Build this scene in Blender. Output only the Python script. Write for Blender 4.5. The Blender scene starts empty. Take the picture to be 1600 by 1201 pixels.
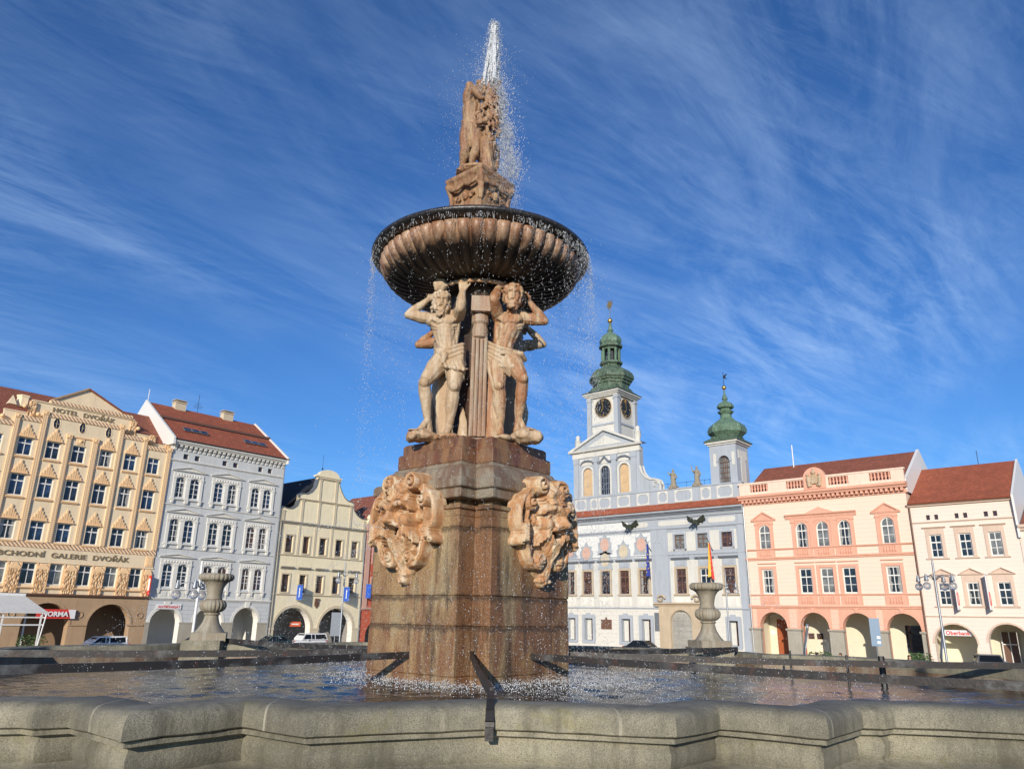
import bpy, bmesh, math, random
from mathutils import Vector, Matrix, noise, geometry
R = math.radians
PI = math.pi
random.seed(11)
scene = bpy.context.scene
COL = scene.collection
GZ = -2.0            # level of the square in front of the houses
EYE = 1.75           # height of the camera
SUN_E, SKY_S, EXPO, CLOUD = 4.8, .108, 0.06, (5.4, 7.4, 10.4, 1)
# ------------------------------------------------------------------ materials
class NT:
    def __init__(s, m):
        s.m = m; m.use_nodes = True; s.t = m.node_tree
        s.b = s.t.nodes['Principled BSDF']; s.n = s.t.nodes; s.l = s.t.links
    def add(s, kind, **kw):
        n = s.n.new(kind)
        for k, v in kw.items():
            if k.startswith('i_'):
                n.inputs[int(k[2:])].default_value = v
            else: setattr(n, k, v)
        return n
    def link(s, a, b): s.l.new(a, b)
    def coord(s, scale=(1, 1, 1), kind='Object'):
        c = s.add('ShaderNodeTexCoord'); m = s.add('ShaderNodeMapping')
        m.inputs['Scale'].default_value = scale
        s.link(c.outputs[kind], m.inputs['Vector']); return m.outputs[0]
    def noise(s, vec, scale, detail=5, rough=.6, dist=0.):
        n = s.add('ShaderNodeTexNoise')
        n.inputs['Scale'].default_value = scale; n.inputs['Detail'].default_value = detail
        n.inputs['Roughness'].default_value = rough; n.inputs['Distortion'].default_value = dist
        s.link(vec, n.inputs['Vector']); return n.outputs['Fac']
    def ramp(s, fac, stops):
        r = s.add('ShaderNodeValToRGB'); e = r.color_ramp.elements
        while len(e) < len(stops): e.new(.5)
        for k, (p, c) in enumerate(stops):
            e[k].position = p; e[k].color = (c[0], c[1], c[2], 1) if not isinstance(c, (int, float)) else (c, c, c, 1)
        s.link(fac, r.inputs[0]); return r.outputs[0]
    def mix(s, fac, a, b, mode='MIX'):
        m = s.add('ShaderNodeMix', data_type='RGBA', blend_type=mode)
        for sock, v in ((m.inputs[0], fac), (m.inputs[6], a), (m.inputs[7], b)):
            if isinstance(v, (int, float)): sock.default_value = v
            elif isinstance(v, tuple): sock.default_value = (v[0], v[1], v[2], 1)
            else: s.link(v, sock)
        return m.outputs[2]
    def math(s, op, a, b=0.):
        m = s.add('ShaderNodeMath', operation=op)
        for i, v in enumerate((a, b)):
            if isinstance(v, (int, float)): m.inputs[i].default_value = v
            else: s.link(v, m.inputs[i])
        return m.outputs[0]
    def bump(s, h, strength=.3, dist=.02):
        b = s.add('ShaderNodeBump'); b.inputs['Strength'].default_value = strength
        b.inputs['Distance'].default_value = dist; s.link(h, b.inputs['Height'])
        s.link(b.outputs[0], s.b.inputs['Normal'])
    def out(s, col=None, rough=.8, metal=0., spec=None):
        if col is not None:
            if isinstance(col, tuple): s.b.inputs['Base Color'].default_value = (*col[:3], 1)
            else: s.link(col, s.b.inputs['Base Color'])
        if isinstance(rough, (int, float)): s.b.inputs['Roughness'].default_value = rough
        else: s.link(rough, s.b.inputs['Roughness'])
        s.b.inputs['Metallic'].default_value = metal
        if spec is not None: s.b.inputs['Specular IOR Level'].default_value = spec
        return s.m
def newmat(name): return NT(bpy.data.materials.new(name))
def mul(c, k): return tuple(x * k for x in c)
def plaster(name, c, var=.13, rough=.85, bump=.15, streak=True):
    n = newmat(name); v = n.coord()
    f = n.noise(v, 1.1, 8, .65)
    col = n.mix(n.ramp(f, [(.3, 0), (.7, 1)]), mul(c, 1 - var), mul(c, 1 + var * .35))
    f2 = n.noise(n.coord((2.2, 2.2, .25)), 1.6, 6, .7)
    if streak: col = n.mix(n.ramp(f2, [(.5, 0), (.72, .55)]), col, (c[0] * .66, c[1] * .64, c[2] * .6))
    f4 = n.noise(n.coord((1, 1, .5)), .35, 5, .6); col = n.mix(n.ramp(f4, [(.45, 0), (.62, .35)]), col, (c[0] * .84, c[1] * .83, c[2] * .82))
    f3 = n.noise(v, 25, 4, .7)
    n.bump(f3, bump, .02)
    return n.out(col, rough)
def plain(name, c, rough=.6, metal=0., var=.1, spec=None):
    n = newmat(name); f = n.noise(n.coord(), 6, 4)
    col = n.mix(f, mul(c, 1 - var), mul(c, 1 + var))
    return n.out(col, rough, metal, spec)
M = {}
def stone_wet(name, tones, streak=(.5, .28), rough=.55, speck=.25, bump=.35, sc=1., vs=(.22, .5), joints=(), gr=70):
    """tones: pale, ochre, rust, dark"""
    n = newmat(name)
    v = n.coord(kind='Object')
    a = n.noise(n.coord((1.6 * sc, 1.6 * sc, vs[0] * sc)), 2.0, 8, .62, .6)
    b = n.noise(n.coord((5. * sc, 5. * sc, vs[1] * sc)), 1.3, 6, .65, .2)
    c = n.noise(v, 1.7 * sc, 6, .6, .5)
    col = n.mix(n.ramp(c, [(.35, 0), (.62, 1)]), tones[0], tones[1])
    col = n.mix(n.ramp(a, [(.4, 0), (.56, .9)]), col, tones[2])
    col = n.mix(n.ramp(b, [(streak[0], 0), (streak[0] + .14, streak[1] * 2)]), col, tones[3])
    if joints:
        sz = n.add('ShaderNodeSeparateXYZ'); n.link(v, sz.inputs[0]); wob = n.math('MULTIPLY', n.math('SUBTRACT', n.noise(n.coord((2, 2, .6)), 3., 6, .7), .5), .22)
        for z0 in joints:
            d_ = n.math('ABSOLUTE', n.math('SUBTRACT', n.math('ADD', sz.outputs['Z'], wob), z0)); col = n.mix(n.ramp(d_, [(.008, .75), (.06, 0)]), col, tones[3])
    sp = n.noise(v, gr * sc, 3, .8)
    col = n.mix(n.ramp(sp, [(.4, speck), (.52, 0)]), col, mul(tones[3], .5))
    col = n.mix(n.ramp(sp, [(.56, 0), (.68, speck)]), col, (min(1, tones[0][0] * 1.6), min(1, tones[0][1] * 1.6), min(1, tones[0][2] * 1.6)))
    h = n.noise(v, 22 * sc, 6, .7)
    n.bump(n.mix(.5, h, n.noise(v, 90, 2, .6)), bump, .03)
    rr = n.ramp(a, [(.35, rough + .15), (.65, rough - .2)])
    return n.out(col, rr)
M['pedestal'] = stone_wet('rust_stained_granite', ((.35, .28, .165), (.35, .225, .105), (.2, .085, .036), (.045, .027, .017)), (.5, .38), .55, .45, .7, .8, (.3, .7), (.98, 1.38, 2.33), 75)
M['cornice'] = stone_wet('grey_wet_granite', ((.25, .22, .17), (.27, .22, .15), (.17, .1, .06), (.06, .045, .035)), (.56, .25), .55, .4, .4)
M['block'] = stone_wet('brown_wet_granite', ((.22, .14, .085), (.27, .14, .06), (.16, .06, .03), (.045, .025, .018)), (.5, .33), .5, .5, .5, 1., (.6, 1.2))
M['mask'] = stone_wet('orange_stained_sandstone', ((.7, .58, .42), (.58, .4, .22), (.45, .2, .07), (.17, .09, .045)), (.56, .4), .6, .3, .6, 2.2)
M['mask_white'] = M['mask']
M['atlas'] = stone_wet('pale_carved_sandstone', ((.6, .49, .35), (.52, .41, .28), (.42, .28, .16), (.18, .12, .075)), (.58, .33), .65, .3, .55, 2.6)
M['atlas_rust'] = stone_wet('rusty_carved_sandstone', ((.56, .44, .3), (.47, .32, .18), (.32, .13, .05), (.16, .085, .045)), (.55, .4), .6, .3, .55, 2.2)
M['samson'] = stone_wet('wet_golden_sandstone', ((.47, .33, .19), (.38, .235, .12), (.28, .13, .06), (.1, .055, .035)), (.53, .42), .4, .25, .7, 2.6)
M['pilaster'] = stone_wet('grey_fluted_stone', ((.42, .34, .25), (.36, .3, .22), (.3, .16, .09), (.1, .08, .06)), (.55, .3), .6, .3, .4, 2.)
def bowl_mat():
    n = newmat('wet_bowl_stone_shaded_below'); v = n.coord()
    sep = n.add('ShaderNodeSeparateXYZ'); n.link(n.coord(), sep.inputs[0])
    a = n.noise(n.coord((4, 4, 1)), 1.6, 7, .65, .4)
    base = n.mix(n.ramp(a, [(.4, 0), (.62, 1)]), (.26, .125, .065), (.4, .27, .175))
    # the lower bowl is painted black for wet and underside shade, ragged upper edge
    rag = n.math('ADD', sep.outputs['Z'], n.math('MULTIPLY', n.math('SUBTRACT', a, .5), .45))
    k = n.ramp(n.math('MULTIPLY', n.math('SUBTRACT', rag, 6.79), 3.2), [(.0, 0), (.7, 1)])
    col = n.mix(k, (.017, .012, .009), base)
    w = n.noise(v, 9, 6, .75, 1.2)
    col = n.mix(n.ramp(w, [(.62, 0), (.72, .35)]), col, (.45, .4, .36))
    n.bump(n.noise(v, 30, 6, .7), .4, .02)
    return n.out(col, .34)
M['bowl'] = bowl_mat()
n = newmat('black_wet_rim'); v = n.coord()
w = n.noise(n.coord((5, 5, 1.2)), 5, 6, .75, 1.)
n.bump(n.noise(v, 18, 5, .7), .5, .02)
M['rim'] = n.out(n.mix(n.ramp(w, [(.5, 0), (.75, .45)]), (.022, .021, .022), (.22, .21, .2)), .22)
def basin_mat(name, dark=False):
    n = newmat(name); v = n.coord()
    a = n.noise(v, .8, 7, .65, .3); b = n.noise(v, 5., 6, .7); c = n.noise(v, 120, 3, .8)
    k = .5 if dark else .64
    col = n.mix(n.ramp(a, [(.4, 0), (.6, 1)]), mul((.22, .205, .15), k), mul((.46, .42, .3), k))
    col = n.mix(n.ramp(b, [(.45, 0), (.7, .55)]), col, mul((.2, .19, .14), k))
    col = n.mix(n.ramp(c, [(.38, .7), (.5, 0)]), col, mul((.1, .095, .07), k))
    col = n.mix(n.ramp(c, [(.56, 0), (.7, .6)]), col, mul((.62, .58, .46), k))
    y = n.noise(v, 1.6, 8, .75, .5)
    col = n.mix(n.ramp(y, [(.57, 0), (.68, .55)]), col, mul((.3, .27, .08), k))
    st = n.noise(n.coord((3, 3, .3)), 2, 6, .7)
    col = n.mix(n.ramp(st, [(.5, 0), (.66, .6)]), col, mul((.12, .11, .075), k))
    hh = n.mix(.5, n.noise(v, 45, 5, .75), n.noise(v, 9, 5, .65))
    n.bump(hh, .55, .02)
    return n.out(col, .8)
M['basin'] = basin_mat('weathered_basin_stone')
M['mortar'] = plain('pale_mortar', (.27, .25, .19), .9, var=.6)
M['urn'] = stone_wet('grey_urn_stone', ((.36, .33, .27), (.31, .28, .21), (.25, .21, .15), (.13, .12, .09)), (.58, .25), .75, .3, .4, 2.)
n = newmat('dark_weathered_iron'); v = n.coord()
c_ = n.mix(n.ramp(n.noise(v, 2.2, 6, .7), [(.52, 0), (.68, 1)]), (.028, .025, .024), (.12, .122, .12)); c_ = n.mix(n.ramp(n.noise(v, 6, 6, .7), [(.55, 0), (.7, .6)]), c_, (.1, .04, .025)); n.bump(n.noise(v, 30, 5), .4, .01)
M['iron'] = n.out(c_, .5, .2)
# tiles
def tiles(name, c, sc=(1, 1, 1)):
    n = newmat(name)
    br = n.add('ShaderNodeTexBrick'); br.offset = .5
    for i, val in (('Scale', 1.), ('Mortar Size', .02), ('Brick Width', .22), ('Row Height', .3), ('Bias', 0.)): br.inputs[i].default_value = val
    br.inputs['Color1'].default_value = (*mul(c, 1.2), 1); br.inputs['Color2'].default_value = (*mul(c, .72), 1)
    br.inputs['Mortar'].default_value = (*mul(c, .35), 1)
    n.link(n.coord((1, 1, 1), 'UV'), br.inputs['Vector'])
    f = n.noise(n.coord(), .9, 6, .7)
    col = n.mix(n.ramp(f, [(.35, .8), (.62, 0)]), br.outputs['Color'], mul(c, .55)); col = n.mix(n.ramp(n.noise(n.coord(), 5, 6, .75), [(.5, 0), (.68, .6)]), col, (c[0] * .5, c[1] * .8, c[2] * .9)); col = n.mix(n.ramp(n.noise(n.coord(), 12, 3, .7), [(.55, 0), (.7, .5)]), col, mul(c, 1.5))
    n.bump(br.outputs['Fac'], -.6, .05)
    return n.out(col, .8)
M['tile_red'] = tiles('red_clay_tiles', (.42, .11, .05))
M['tile_brown'] = tiles('brown_clay_tiles', (.32, .1, .055))
M['tile_black'] = tiles('black_slate_tiles', (.012, .013, .018))
n = newmat('copper_patina'); v = n.coord()
a = n.noise(n.coord((2, 2, .5)), 1.8, 7, .7, .3)
col = n.mix(n.ramp(a, [(.38, 0), (.6, 1)]), (.045, .058, .038), (.1, .165, .11))
col = n.mix(n.ramp(n.noise(v, 4, 5, .7), [(.6, 0), (.75, .5)]), col, (.07, .06, .035))
n.bump(n.noise(v, 8, 4), .2, .05); M['copper'] = n.out(col, .6)
n = newmat('copper_light'); a = n.noise(n.coord((2, 2, .5)), 2.5, 7, .7, .3)
M['copper_light'] = n.out(n.mix(n.ramp(a, [(.38, 0), (.6, 1)]), (.07, .105, .068), (.135, .235, .16)), .6)
M['gold'] = plain('gilded_metal', (.75, .42, .12), .3, .9)
M['darkmetal'] = plain('dark_painted_metal', (.03, .032, .036), .45, .3)
M['greymetal'] = plain('grey_painted_metal', (.3, .32, .34), .4, .5)
M['zinc'] = plain('zinc_sheet', (.25, .27, .29), .45, .6)
M['white'] = plain('white_paint', (.7, .69, .66), .5)
M['offwhite'] = plaster('off_white_plaster', (.76, .72, .6), .08)
M['asphalt'] = plain('asphalt', (.05, .05, .052), .85)
# house colours
M['hotel'] = plaster('warm_beige_plaster', (.8, .65, .44), .06)
M['hotel_orange'] = plaster('apricot_ornament_plaster', (.86, .57, .31), .08)
M['hotel_low'] = plaster('brown_beige_stucco', (.42, .285, .17), .12)
M['grey_wall'] = plaster('pale_blue_grey_plaster', (.55, .565, .565), .06)
M['grey_trim'] = plaster('light_grey_stucco', (.7, .68, .62), .08)
M['cream_wall'] = plaster('pale_yellow_plaster', (.8, .71, .5), .07)
M['cream_trim'] = plaster('beige_stucco_trim', (.58, .5, .36), .08)
M['red_wall'] = plaster('brick_red_plaster', (.5, .11, .06), .08)
M['pinkish'] = plaster('dusty_pink_plaster', (.56, .34, .27), .08)
M['th_blue'] = plaster('town_hall_blue_grey_plaster', (.37, .405, .45), .06)
M['th_white'] = plaster('town_hall_cream_plaster', (.6, .59, .54), .05)
M['th_sand'] = plaster('sandstone_frame', (.5, .4, .28), .15)
M['niche'] = plaster('ochre_fresco', (.6, .42, .24), .3)
M['salmon'] = plaster('pale_salmon_plaster', (.76, .59, .47), .06)
M['salmon_trim'] = plaster('salmon_stucco_trim', (.7, .37, .26), .08)
M['bank_wall'] = plaster('pale_pink_plaster', (.74, .62, .53), .05)
M['bank_trim'] = plaster('rosy_beige_trim', (.62, .47, .37), .06)
M['pier'] = plaster('grey_stone_pier', (.36, .33, .27), .15)
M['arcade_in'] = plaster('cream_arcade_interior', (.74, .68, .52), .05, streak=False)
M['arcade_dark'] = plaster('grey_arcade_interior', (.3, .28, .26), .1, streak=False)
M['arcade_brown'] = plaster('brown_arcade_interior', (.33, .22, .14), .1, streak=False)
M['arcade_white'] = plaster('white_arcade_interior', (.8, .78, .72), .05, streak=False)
M['reddoor'] = plain('red_brown_wood', (.35, .09, .03), .5)
M['wood'] = plain('brown_wood', (.14, .07, .045), .55)
def curtained(name):
    n = newmat(name); sp = n.add('ShaderNodeSeparateXYZ'); n.link(n.coord(), sp.inputs[0]); ax = n.math('ABSOLUTE', sp.outputs['X'])
    k = n.ramp(n.math('ADD', ax, n.math('MULTIPLY', n.noise(n.coord(), 1.2, 3), .5)), [(.5, 0), (.54, 1)]); fold = n.noise(n.coord((14, 1, .3)), 1., 2)
    return n.out(n.mix(k, (.02, .024, .03), n.mix(fold, (.2, .19, .17), (.42, .41, .38))), .12, 0, .6)
def glassy(name, c, rough=.06, var=.6):
    n = newmat(name); f = n.noise(n.coord(), .9, 3)
    f2 = n.noise(n.coord(), .35, 3)
    n.bump(f2, .08, .3)
    return n.out(n.mix(n.ramp(f, [(.4, 0), (.6, 1)]), mul(c, 1 - var), mul(c, 1 + var)), rough, 0, .7)
M['glass'] = glassy('dark_window_glass', (.018, .024, .04))
M['glass_blue'] = glassy('blue_reflecting_glass', (.02, .04, .09))
M['glass_grey'] = glassy('curtained_window_glass', (.16, .165, .16), .15, .35)
M['glass_brown'] = glassy('brown_curtained_glass', (.07, .035, .03), .15, .5)
M['glass_curtain'] = curtained('window_glass_with_side_curtains')
M['black'] = plain('black_paint', (.012, .012, .013), .4)
M['lampglass'] = plain('milky_lamp_glass', (.75, .74, .72), .12); M['lampglass'].node_tree.nodes['Principled BSDF'].inputs['Transmission Weight'].default_value = .75
# ------------------------------------------------------------------ mesh helper
class MB:
    def __init__(s): s.v = []; s.f = []; s.mi = []; s.uv = {}
    def add(s, vs, fs, mi=0):
        o = len(s.v); s.v += [tuple(v) for v in vs]
        for f in fs: s.f.append(tuple(i + o for i in f)); s.mi.append(mi)
        return o
    def box(s, x0, x1, y0, y1, z0, z1, mi=0):
        if x0 > x1: x0, x1 = x1, x0
        if y0 > y1: y0, y1 = y1, y0
        if z0 > z1: z0, z1 = z1, z0
        s.add([(x0, y0, z0), (x1, y0, z0), (x1, y1, z0), (x0, y1, z0), (x0, y0, z1), (x1, y0, z1), (x1, y1, z1), (x0, y1, z1)],
              [(0, 3, 2, 1), (4, 5, 6, 7), (0, 1, 5, 4), (1, 2, 6, 5), (2, 3, 7, 6), (3, 0, 4, 7)], mi)
        return s
    def poly(s, pts, y0, y1, mi=0):
        """polygon in x,z (counter-clockwise seen from the front), y0 front, y1 back"""
        n = len(pts)
        a = sum(pts[i][0] * pts[(i + 1) % n][1] - pts[(i + 1) % n][0] * pts[i][1] for i in range(n))
        if a < 0: pts = pts[::-1]
        vs = [(p[0], y0, p[1]) for p in pts] + [(p[0], y1, p[1]) for p in pts]
        s.add(vs, [tuple(range(n)), tuple(range(2 * n - 1, n - 1, -1))] + [(i, i + n, (i + 1) % n + n, (i + 1) % n) for i in range(n)], mi)
        return s
    def prof(s, x0, x1, pts, mi=0):
        """profile in (y,z) swept from x0 to x1"""
        n = len(pts)
        a = sum(pts[i][0] * pts[(i + 1) % n][1] - pts[(i + 1) % n][0] * pts[i][1] for i in range(n))
        if a < 0: pts = pts[::-1]
        vs = [(x0, p[0], p[1]) for p in pts] + [(x1, p[0], p[1]) for p in pts]
        s.add(vs, [tuple(range(n - 1, -1, -1)), tuple(range(n, 2 * n))] + [(i, (i + 1) % n, (i + 1) % n + n, i + n) for i in range(n)], mi)
        return s
    def lathe(s, prof, c=(0, 0, 0), n=24, rot=0., sx=1., sy=1., cap=True, mi=0, tilt=None):
        vs = []
        for r, z in prof:
            for k in range(n):
                a = 2 * PI * k / n + rot; p = Vector((r * math.cos(a) * sx, r * math.sin(a) * sy, z))
                if tilt is not None: p = tilt @ p
                vs.append((c[0] + p.x, c[1] + p.y, c[2] + p.z))
        fs = [(i * n + k, i * n + (k + 1) % n, (i + 1) * n + (k + 1) % n, (i + 1) * n + k) for i in range(len(prof) - 1) for k in range(n)]
        if cap: fs += [tuple(range(n - 1, -1, -1)), tuple((len(prof) - 1) * n + k for k in range(n))]
        s.add(vs, fs, mi); return s
    def tube(s, pts, r, n=8, mi=0):
        pts = [Vector(p) for p in pts]; rr = r if isinstance(r, (list, tuple)) else [r] * len(pts)
        vs = []
        for i, p in enumerate(pts):
            d = (pts[min(i + 1, len(pts) - 1)] - pts[max(i - 1, 0)]).normalized()
            u = d.cross(Vector((0, 0, 1)))
            if u.length < .05: u = d.cross(Vector((1, 0, 0)))
            u.normalize(); w = d.cross(u)
            for k in range(n):
                a = 2 * PI * k / n; vs.append(p + (u * math.cos(a) + w * math.sin(a)) * rr[i])
        m = len(pts)
        fs = [(i * n + k, i * n + (k + 1) % n, (i + 1) * n + (k + 1) % n, (i + 1) * n + k) for i in range(m - 1) for k in range(n)]
        fs += [tuple(range(n - 1, -1, -1)), tuple((m - 1) * n + k for k in range(n))]
        s.add(vs, fs, mi); return s
    def ball(s, c, r, n=10, mi=0, rot=None):
        rx, ry, rz = r if isinstance(r, (tuple, list)) else (r, r, r)
        vs = [Vector((0, 0, -rz))]; m = max(4, n // 2 + 1)
        for i in range(1, m):
            t = -PI / 2 + PI * i / m
            for k in range(n):
                a = 2 * PI * k / n; vs.append(Vector((rx * math.cos(t) * math.cos(a), ry * math.cos(t) * math.sin(a), rz * math.sin(t))))
        vs.append(Vector((0, 0, rz)))
        if rot is not None: vs = [rot @ v for v in vs]
        vs = [v + Vector(c) for v in vs]
        fs = [(0, 1 + (k + 1) % n, 1 + k) for k in range(n)]
        for i in range(m - 2):
            for k in range(n):
                a = 1 + i * n; b = a + n; fs.append((a + k, a + (k + 1) % n, b + (k + 1) % n, b + k))
        t = 1 + (m - 2) * n; fs += [(t + k, t + (k + 1) % n, t + n) for k in range(n)]
        s.add(vs, fs, mi); return s
    def cap(s, a, b, ra, rb, n=10, mi=0):
        """tapered capsule"""
        a = Vector(a); b = Vector(b); d = b - a; L = d.length or 1e-4
        q = d.to_track_quat('Z', 'Y').to_matrix()
        prof = [(ra * math.cos(t), ra * math.sin(t)) for t in (-1.25, -.8, -.4, 0)] + [(rb * math.cos(t), L + rb * math.sin(t)) for t in (0, .4, .8, 1.25)]
        s.lathe(prof, tuple(a), n, 0, mi=mi, tilt=q); return s
    def build(s, name, mat, parent=None, smooth=False, off=(0, 0, 0), angle=None):
        me = bpy.data.meshes.new(name)
        vs = s.v if off == (0, 0, 0) else [(v[0] - off[0], v[1] - off[1], v[2] - off[2]) for v in s.v]
        me.from_pydata(vs, [], s.f)
        mats = mat if isinstance(mat, (list, tuple)) else [mat]
        for m in mats: me.materials.append(m)
        if len(mats) > 1: me.polygons.foreach_set('material_index', s.mi)
        if smooth: me.polygons.foreach_set('use_smooth', [True] * len(me.polygons))
        me.update()
        if angle is not None: me.set_sharp_from_angle(angle=R(angle))
        o = bpy.data.objects.new(name, me); COL.objects.link(o)
        if parent is not None: o.parent = parent
        return o
def empty(name, loc, rz=0.):
    o = bpy.data.objects.new(name, None); COL.objects.link(o); o.location = loc; o.rotation_euler = (0, 0, rz); return o
def tag(o, label=None, cat=None, group=None, kind=None):
    if label: o['label'] = label
    if cat: o['category'] = cat
    if group: o['group'] = group
    if kind: o['kind'] = kind
    return o
def copy_tree(o, parent=None):
    c = o.copy(); COL.objects.link(c); c.parent = parent
    for ch in list(o.children): copy_tree(ch, c)
    return c
def remesh(mb, voxel, smooth=2, detail=None, name='tmp', cut=None):
    """join overlapping solids into one continuous skin; detail(v, n) returns a displacement"""
    me = bpy.data.meshes.new(name); me.from_pydata(mb.v, [], mb.f); me.update()
    o = bpy.data.objects.new(name, me); COL.objects.link(o)
    m = o.modifiers.new('r', 'REMESH'); m.mode = 'VOXEL'; m.voxel_size = voxel; m.use_smooth_shade = True
    co_ = None
    if cut is not None:
        cme = bpy.data.meshes.new('cut'); cme.from_pydata(cut.v, [], cut.f); cme.update(); co_ = bpy.data.objects.new('cut', cme); COL.objects.link(co_)
        mb_ = o.modifiers.new('c', 'BOOLEAN'); mb_.operation = 'DIFFERENCE'; mb_.solver = 'EXACT'; mb_.object = co_
        m3 = o.modifiers.new('r2', 'REMESH'); m3.mode = 'VOXEL'; m3.voxel_size = voxel; m3.use_smooth_shade = True
    if smooth:
        m2 = o.modifiers.new('s', 'SMOOTH'); m2.factor = .35; m2.iterations = smooth
    dg = bpy.context.evaluated_depsgraph_get(); dg.update()
    ev = o.evaluated_get(dg); res = bpy.data.meshes.new_from_object(ev)
    bpy.data.objects.remove(o); bpy.data.meshes.remove(me)
    if co_ is not None: bpy.data.objects.remove(co_)
    if detail:
        ns = [v.normal.copy() for v in res.vertices]
        co = [v.co.copy() for v in res.vertices]
        for i, v in enumerate(res.vertices):
            v.co = co[i] + detail(co[i], ns[i])
        res.update()
    res.polygons.foreach_set('use_smooth', [True] * len(res.polygons))
    return res
def meshobj(name, me, mat, parent=None):
    me.name = name; me.materials.clear(); me.materials.append(mat)
    o = bpy.data.objects.new(name, me); COL.objects.link(o); o.parent = parent; return o
def text_mesh(txt, size, depth, spacing=1., bold=0.):
    cu = bpy.data.curves.new('lettering', 'FONT'); cu.body = txt; cu.size = size; cu.extrude = depth
    cu.align_x = 'CENTER'; cu.align_y = 'CENTER'; cu.space_character = spacing; cu.offset = bold; cu.resolution_u = 3
    o = bpy.data.objects.new('lettering', cu); COL.objects.link(o)
    dg = bpy.context.evaluated_depsgraph_get(); dg.update()
    me = bpy.data.meshes.new_from_object(o.evaluated_get(dg))
    bpy.data.objects.remove(o); bpy.data.curves.remove(cu)
    return me
def text_obj(name, txt, loc, size, mat, parent, depth=.02, spacing=1., bold=0., width=None, tall=None):
    me = text_mesh(txt, size, depth, spacing, bold); o = meshobj(name, me, mat, parent)
    o.rotation_euler = (PI / 2, 0, 0); o.location = loc
    xs = [v.co.x for v in me.vertices]; ys = [v.co.y for v in me.vertices]
    sx = width / (max(xs) - min(xs)) if width else 1; sy = tall / (max(ys) - min(ys)) if tall else 1
    for v in me.vertices: v.co.x = (v.co.x - (max(xs) + min(xs)) / 2) * sx; v.co.y = (v.co.y - (max(ys) + min(ys)) / 2) * sy
    return o
def arch_pts(x0, x1, z0, z1, kind='rect', n=10):
    """outline of an opening, counter-clockwise from bottom left; z1 is the crown"""
    w = x1 - x0; c = (x0 + x1) / 2
    if kind == 'rect': return [(x0, z0), (x1, z0), (x1, z1), (x0, z1)]
    if kind == 'round': rise = w / 2
    elif kind == 'seg': rise = w * .22
    elif kind == 'oval':
        return [(c + w / 2 * math.cos(t), (z0 + z1) / 2 + (z1 - z0) / 2 * math.sin(t)) for t in [2 * PI * k / 16 for k in range(16)]]
    else: rise = kind
    pts = [(x0, z0), (x1, z0)]
    if abs(rise - w / 2) < 1e-6 or rise >= w / 2:
        pts += [(c + w / 2 * math.cos(t), z1 - rise + rise * math.sin(t)) for t in [PI * k / n for k in range(n + 1)]]
    else:
        rad = (w * w / 4 + rise * rise) / (2 * rise); a = math.asin(w / 2 / rad)
        pts += [(c + rad * math.sin(t), z1 - rad + rad * math.cos(t)) for t in [a - 2 * a * k / n for k in range(n + 1)]]
    return pts
def wall_front(mb, outline, holes, depth, y=0., mi=0, rmi=None):
    """front sheet at y with openings and reveals going back by depth"""
    loops = [[Vector((p[0], p[1], 0)) for p in outline]] + [[Vector((p[0], p[1], 0)) for p in h] for h in holes]
    tris = geometry.tessellate_polygon(loops)
    flat = [p for l in loops for p in l]
    vs = [(p.x, y, p.y) for p in flat]; fs = []
    for t in tris:
        a, b, c = [flat[i] for i in t]
        if (b - a).cross(c - a).z < 0: t = (t[0], t[2], t[1])
        fs.append(tuple(t))
    mb.add(vs, fs, mi)
    for k, h in enumerate(holes):
        d = depth[k] if isinstance(depth, list) else depth
        n = len(h); vs = [(p[0], y, p[1]) for p in h] + [(p[0], y + d, p[1]) for p in h]
        mb.add(vs, [(i, (i + 1) % n, (i + 1) % n + n, i + n) for i in range(n)], mi if rmi is None else rmi)
    return mb
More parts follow.
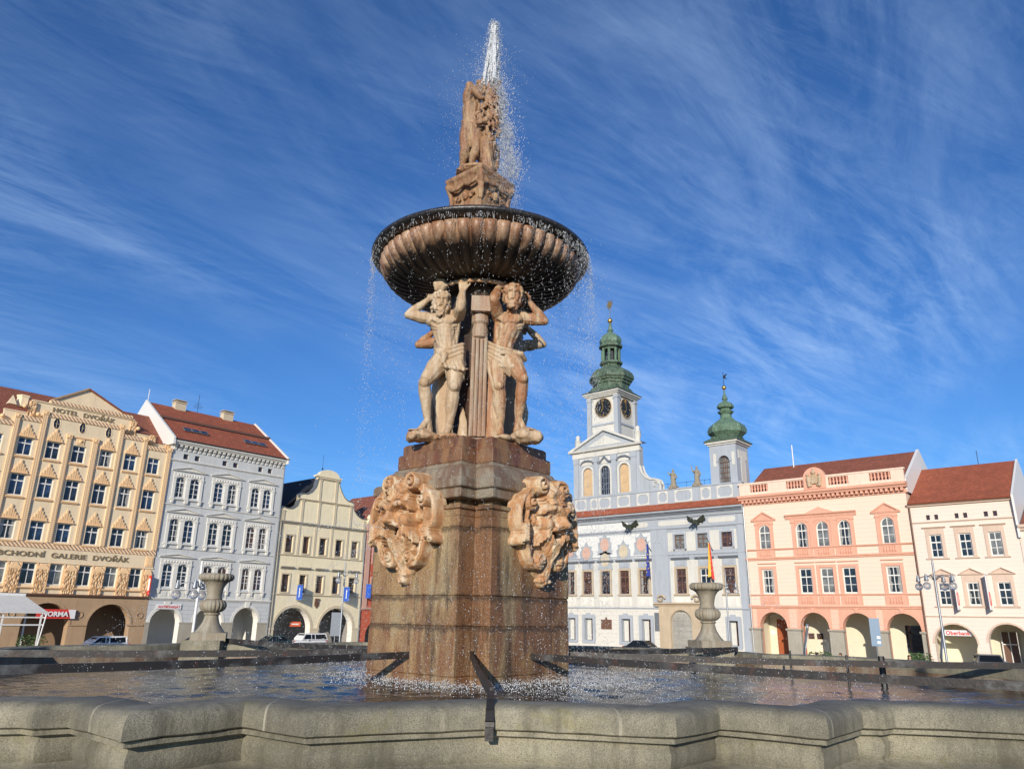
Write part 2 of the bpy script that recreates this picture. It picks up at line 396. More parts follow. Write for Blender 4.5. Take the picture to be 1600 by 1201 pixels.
# ------------------------------------------------------------------ the two rows of houses round the corner of the square
AZ = R(41.13)
CX, CY = -.95, 18.9
dL = Vector((math.sin(AZ), math.cos(AZ), 0)); nL = Vector((-math.cos(AZ), math.sin(AZ), 0))
dR = Vector((math.cos(AZ), -math.sin(AZ), 0)); nR = Vector((math.sin(AZ), math.cos(AZ), 0))
def row_point(side, s, y=0., z=0.):
    d, n = (dL, nL) if side == 'L' else (dR, nR)
    p = Vector((CX, CY, 0)) + n * (65 + y) + d * s; p.z = z; return p
def row_rot(side): return PI / 2 - AZ if side == 'L' else -AZ
CACHE = {}
class House:
    def __init__(s, side, s0, s1, name, label, cat='building', group=None):
        s.side = side; s.s0 = (s0 + s1) / 2; s.off = (s.s0, 0, GZ)
        s.root = empty(name, row_point(side, s.s0, 0, GZ), row_rot(side)); tag(s.root, label, cat, group)
    def part(s, name, mb, mat, parent=None, smooth=False, label=None, angle=None):
        o = mb.build(name, mat, s.root if parent is None else parent, smooth, s.off, angle)
        if label: o['label'] = label
        return o
    def rep(s, name, key, fn, mat, x, z, y=0., parent=None, label=None, smooth=False):
        """a repeated part: fn(mb) builds it with its foot at the origin"""
        k = (name, key)
        if k not in CACHE:
            mb = MB(); fn(mb); o = mb.build(name, mat, None, smooth); CACHE[k] = o.data; bpy.data.objects.remove(o)
        o = bpy.data.objects.new(name, CACHE[k]); COL.objects.link(o); o.parent = s.root if parent is None else parent
        o.location = (x - s.s0, y, z - GZ) if parent is None else (x, y, z)
        if label: o['label'] = label
        return o
    def window(s, x0, x1, z0, z1, kind='rect', nv=1, rows=(.65,), fmat='white', gmat='glass', y=.14, fw=.075, bar=.05, label=None):
        w, h = x1 - x0, z1 - z0
        w = round(w, 2); h = round(h, 2)
        def frame(mb):
            a = arch_pts(-w / 2, w / 2, 0, h, kind); g = fw
            b = arch_pts(-w / 2 + g, w / 2 - g, g, h - g, kind)
            n = len(a)
            vs = [(p[0], 0, p[1]) for p in a] + [(p[0], 0, p[1]) for p in b] + [(p[0], .07, p[1]) for p in b]
            mb.add(vs, [(i, (i + 1) % n, (i + 1) % n + n, i + n) for i in range(n)] + [(i + n, (i + 1) % n + n, (i + 1) % n + 2 * n, i + 2 * n) for i in range(n)])
            for k in range(nv):
                x = -w / 2 + w * (k + 1) / (nv + 1); mb.box(x - bar * .7, x + bar * .7, .004, .05, g * .9, h - g * 1.05)
            for r in rows:
                big = abs(r) >= .6 and abs(r) <= .75
                bb = bar * (1.15 if big else .5)
                half = w / 2 - g * .9
                mb.box(-half, half, -.003 if big else .012, .045, h * r - bb, h * r + bb)
        o = s.rep('window', (w, h, kind, nv, tuple(rows), fmat, fw, bar), frame, M[fmat], (x0 + x1) / 2, z0, y, label=label)
        def pane(mb): mb.poly(arch_pts(-w / 2 + .02, w / 2 - .02, .02, h - .02, kind), .052, .075)
        s.rep('pane', (w, h, kind, gmat), pane, M[gmat], 0, 0, 0, parent=o)
        return o
def roof_plane(mb, p00, p10, p11, p01, th=.12):
    """sloping sheet given in (s,y,z), first edge is the eave"""
    a, b, c, d = [Vector(p) for p in (p00, p10, p11, p01)]
    n = (b - a).cross(d - a).normalized() * th
    o = mb.add([a, b, c, d, a - n, b - n, c - n, d - n], [(0, 1, 2, 3), (7, 6, 5, 4), (0, 4, 5, 1), (1, 5, 6, 2), (2, 6, 7, 3), (3, 7, 4, 0)])
def add_uv(o):
    """tiling coordinates: along the eave and up the slope, in metres"""
    me = o.data; uv = me.uv_layers.new(name='UVMap')
    for p in me.polygons:
        n = p.normal; up = Vector((0, 0, 1)); u = up.cross(n)
        if u.length < .05: u = Vector((1, 0, 0))
        u.normalize(); w = n.cross(u)
        for li in p.loop_indices:
            co = me.vertices[me.loops[li].vertex_index].co; uv.data[li].uv = (co.dot(u), co.dot(w))
def shell(mb, s0, s1, z1, depth=10., y=0., zb=GZ - .1):
    """side, back and top faces of a house body behind its front"""
    mb.add([(s0, y, zb), (s1, y, zb), (s1, depth, zb), (s0, depth, zb), (s0, y, z1), (s1, y, z1), (s1, depth, z1), (s0, depth, z1)],
           [(4, 5, 6, 7), (1, 2, 6, 5), (2, 3, 7, 6), (3, 0, 4, 7)])
def arcade(h, s0, s1, ztop, mats, depth=4.2, ceil=None):
    """floor, ceiling and back wall of the walk behind the arches"""
    mb = MB(); mb.box(s0 + .05, s1 - .05, depth, depth + .2, GZ - .05, ztop)
    mb.box(s0 + .05, s1 - .05, .9, depth, ztop - .2, ztop)
    mb.box(s0 + .05, s0 + .25, .9, depth, GZ - .05, ztop - .2); mb.box(s1 - .25, s1 - .05, .9, depth, GZ - .05, ztop - .2)
    h.part('arcade_interior', mb, mats)
    f = MB(); f.box(s0 - .01, s1 + .01, -.3, depth, GZ - .06, GZ + .05); h.part('arcade_floor', f, M['pier'])
def pediment(w, h, t=.16, over=.0, filled=True):
    def fn(mb):
        mb.prof(-w / 2, w / 2, [(-.16, 0), (.0, 0), (.0, t * .75), (-.2, t * .75)])
        for sg in (-1, 1):
            a = (sg * w / 2, t * .75); b = (0, h); L = math.hypot(b[0] - a[0], b[1] - a[1]); nx, nz = -(b[1] - a[1]) / L, (b[0] - a[0]) / L
            if nz < 0: nx, nz = -nx, -nz
            mb.poly([a, b, (b[0], b[1] - t * .8), (a[0] - nx * 0 - sg * t * 1.2, a[1] + .0)], -.22, 0)
        if filled: mb.poly([(-w / 2 + .1, t * .7), (w / 2 - .1, t * .7), (0, h - t * .6)], -.07, 0)
    return fn
def hood(w, d=.2, t=.12):
    def fn(mb): mb.prof(-w / 2, w / 2, [(0, 0), (-d * .4, 0), (-d * .5, t * .4), (-d, t * .6), (-d, t), (0, t)])
    return fn
def string(h, s0, s1, z, t, d, mat, name='string_course', y=0.):
    mb = MB(); mb.prof(s0, s1, [(y, z), (y - d * .5, z), (y - d * .6, z + t * .4), (y - d, z + t * .5), (y - d, z + t * .85), (y - d * .9, z + t), (y, z + t)])
    return h.part(name, mb, mat)
def downpipe(h, s, z1, mat='greymetal', y=-.14, zb=GZ + .1):
    mb = MB(); mb.tube([(s, y + .1, z1 + .2), (s, y - .02, z1), (s, y, zb)], .075, 8); h.part('downpipe', mb, M[mat])

# ---------------------------------------------------------------- the hotel
n = newmat('apricot_diamond_relief'); v = n.coord((1, 1, 1))
ch = n.add('ShaderNodeTexChecker'); ch.inputs['Scale'].default_value = 7.5
mp = n.add('ShaderNodeMapping'); mp.inputs['Rotation'].default_value = (0, R(45), 0); n.link(v, mp.inputs[0]); n.link(mp.outputs[0], ch.inputs[0])
n.bump(ch.outputs['Fac'], .9, .08)
M['hotel_diamond'] = n.out(n.mix(ch.outputs['Fac'], (.66, .4, .2), (.9, .68, .43)), .85)
n = newmat('apricot_rib_relief'); v = n.coord((1, 1, 1))
wv = n.add('ShaderNodeTexWave'); wv.bands_direction = 'DIAGONAL'; wv.inputs['Scale'].default_value = 1.8; n.link(v, wv.inputs[0])
n.bump(wv.outputs['Fac'], .8, .08)
M['hotel_rib'] = n.out(n.mix(n.ramp(wv.outputs['Fac'], [(.35, 0), (.6, 1)]), (.55, .32, .18), (.9, .68, .44)), .85)
n = newmat('apricot_rough_cast'); v = n.coord((1, 1, .6))
vo = n.add('ShaderNodeTexVoronoi'); vo.inputs['Scale'].default_value = 6.; n.link(v, vo.inputs['Vector'])
n.bump(vo.outputs['Distance'], 1., .1)
M['hotel_rough'] = n.out(n.mix(n.ramp(vo.outputs['Distance'], [(.2, 0), (.6, 1)]), (.88, .64, .38), (.56, .32, .15)), .85)
h = House('L', 3.2, 21.0, 'hotel_building', 'cream and apricot hotel with stepped top, diamond patterned pilasters and name lettering')
cols = [5.05, 7.5, 9.85, 12.12, 14.62, 17.0, 19.35]
rows_z = [(15.2, 16.83), (11.52, 13.46), (7.62, 9.38)]
mb = MB()
holes = [arch_pts(c - .6, c + .6, a, b) for a, b in rows_z for c in cols] + [arch_pts(c - .58, c + .58, 3.8, 5.65) for c in cols]
holes += [arch_pts(c - .3, c + .3, 18.05, 19.12, 'oval') for c in (9.75, 12.05, 14.5)]
top = [(3.2, 2.9), (21.0, 2.9), (21.0, 18.03), (18.2, 18.03), (18.2, 18.73), (15.72, 18.73), (15.72, 19.5), (8.62, 19.5), (8.62, 18.8), (6.42, 18.8), (6.42, 18.1), (3.2, 18.1)]
wall_front(mb, top, holes, .3); shell(mb, 3.2, 21.0, 18.03, 12, 0, 2.9)
mb.add([(8.62, 0, 18.03), (15.72, 0, 18.03), (15.72, .6, 18.03), (8.62, .6, 18.03), (8.62, 0, 19.5), (15.72, 0, 19.5), (15.72, .6, 19.5), (8.62, .6, 19.5)], [(4, 5, 6, 7), (1, 2, 6, 5), (3, 0, 4, 7), (2, 3, 7, 6)])
for a, b, t in ((6.42, 8.62, 18.8), (15.72, 18.2, 18.73)): mb.box(a, b, .004, .5, 18.0, t - .003)
h.part('wall', mb, M['hotel'])
mb = MB(); low = [arch_pts(c - 1.95, c + 1.95, GZ - .05, 2.2, 'round', 16) for c in (6.45, 12.02, 17.57)]
wall_front(mb, [(3.2, GZ - .1), (21.0, GZ - .1), (21.0, 2.9), (3.2, 2.9)], low, .9, -.05)
mb.add([(3.2, -.05, GZ), (21, -.05, GZ), (21, 12, GZ), (3.2, 12, GZ), (3.2, -.05, 2.9), (21, -.05, 2.9), (21, 12, 2.9), (3.2, 12, 2.9)], [(1, 2, 6, 5), (3, 0, 4, 7), (4, 5, 6, 7)])
h.part('ground_floor_wall', mb, M['hotel_low'])
arcade(h, 3.3, 20.9, 2.85, M['arcade_brown'])
for c in (6.45, 12.02, 17.57):
    mb = MB()
    for k in range(16):
        a0, a1 = PI * k / 16, PI * (k + 1) / 16
        mb.poly([(c + r * math.cos(a), .25 + r * math.sin(a)) for r, a in ((1.96, a0), (2.15, a0), (2.15, a1), (1.96, a1))], -.1, .0)
    h.part('arch_moulding', mb, M['hotel_low'])
for c in (14.8, 9.2, 20.35): h.rep('round_medallion', 1, lambda mb: mb.tube([(.27 * math.cos(t), -.03, .27 * math.sin(t)) for t in [2 * PI * k / 14 for k in range(15)]], .05, 6), M['hotel_low'], c, 1.2, -.05)
for c in (9.24, 14.8, 20.0): h.rep('pier_impost', 1, lambda mb: mb.prof(-.8, .8, [(0, 0), (-.1, .03), (-.1, .12), (0, .15)]), M['hotel_low'], c, .2, -.05)
h.part('ledge', MB().prof(3.1, 21.05, [(0, 2.78), (-.25, 2.82), (-.3, 2.9), (-.3, 2.98), (0, 3.02)]), M['wood'])
for (a, b), row in zip(rows_z, range(3)):
    for c in cols:
        h.window(c - .6, c + .6, a, b, 'rect', 1, (.68,), 'white', ('glass_blue', 'glass', 'glass_blue', 'glass_curtain', 'glass')[(row * 3 + cols.index(c) * 2) % 5], y=.16)
        h.rep('window_sill', 1, lambda mb: mb.prof(-.7, .7, [(0, 0), (-.08, 0), (-.18, .12), (-.18, .2), (0, .2)]), M['hotel_orange'], c, a - .3)
for c in cols:
    h.window(c - .58, c + .58, 3.8, 5.65, 'rect', 1, (.68,), 'white', 'glass_grey' if cols.index(c) % 2 else 'glass', y=.16)
    h.rep('window_frame', 1, lambda mb: (mb.box(-.74, -.58, -.06, 0, -.1, 1.95), mb.box(.58, .74, -.06, 0, -.1, 1.95), mb.box(-.74, .74, -.06, 0, 1.95, 2.07)), M['hotel_orange'], c, 3.75)
    h.rep('window_sill', 2, lambda mb: mb.prof(-.72, .72, [(0, 0), (-.1, 0), (-.2, .1), (-.2, .18), (0, .18)]), M['hotel_orange'], c, 3.4)
def crest(mb):
    hs = [.3, .56, .86, 1.2, .86, .56, .3]
    w = 1.26 / 7
    for k, q in enumerate(hs):
        x = -.63 + w * (k + .5)
        mb.poly([(x - w * .4, 0), (x + w * .43, 0), (x + w * .43, q - .06), (x, q + .02), (x - w * .43, q - .06)], -.1 - .015 * (k % 2), 0)
    mb.box(-.66, .66, -.2, 0, -.06, .05)
for row, (a, b) in enumerate(rows_z):
    for i, c in enumerate(cols):
        if row == 0 and i in (3, 6, 0): continue
        h.rep('window_crest', 1, crest, M['hotel_orange'], c, b + .08)
h.rep('ornament_panel', 1, lambda mb: (mb.box(-.32, .32, -.06, 0, 0, .62), mb.lathe([(.25, 0), (.01, .14)], (0, -.06, .31), 4, PI / 4, tilt=Matrix.Rotation(PI / 2, 3, 'X'))), M['hotel_orange'], 12.1, 16.95)
pil = [(6.24, 6.63, 18.8), (8.45, 8.86, 19.5), (10.8, 11.2, 17.65), (13.2, 13.65, 17.65), (15.5, 15.9, 19.55), (18.0, 18.36, 18.73), (20.55, 20.98, 18.03), (3.6, 4.0, 18.1)]
for a, b, t in pil:
    mb = MB(); mb.box(a, b, -.16, 0, 7.55, t - .25); h.part('pilaster', mb, M['hotel_diamond'])
    mb = MB(); mb.box(a - .04, b + .04, -.22, .004, t - .25, t + .14); mb.lathe([(.16, 0), (.01, .07)], ((a + b) / 2, -.22, t - .06), 4, PI / 4, tilt=Matrix.Rotation(PI / 2, 3, 'X')); h.part('pilaster_cap', mb, M['hotel_orange'])
for a, b, t in ((4.0, 6.24, 18.1), (6.63, 8.45, 18.8), (8.86, 15.5, 19.5), (15.9, 18.0, 18.73), (18.36, 20.55, 18.03), (11.2, 13.2, 17.65)):
    if t > 17.7: h.part('ribbed_cornice', MB().box(a, b, -.1, .0, t - .38, t + .02), M['hotel_rib'])
    else: h.part('ribbed_cornice', MB().box(a, b, -.12, .0, t - .08, t + .02), M['hotel_orange'])
for c in (9.75, 12.05, 14.5):
    h.rep('window', 'oval', lambda mb: (mb.tube([(.31 * math.cos(t), .0, .5 + .54 * math.sin(t)) for t in [2 * PI * k / 20 for k in range(21)]], .03, 6), mb.box(-.012, .012, .08, .1, 0, 1), mb.box(-.28, .28, .08, .1, .49, .51)), M['hotel'], c, 18.11)
    h.rep('oval_pane', 1, lambda mb: mb.poly(arch_pts(-.31, .31, -.05, 1.05, 'oval'), .12, .14), M['glass'], c, 18.11)
# parapets behind the stepped top
for a, b, z0, z1 in ((5.4, 7.4, 18.0, 19.28), (17.05, 19.2, 18.0, 19.2), (19.2, 21.0, 17.8, 18.5), (3.2, 5.4, 17.9, 18.6)):
    mb = MB(); mb.box(a, b, .52, .8, z0, z1 - .1); mb.box(a - .03, b + .03, .46, .86, z1 - .1, z1); h.part('parapet', mb, M['hotel'])
mb = MB(); mb.box(7.4, 17.05, .62, 1.0, 18.2, 20.5); mb.box(7.5, 16.95, .5, 1.1, 20.5, 20.6); h.part('sign_parapet', mb, M['hotel'])
h.part('parapet_cornice', MB().box(9.0, 16.7, .42, 1.12, 20.61, 20.92), M['hotel_rib'])
for x in (7.55, 16.9, 19.05, 21.0 - .3): 
    zt = 20.4 if x < 18 else (19.3 if x < 20 else 18.6)
    mb = MB(); mb.box(x - .28, x + .28, .38, .62, zt - 1.6 if x < 18 else zt - 1., zt); h.part('parapet_pier', mb, M['hotel_rough'])
for x, z in ((5.3, 18.35), (8.1, 19.05), (16.3, 19.0), (18.75, 18.35), (20.9, 18.75), (6.9, 19.6), (17.35, 19.5)):
    h.rep('ball_finial', 1, lambda mb: mb.ball((0, 0, .18), .2, 12), M['hotel_orange'], x, z, .3, smooth=True)
mb = MB(); mb.poly([(9.7, 20.3), (16.9, 20.3), (16.7, 21.2), (12.55, 23.05), (9.7, 21.35)], 2.0, 2.3); h.part('gable', mb, M['hotel'])
mb = MB(); mb.poly([(12.55, 23.2), (12.55, 23.02), (16.75, 21.1), (17.1, 21.1)], 1.8, 9); o = h.part('gable_roof', mb, M['tile_brown']); add_uv(o)
mb = MB(); mb.poly([(12.55, 23.2), (12.55, 23.02), (9.6, 21.25), (9.3, 21.25)], 1.8, 9); o = h.part('gable_roof', mb, M['hotel_low']); add_uv(o)
mb = MB(); roof_plane(mb, (3.1, 1.0, 18.4), (21.0, 1.0, 18.4), (21.0, 6.5, 22.7), (3.1, 6.5, 22.7)); roof_plane(mb, (21.0, 12.2, 18.2), (3.1, 12.2, 18.2), (3.1, 6.5, 22.7), (21.0, 6.5, 22.7))
o = h.part('roof', mb, M['tile_brown']); add_uv(o)
mb = MB(); mb.lathe([(.55, 0), (.55, .9), (.62, .95), (.62, 1.1)], (7.0, 1.6, 19.9), 6); mb.lathe([(.5, 0), (.02, .9)], (6.0, 1.2, 19.9), 4, PI / 4); h.part('roof_dormer', mb, M['hotel'])
# bands and lettering
mb = MB(); mb.box(3.2, 20.98, -.1, 0, 7.0, 7.5)
h.part('brick_band', mb, M['hotel_rib'])
mb = MB(); mb.box(3.2, 20.98, -.05, 0, 5.78, 7.0); mb.box(3.2, 20.98, -.09, 0, 5.7, 5.78); h.part('lettering_band', mb, M['hotel'])
h.part('band_panel', MB().box(20.1, 20.85, -.12, -.05, 5.9, 6.9).box(20.22, 20.73, -.16, -.12, 6.03, 6.77), M['hotel_orange'])
for c in [(cols[i] + cols[i + 1]) / 2 for i in range(6)] + [20.5, 3.8]:
    w = .5 if c < 20.4 else .36
    mb = MB(); mb.box(c - w, c + w, -.18, 0, 3.02, 5.1); h.part('rough_pier', mb, M['hotel_rough'])
    mb = MB(); mb.lathe([(w * 1.5, 0), (w * 1.5, .1), (.35, .42), (.3, .5)], (c, -.02, 5.1), 4, PI / 4, sy=.32 / w * .5); h.part('pier_cap', mb, M['hotel_orange'])
M['letter_gold'] = plain('bronze_letters', (.3, .22, .12), .5, .3)
text_obj('lettering', 'HOTEL  DVOŘÁK', (12.2 - h.s0, .58, 20.1 - GZ), .75, M['letter_gold'], h.root, .03, 1.05, .012, width=5.75, tall=.62)
text_obj('lettering', 'OBCHODNÍ  GALERIE  DVOŘÁK', (12.45 - h.s0, -.09, 6.5 - GZ), .7, M['letter_gold'], h.root, .03, 1.05, .01, width=12.0, tall=.62)
M['sign_red'] = plain('red_sign_enamel', (.6, .045, .03), .4); M['sign_white'] = plain('white_sign_enamel', (.75, .75, .74), .4)
mb = MB(); mb.prof(-1.6, 1.6, [(-.1, 0), (.05, 0), (.05, .8), (-.02, .82)]); 
sg = mb.build('shop_sign', M['sign_red']); sg.location = row_point('L', 12.75, -.2, .85); sg.rotation_euler = (0, 0, row_rot('L')); tag(sg, 'red shop sign reading NORMA across the first open hotel arch', 'shop sign')
text_obj('lettering', 'NORMA', (-.1, -.16, .4), .6, M['sign_white'], sg, .02, 1., .02, width=2.2, tall=.45)
mb = MB(); mb.poly([(1.25, .0), (1.6, .0), (1.6, .8), (.95, .8)], -.125, -.1); mb.build('pale_field', M['sign_white'], sg)
sg = MB().box(-.04, .04, -.55, 0, 0, 1.9).build('blade_sign', M['sign_red']); sg.location = row_point('L', 20.7, -.08, 3.15); sg.rotation_euler = (0, 0, row_rot('L')); tag(sg, 'narrow upright red sign at the corner of the hotel above the arcade', 'sign')
MB().box(-.045, .045, -.45, -.1, .45, 1.6).build('white_field', M['sign_white'], sg)

# ---------------------------------------------------------------- grey house with paired windows
h = House('L', 21.02, 34.7, 'grey_house', 'pale blue grey stucco house with paired arched windows and steep red tile roof')
pairs = [(21.95, 23.05, 23.52, 24.62), (26.3, 27.4, 27.95, 29.05), (30.8, 31.85, 32.32, 33.37)]
fl = [(13.17, 15.3), (8.55, 10.9), (4.0, 6.32)]
holes = []
for p in pairs:
    for a, b in fl: holes += [arch_pts(p[0], p[1], a, b, 'seg'), arch_pts(p[2], p[3], a, b, 'seg')]
att = [(22.36, 22.92), (23.62, 24.18), (26.85, 27.42), (28.14, 28.72), (31.3, 31.87), (32.55, 33.12)]
for a, b in att: holes.append(arch_pts(a, b, 17.28, 17.83))
mb = MB(); wall_front(mb, [(21.02, 2.8), (34.7, 2.8), (34.7, 18.9), (21.02, 18.9)], holes, .3); shell(mb, 21.02, 34.7, 18.9, 14, 0, 2.8)
h.part('wall', mb, M['grey_wall'])
n = newmat('grey_rusticated_plaster'); br = n.add('ShaderNodeTexBrick'); br.offset = .5
for i, val in (('Scale', 1.), ('Mortar Size', .012), ('Brick Width', 1.3), ('Row Height', .42)): br.inputs[i].default_value = val
sw = n.add('ShaderNodeMapping'); sw.inputs['Rotation'].default_value = (R(-90), 0, 0); n.link(n.coord(), sw.inputs[0]); n.link(sw.outputs[0], br.inputs['Vector'])
n.bump(br.outputs['Fac'], -1., .06); M['grey_rust'] = n.out(n.mix(br.outputs['Fac'], (.52, .535, .54), (.24, .25, .25)), .85)
mb = MB(); ar = [(21.4, 24.5, 1.98), (26.0, 29.1, 2.1), (30.4, 33.4, 2.16)]
wall_front(mb, [(21.02, GZ - .1), (34.7, GZ - .1), (34.7, 2.8), (21.02, 2.8)], [arch_pts(a, b, GZ - .05, t, 'round', 14) for a, b, t in ar], .95, -.03, 0, 1)
mb.add([(34.7, -.03, GZ), (34.7, 14, GZ), (34.7, 14, 2.8), (34.7, -.03, 2.8)], [(0, 1, 2, 3)])
h.part('ground_floor_wall', mb, [M['grey_rust'], M['arcade_white']])
arcade(h, 21.1, 34.6, 2.75, M['arcade_white'], 4.5)
for a, b, t in ar:
    c = (a + b) / 2; r0 = (b - a) / 2; mb = MB()
    for k in range(14):
        a0, a1 = PI * k / 14, PI * (k + 1) / 14
        mb.poly([(c + r * math.cos(q), t - r0 + r * math.sin(q)) for r, q in ((r0, a0), (r0 + .3, a0), (r0 + .3, a1), (r0, a1))], -.07, -.03)
    mb.poly([(c - .2, t), (c + .2, t), (c + .32, t + .62), (c - .32, t + .62)], -.14, -.03)
    h.part('arch_moulding', mb, M['grey_trim'])
for a, b in ((21.02, 21.4), (24.5, 26.0), (29.1, 30.4), (33.4, 34.7)):
    mb = MB(); mb.box(a - .01, b + .01, -.09, .0, GZ - .05, .45); mb.box(a - .05, b + .05, -.13, .0, .45, .58); h.part('pier_base', mb, M['pier'])
gi = 0
for fi, (a, b) in enumerate(fl):
    for p in pairs:
        for q in (0, 2):
            gi += 1
            h.window(p[q], p[q + 1], a, b, 'seg', 1, (.33, .66, .5) if fi == 2 else (.25, .5, .74), 'white', ('glass', 'glass_curtain', 'glass', 'glass_brown', 'glass_blue')[gi * 3 % 5] if fi else ('glass_blue', 'glass_curtain', 'glass')[gi % 3], y=.12)
        c = (p[0] + p[3]) / 2; W = p[3] - p[0]; H = b - a
        def sur(mb, W=round(W, 1), H=round(H, 1)):
            g = .47
            for x0, x1 in ((-W / 2 - .3, -W / 2), (W / 2, W / 2 + .3), (-g / 2 + .02, g / 2 - .02)):
                mb.box(x0, x1, -.1, 0, -.25, H + .05); mb.box(x0 - .04, x1 + .04, -.14, 0, H - .12, H + .02)
                mb.poly([(x0, -.25), (x1, -.25), (x1 - .06, -.62), (x0 + .06, -.62)], -.2, 0)
            mb.box(-W / 2 - .3, W / 2 + .3, -.09, 0, H + .05, H + .5)
            mb.prof(-W / 2 - .4, W / 2 + .4, [(0, -.3), (-.1, -.3), (-.2, -.24), (-.2, -.16), (0, -.16)])
            for x in [-W / 2 + W * (k + .5) / 9 for k in range(9)]: mb.ball((x, -.1, H + .27), (.13, .06, .12), 6)
            for sx in (-1, 1):      # spandrels beside the segmental heads
                cx = sx * (g / 2 + (W - g) / 4)
                ww = (W - g) / 2
                for s2 in (-1, 1): mb.poly([(cx + s2 * ww / 2, H + .05), (cx + s2 * ww / 2, H - .24), (cx + s2 * ww * .25, H - .02), (cx + s2 * ww * .1, H + .05)], -.05, 0)
        h.rep('window_surround', (round(W, 1), round(H, 1)), sur, M['grey_trim'], c, a)
        h.rep('pediment', (round(W, 1), fi), pediment(W + 1.15, .55 if fi < 2 else .42, .12), M['grey_trim'], c, b + .66)
        if fi == 2: h.rep('window_apron', 1, lambda mb: (mb.box(-1.6, 1.6, -.06, 0, 0, .75), [mb.box(x - .35, x + .35, -.1, -.06, .12, .62) for x in (-.95, 0, .95)]), M['grey_trim'], c, 2.98)
for a, b in att:
    h.rep('attic_pane', 1, lambda mb: mb.box(-.3, .3, .2, .23, 0, .56), M['glass_brown'], (a + b) / 2, 17.27)
string(h, 21.02, 34.72, 16.95, .16, .16, M['grey_trim']); string(h, 21.02, 34.72, 12.3, .1, .1, M['grey_trim']); string(h, 21.02, 34.72, 7.85, .1, .1, M['grey_trim'])
string(h, 21.0, 34.75, 2.74, .24, .22, M['grey_trim'])
for k in range(25):
    h.rep('cornice_bracket', 1, lambda mb: mb.prof(-.13, .13, [(0, 0), (-.12, .05), (-.14, .25), (-.34, .4), (-.36, .6), (0, .6)]), M['grey_trim'], 21.3 + k * 13.1 / 24, 18.1)
mb = MB(); mb.prof(20.95, 34.85, [(0, 18.7), (-.38, 18.7), (-.46, 18.82), (-.6, 18.95), (-.62, 19.1), (0, 19.1)]); h.part('cornice', mb, M['grey_trim'])
mb = MB(); mb.prof(20.9, 34.9, [(-.6, 19.1), (-.72, 19.12), (-.74, 19.22), (-.6, 19.2)]); h.part('gutter', mb, M['darkmetal'])
mb = MB(); roof_plane(mb, (20.95, -.65, 19.15), (34.75, -.65, 19.15), (34.6, 8, 24.75), (20.95, 8, 24.75)); roof_plane(mb, (34.75, 16, 19.15), (20.95, 16, 19.15), (20.95, 8, 24.75), (34.6, 8, 24.75))
rf = h.part('roof', mb, M['tile_red']); add_uv(rf)
mb = MB(); 
for x0, x1 in ((20.72, 20.97), (34.6, 34.8)):
    mb.add([(x0, -.7, 18.6), (x0, 16, 18.6), (x0, 8, 24.95), (x0, -.7, 19.35), (x1, -.7, 18.6), (x1, 16, 18.6), (x1, 8, 24.95), (x1, -.7, 19.35)],
           [(0, 3, 2, 1), (4, 5, 6, 7), (0, 4, 7, 3), (3, 7, 6, 2), (2, 6, 5, 1), (1, 5, 4, 0)])
h.part('gable_wall', mb, M['white'])
mb = MB(); mb.prof(20.9, 34.7, [(3.9, 22.28), (3.9, 22.5), (4.05, 22.55), (4.05, 22.3)]); h.part('snow_rail', mb, M['wood'])
for x0 in (22.75, 30.1):
    for k in range(3):
        x = x0 + k * .98; z = 20.85; y = 1.9
        mb = MB(); a = math.atan2(5.6, 8.65); u = Vector((0, math.cos(a), math.sin(a))); nn = Vector((0, -math.sin(a), math.cos(a)))
        c = Vector((x, y, z)) + nn * .06
        def bx(c, w, l, t, mi=0):
            X = Vector((1, 0, 0)); vs = [c + X * (i * w) + u * (j * l) + nn * (k2 * t) for k2 in (0, 1) for j in (-.5, .5) for i in (0, 1)]
            mb.add(vs, [(0, 2, 3, 1), (4, 5, 7, 6), (0, 1, 5, 4), (2, 6, 7, 3), (0, 4, 6, 2), (1, 3, 7, 5)], mi)
        bx(c, .85, .78, .1, 0); bx(c + Vector((.09, 0, 0)) + nn * .1, .67, .6, .02, 1)
        h.part('skylight', mb, [M['zinc'], M['glass_blue']], rf)
for x in (24.6, 30.7):
    mb = MB(); mb.box(x - .65, x + .65, 7.5, 8.4, 23.9, 25.3); mb.box(x - .72, x + .72, 7.4, 8.5, 25.3, 25.42)
    mb.box(x - .55, x - .45, 7.6, 7.7, 25.42, 25.6); mb.box(x + .45, x + .55, 7.6, 7.7, 25.42, 25.6); mb.box(x - .75, x + .75, 7.4, 8.5, 25.6, 25.66)
    h.part('chimney', mb, M['cream_trim'], rf)
mb = MB(); mb.tube([(26.9, 8, 24.5), (26.9, 8, 27.0)], .025, 5)
for z, w in ((25.3, .55), (25.5, .6), (25.75, .35)): mb.tube([(26.9 - w, 8, z), (26.9 + w, 8, z + .05)], .02, 4)
h.part('antenna', mb, M['darkmetal'], rf)
mb = MB(); mb.tube([(20.85, 7.8, 24.8), (20.85, 7.8, 26.2)], .04, 5); h.part('roof_vent', mb, M['white'], rf)
downpipe(h, 34.62, 18.7); 
sg = MB().box(-1.3, 1.3, -.04, .0, 0, .5).build('shop_sign', M['sign_white']); sg.location = row_point('L', 23.1, -.1, 1.85); sg.rotation_euler = (0, 0, row_rot('L')); tag(sg, 'white board with red lettering ANTIKVARIAT over the first arch of the grey house', 'shop sign')
text_obj('lettering', 'ANTIKVARIÁT', (0.05, -.05, .25), .34, M['sign_red'], sg, .01, 1., .005, width=2.3, tall=.32)

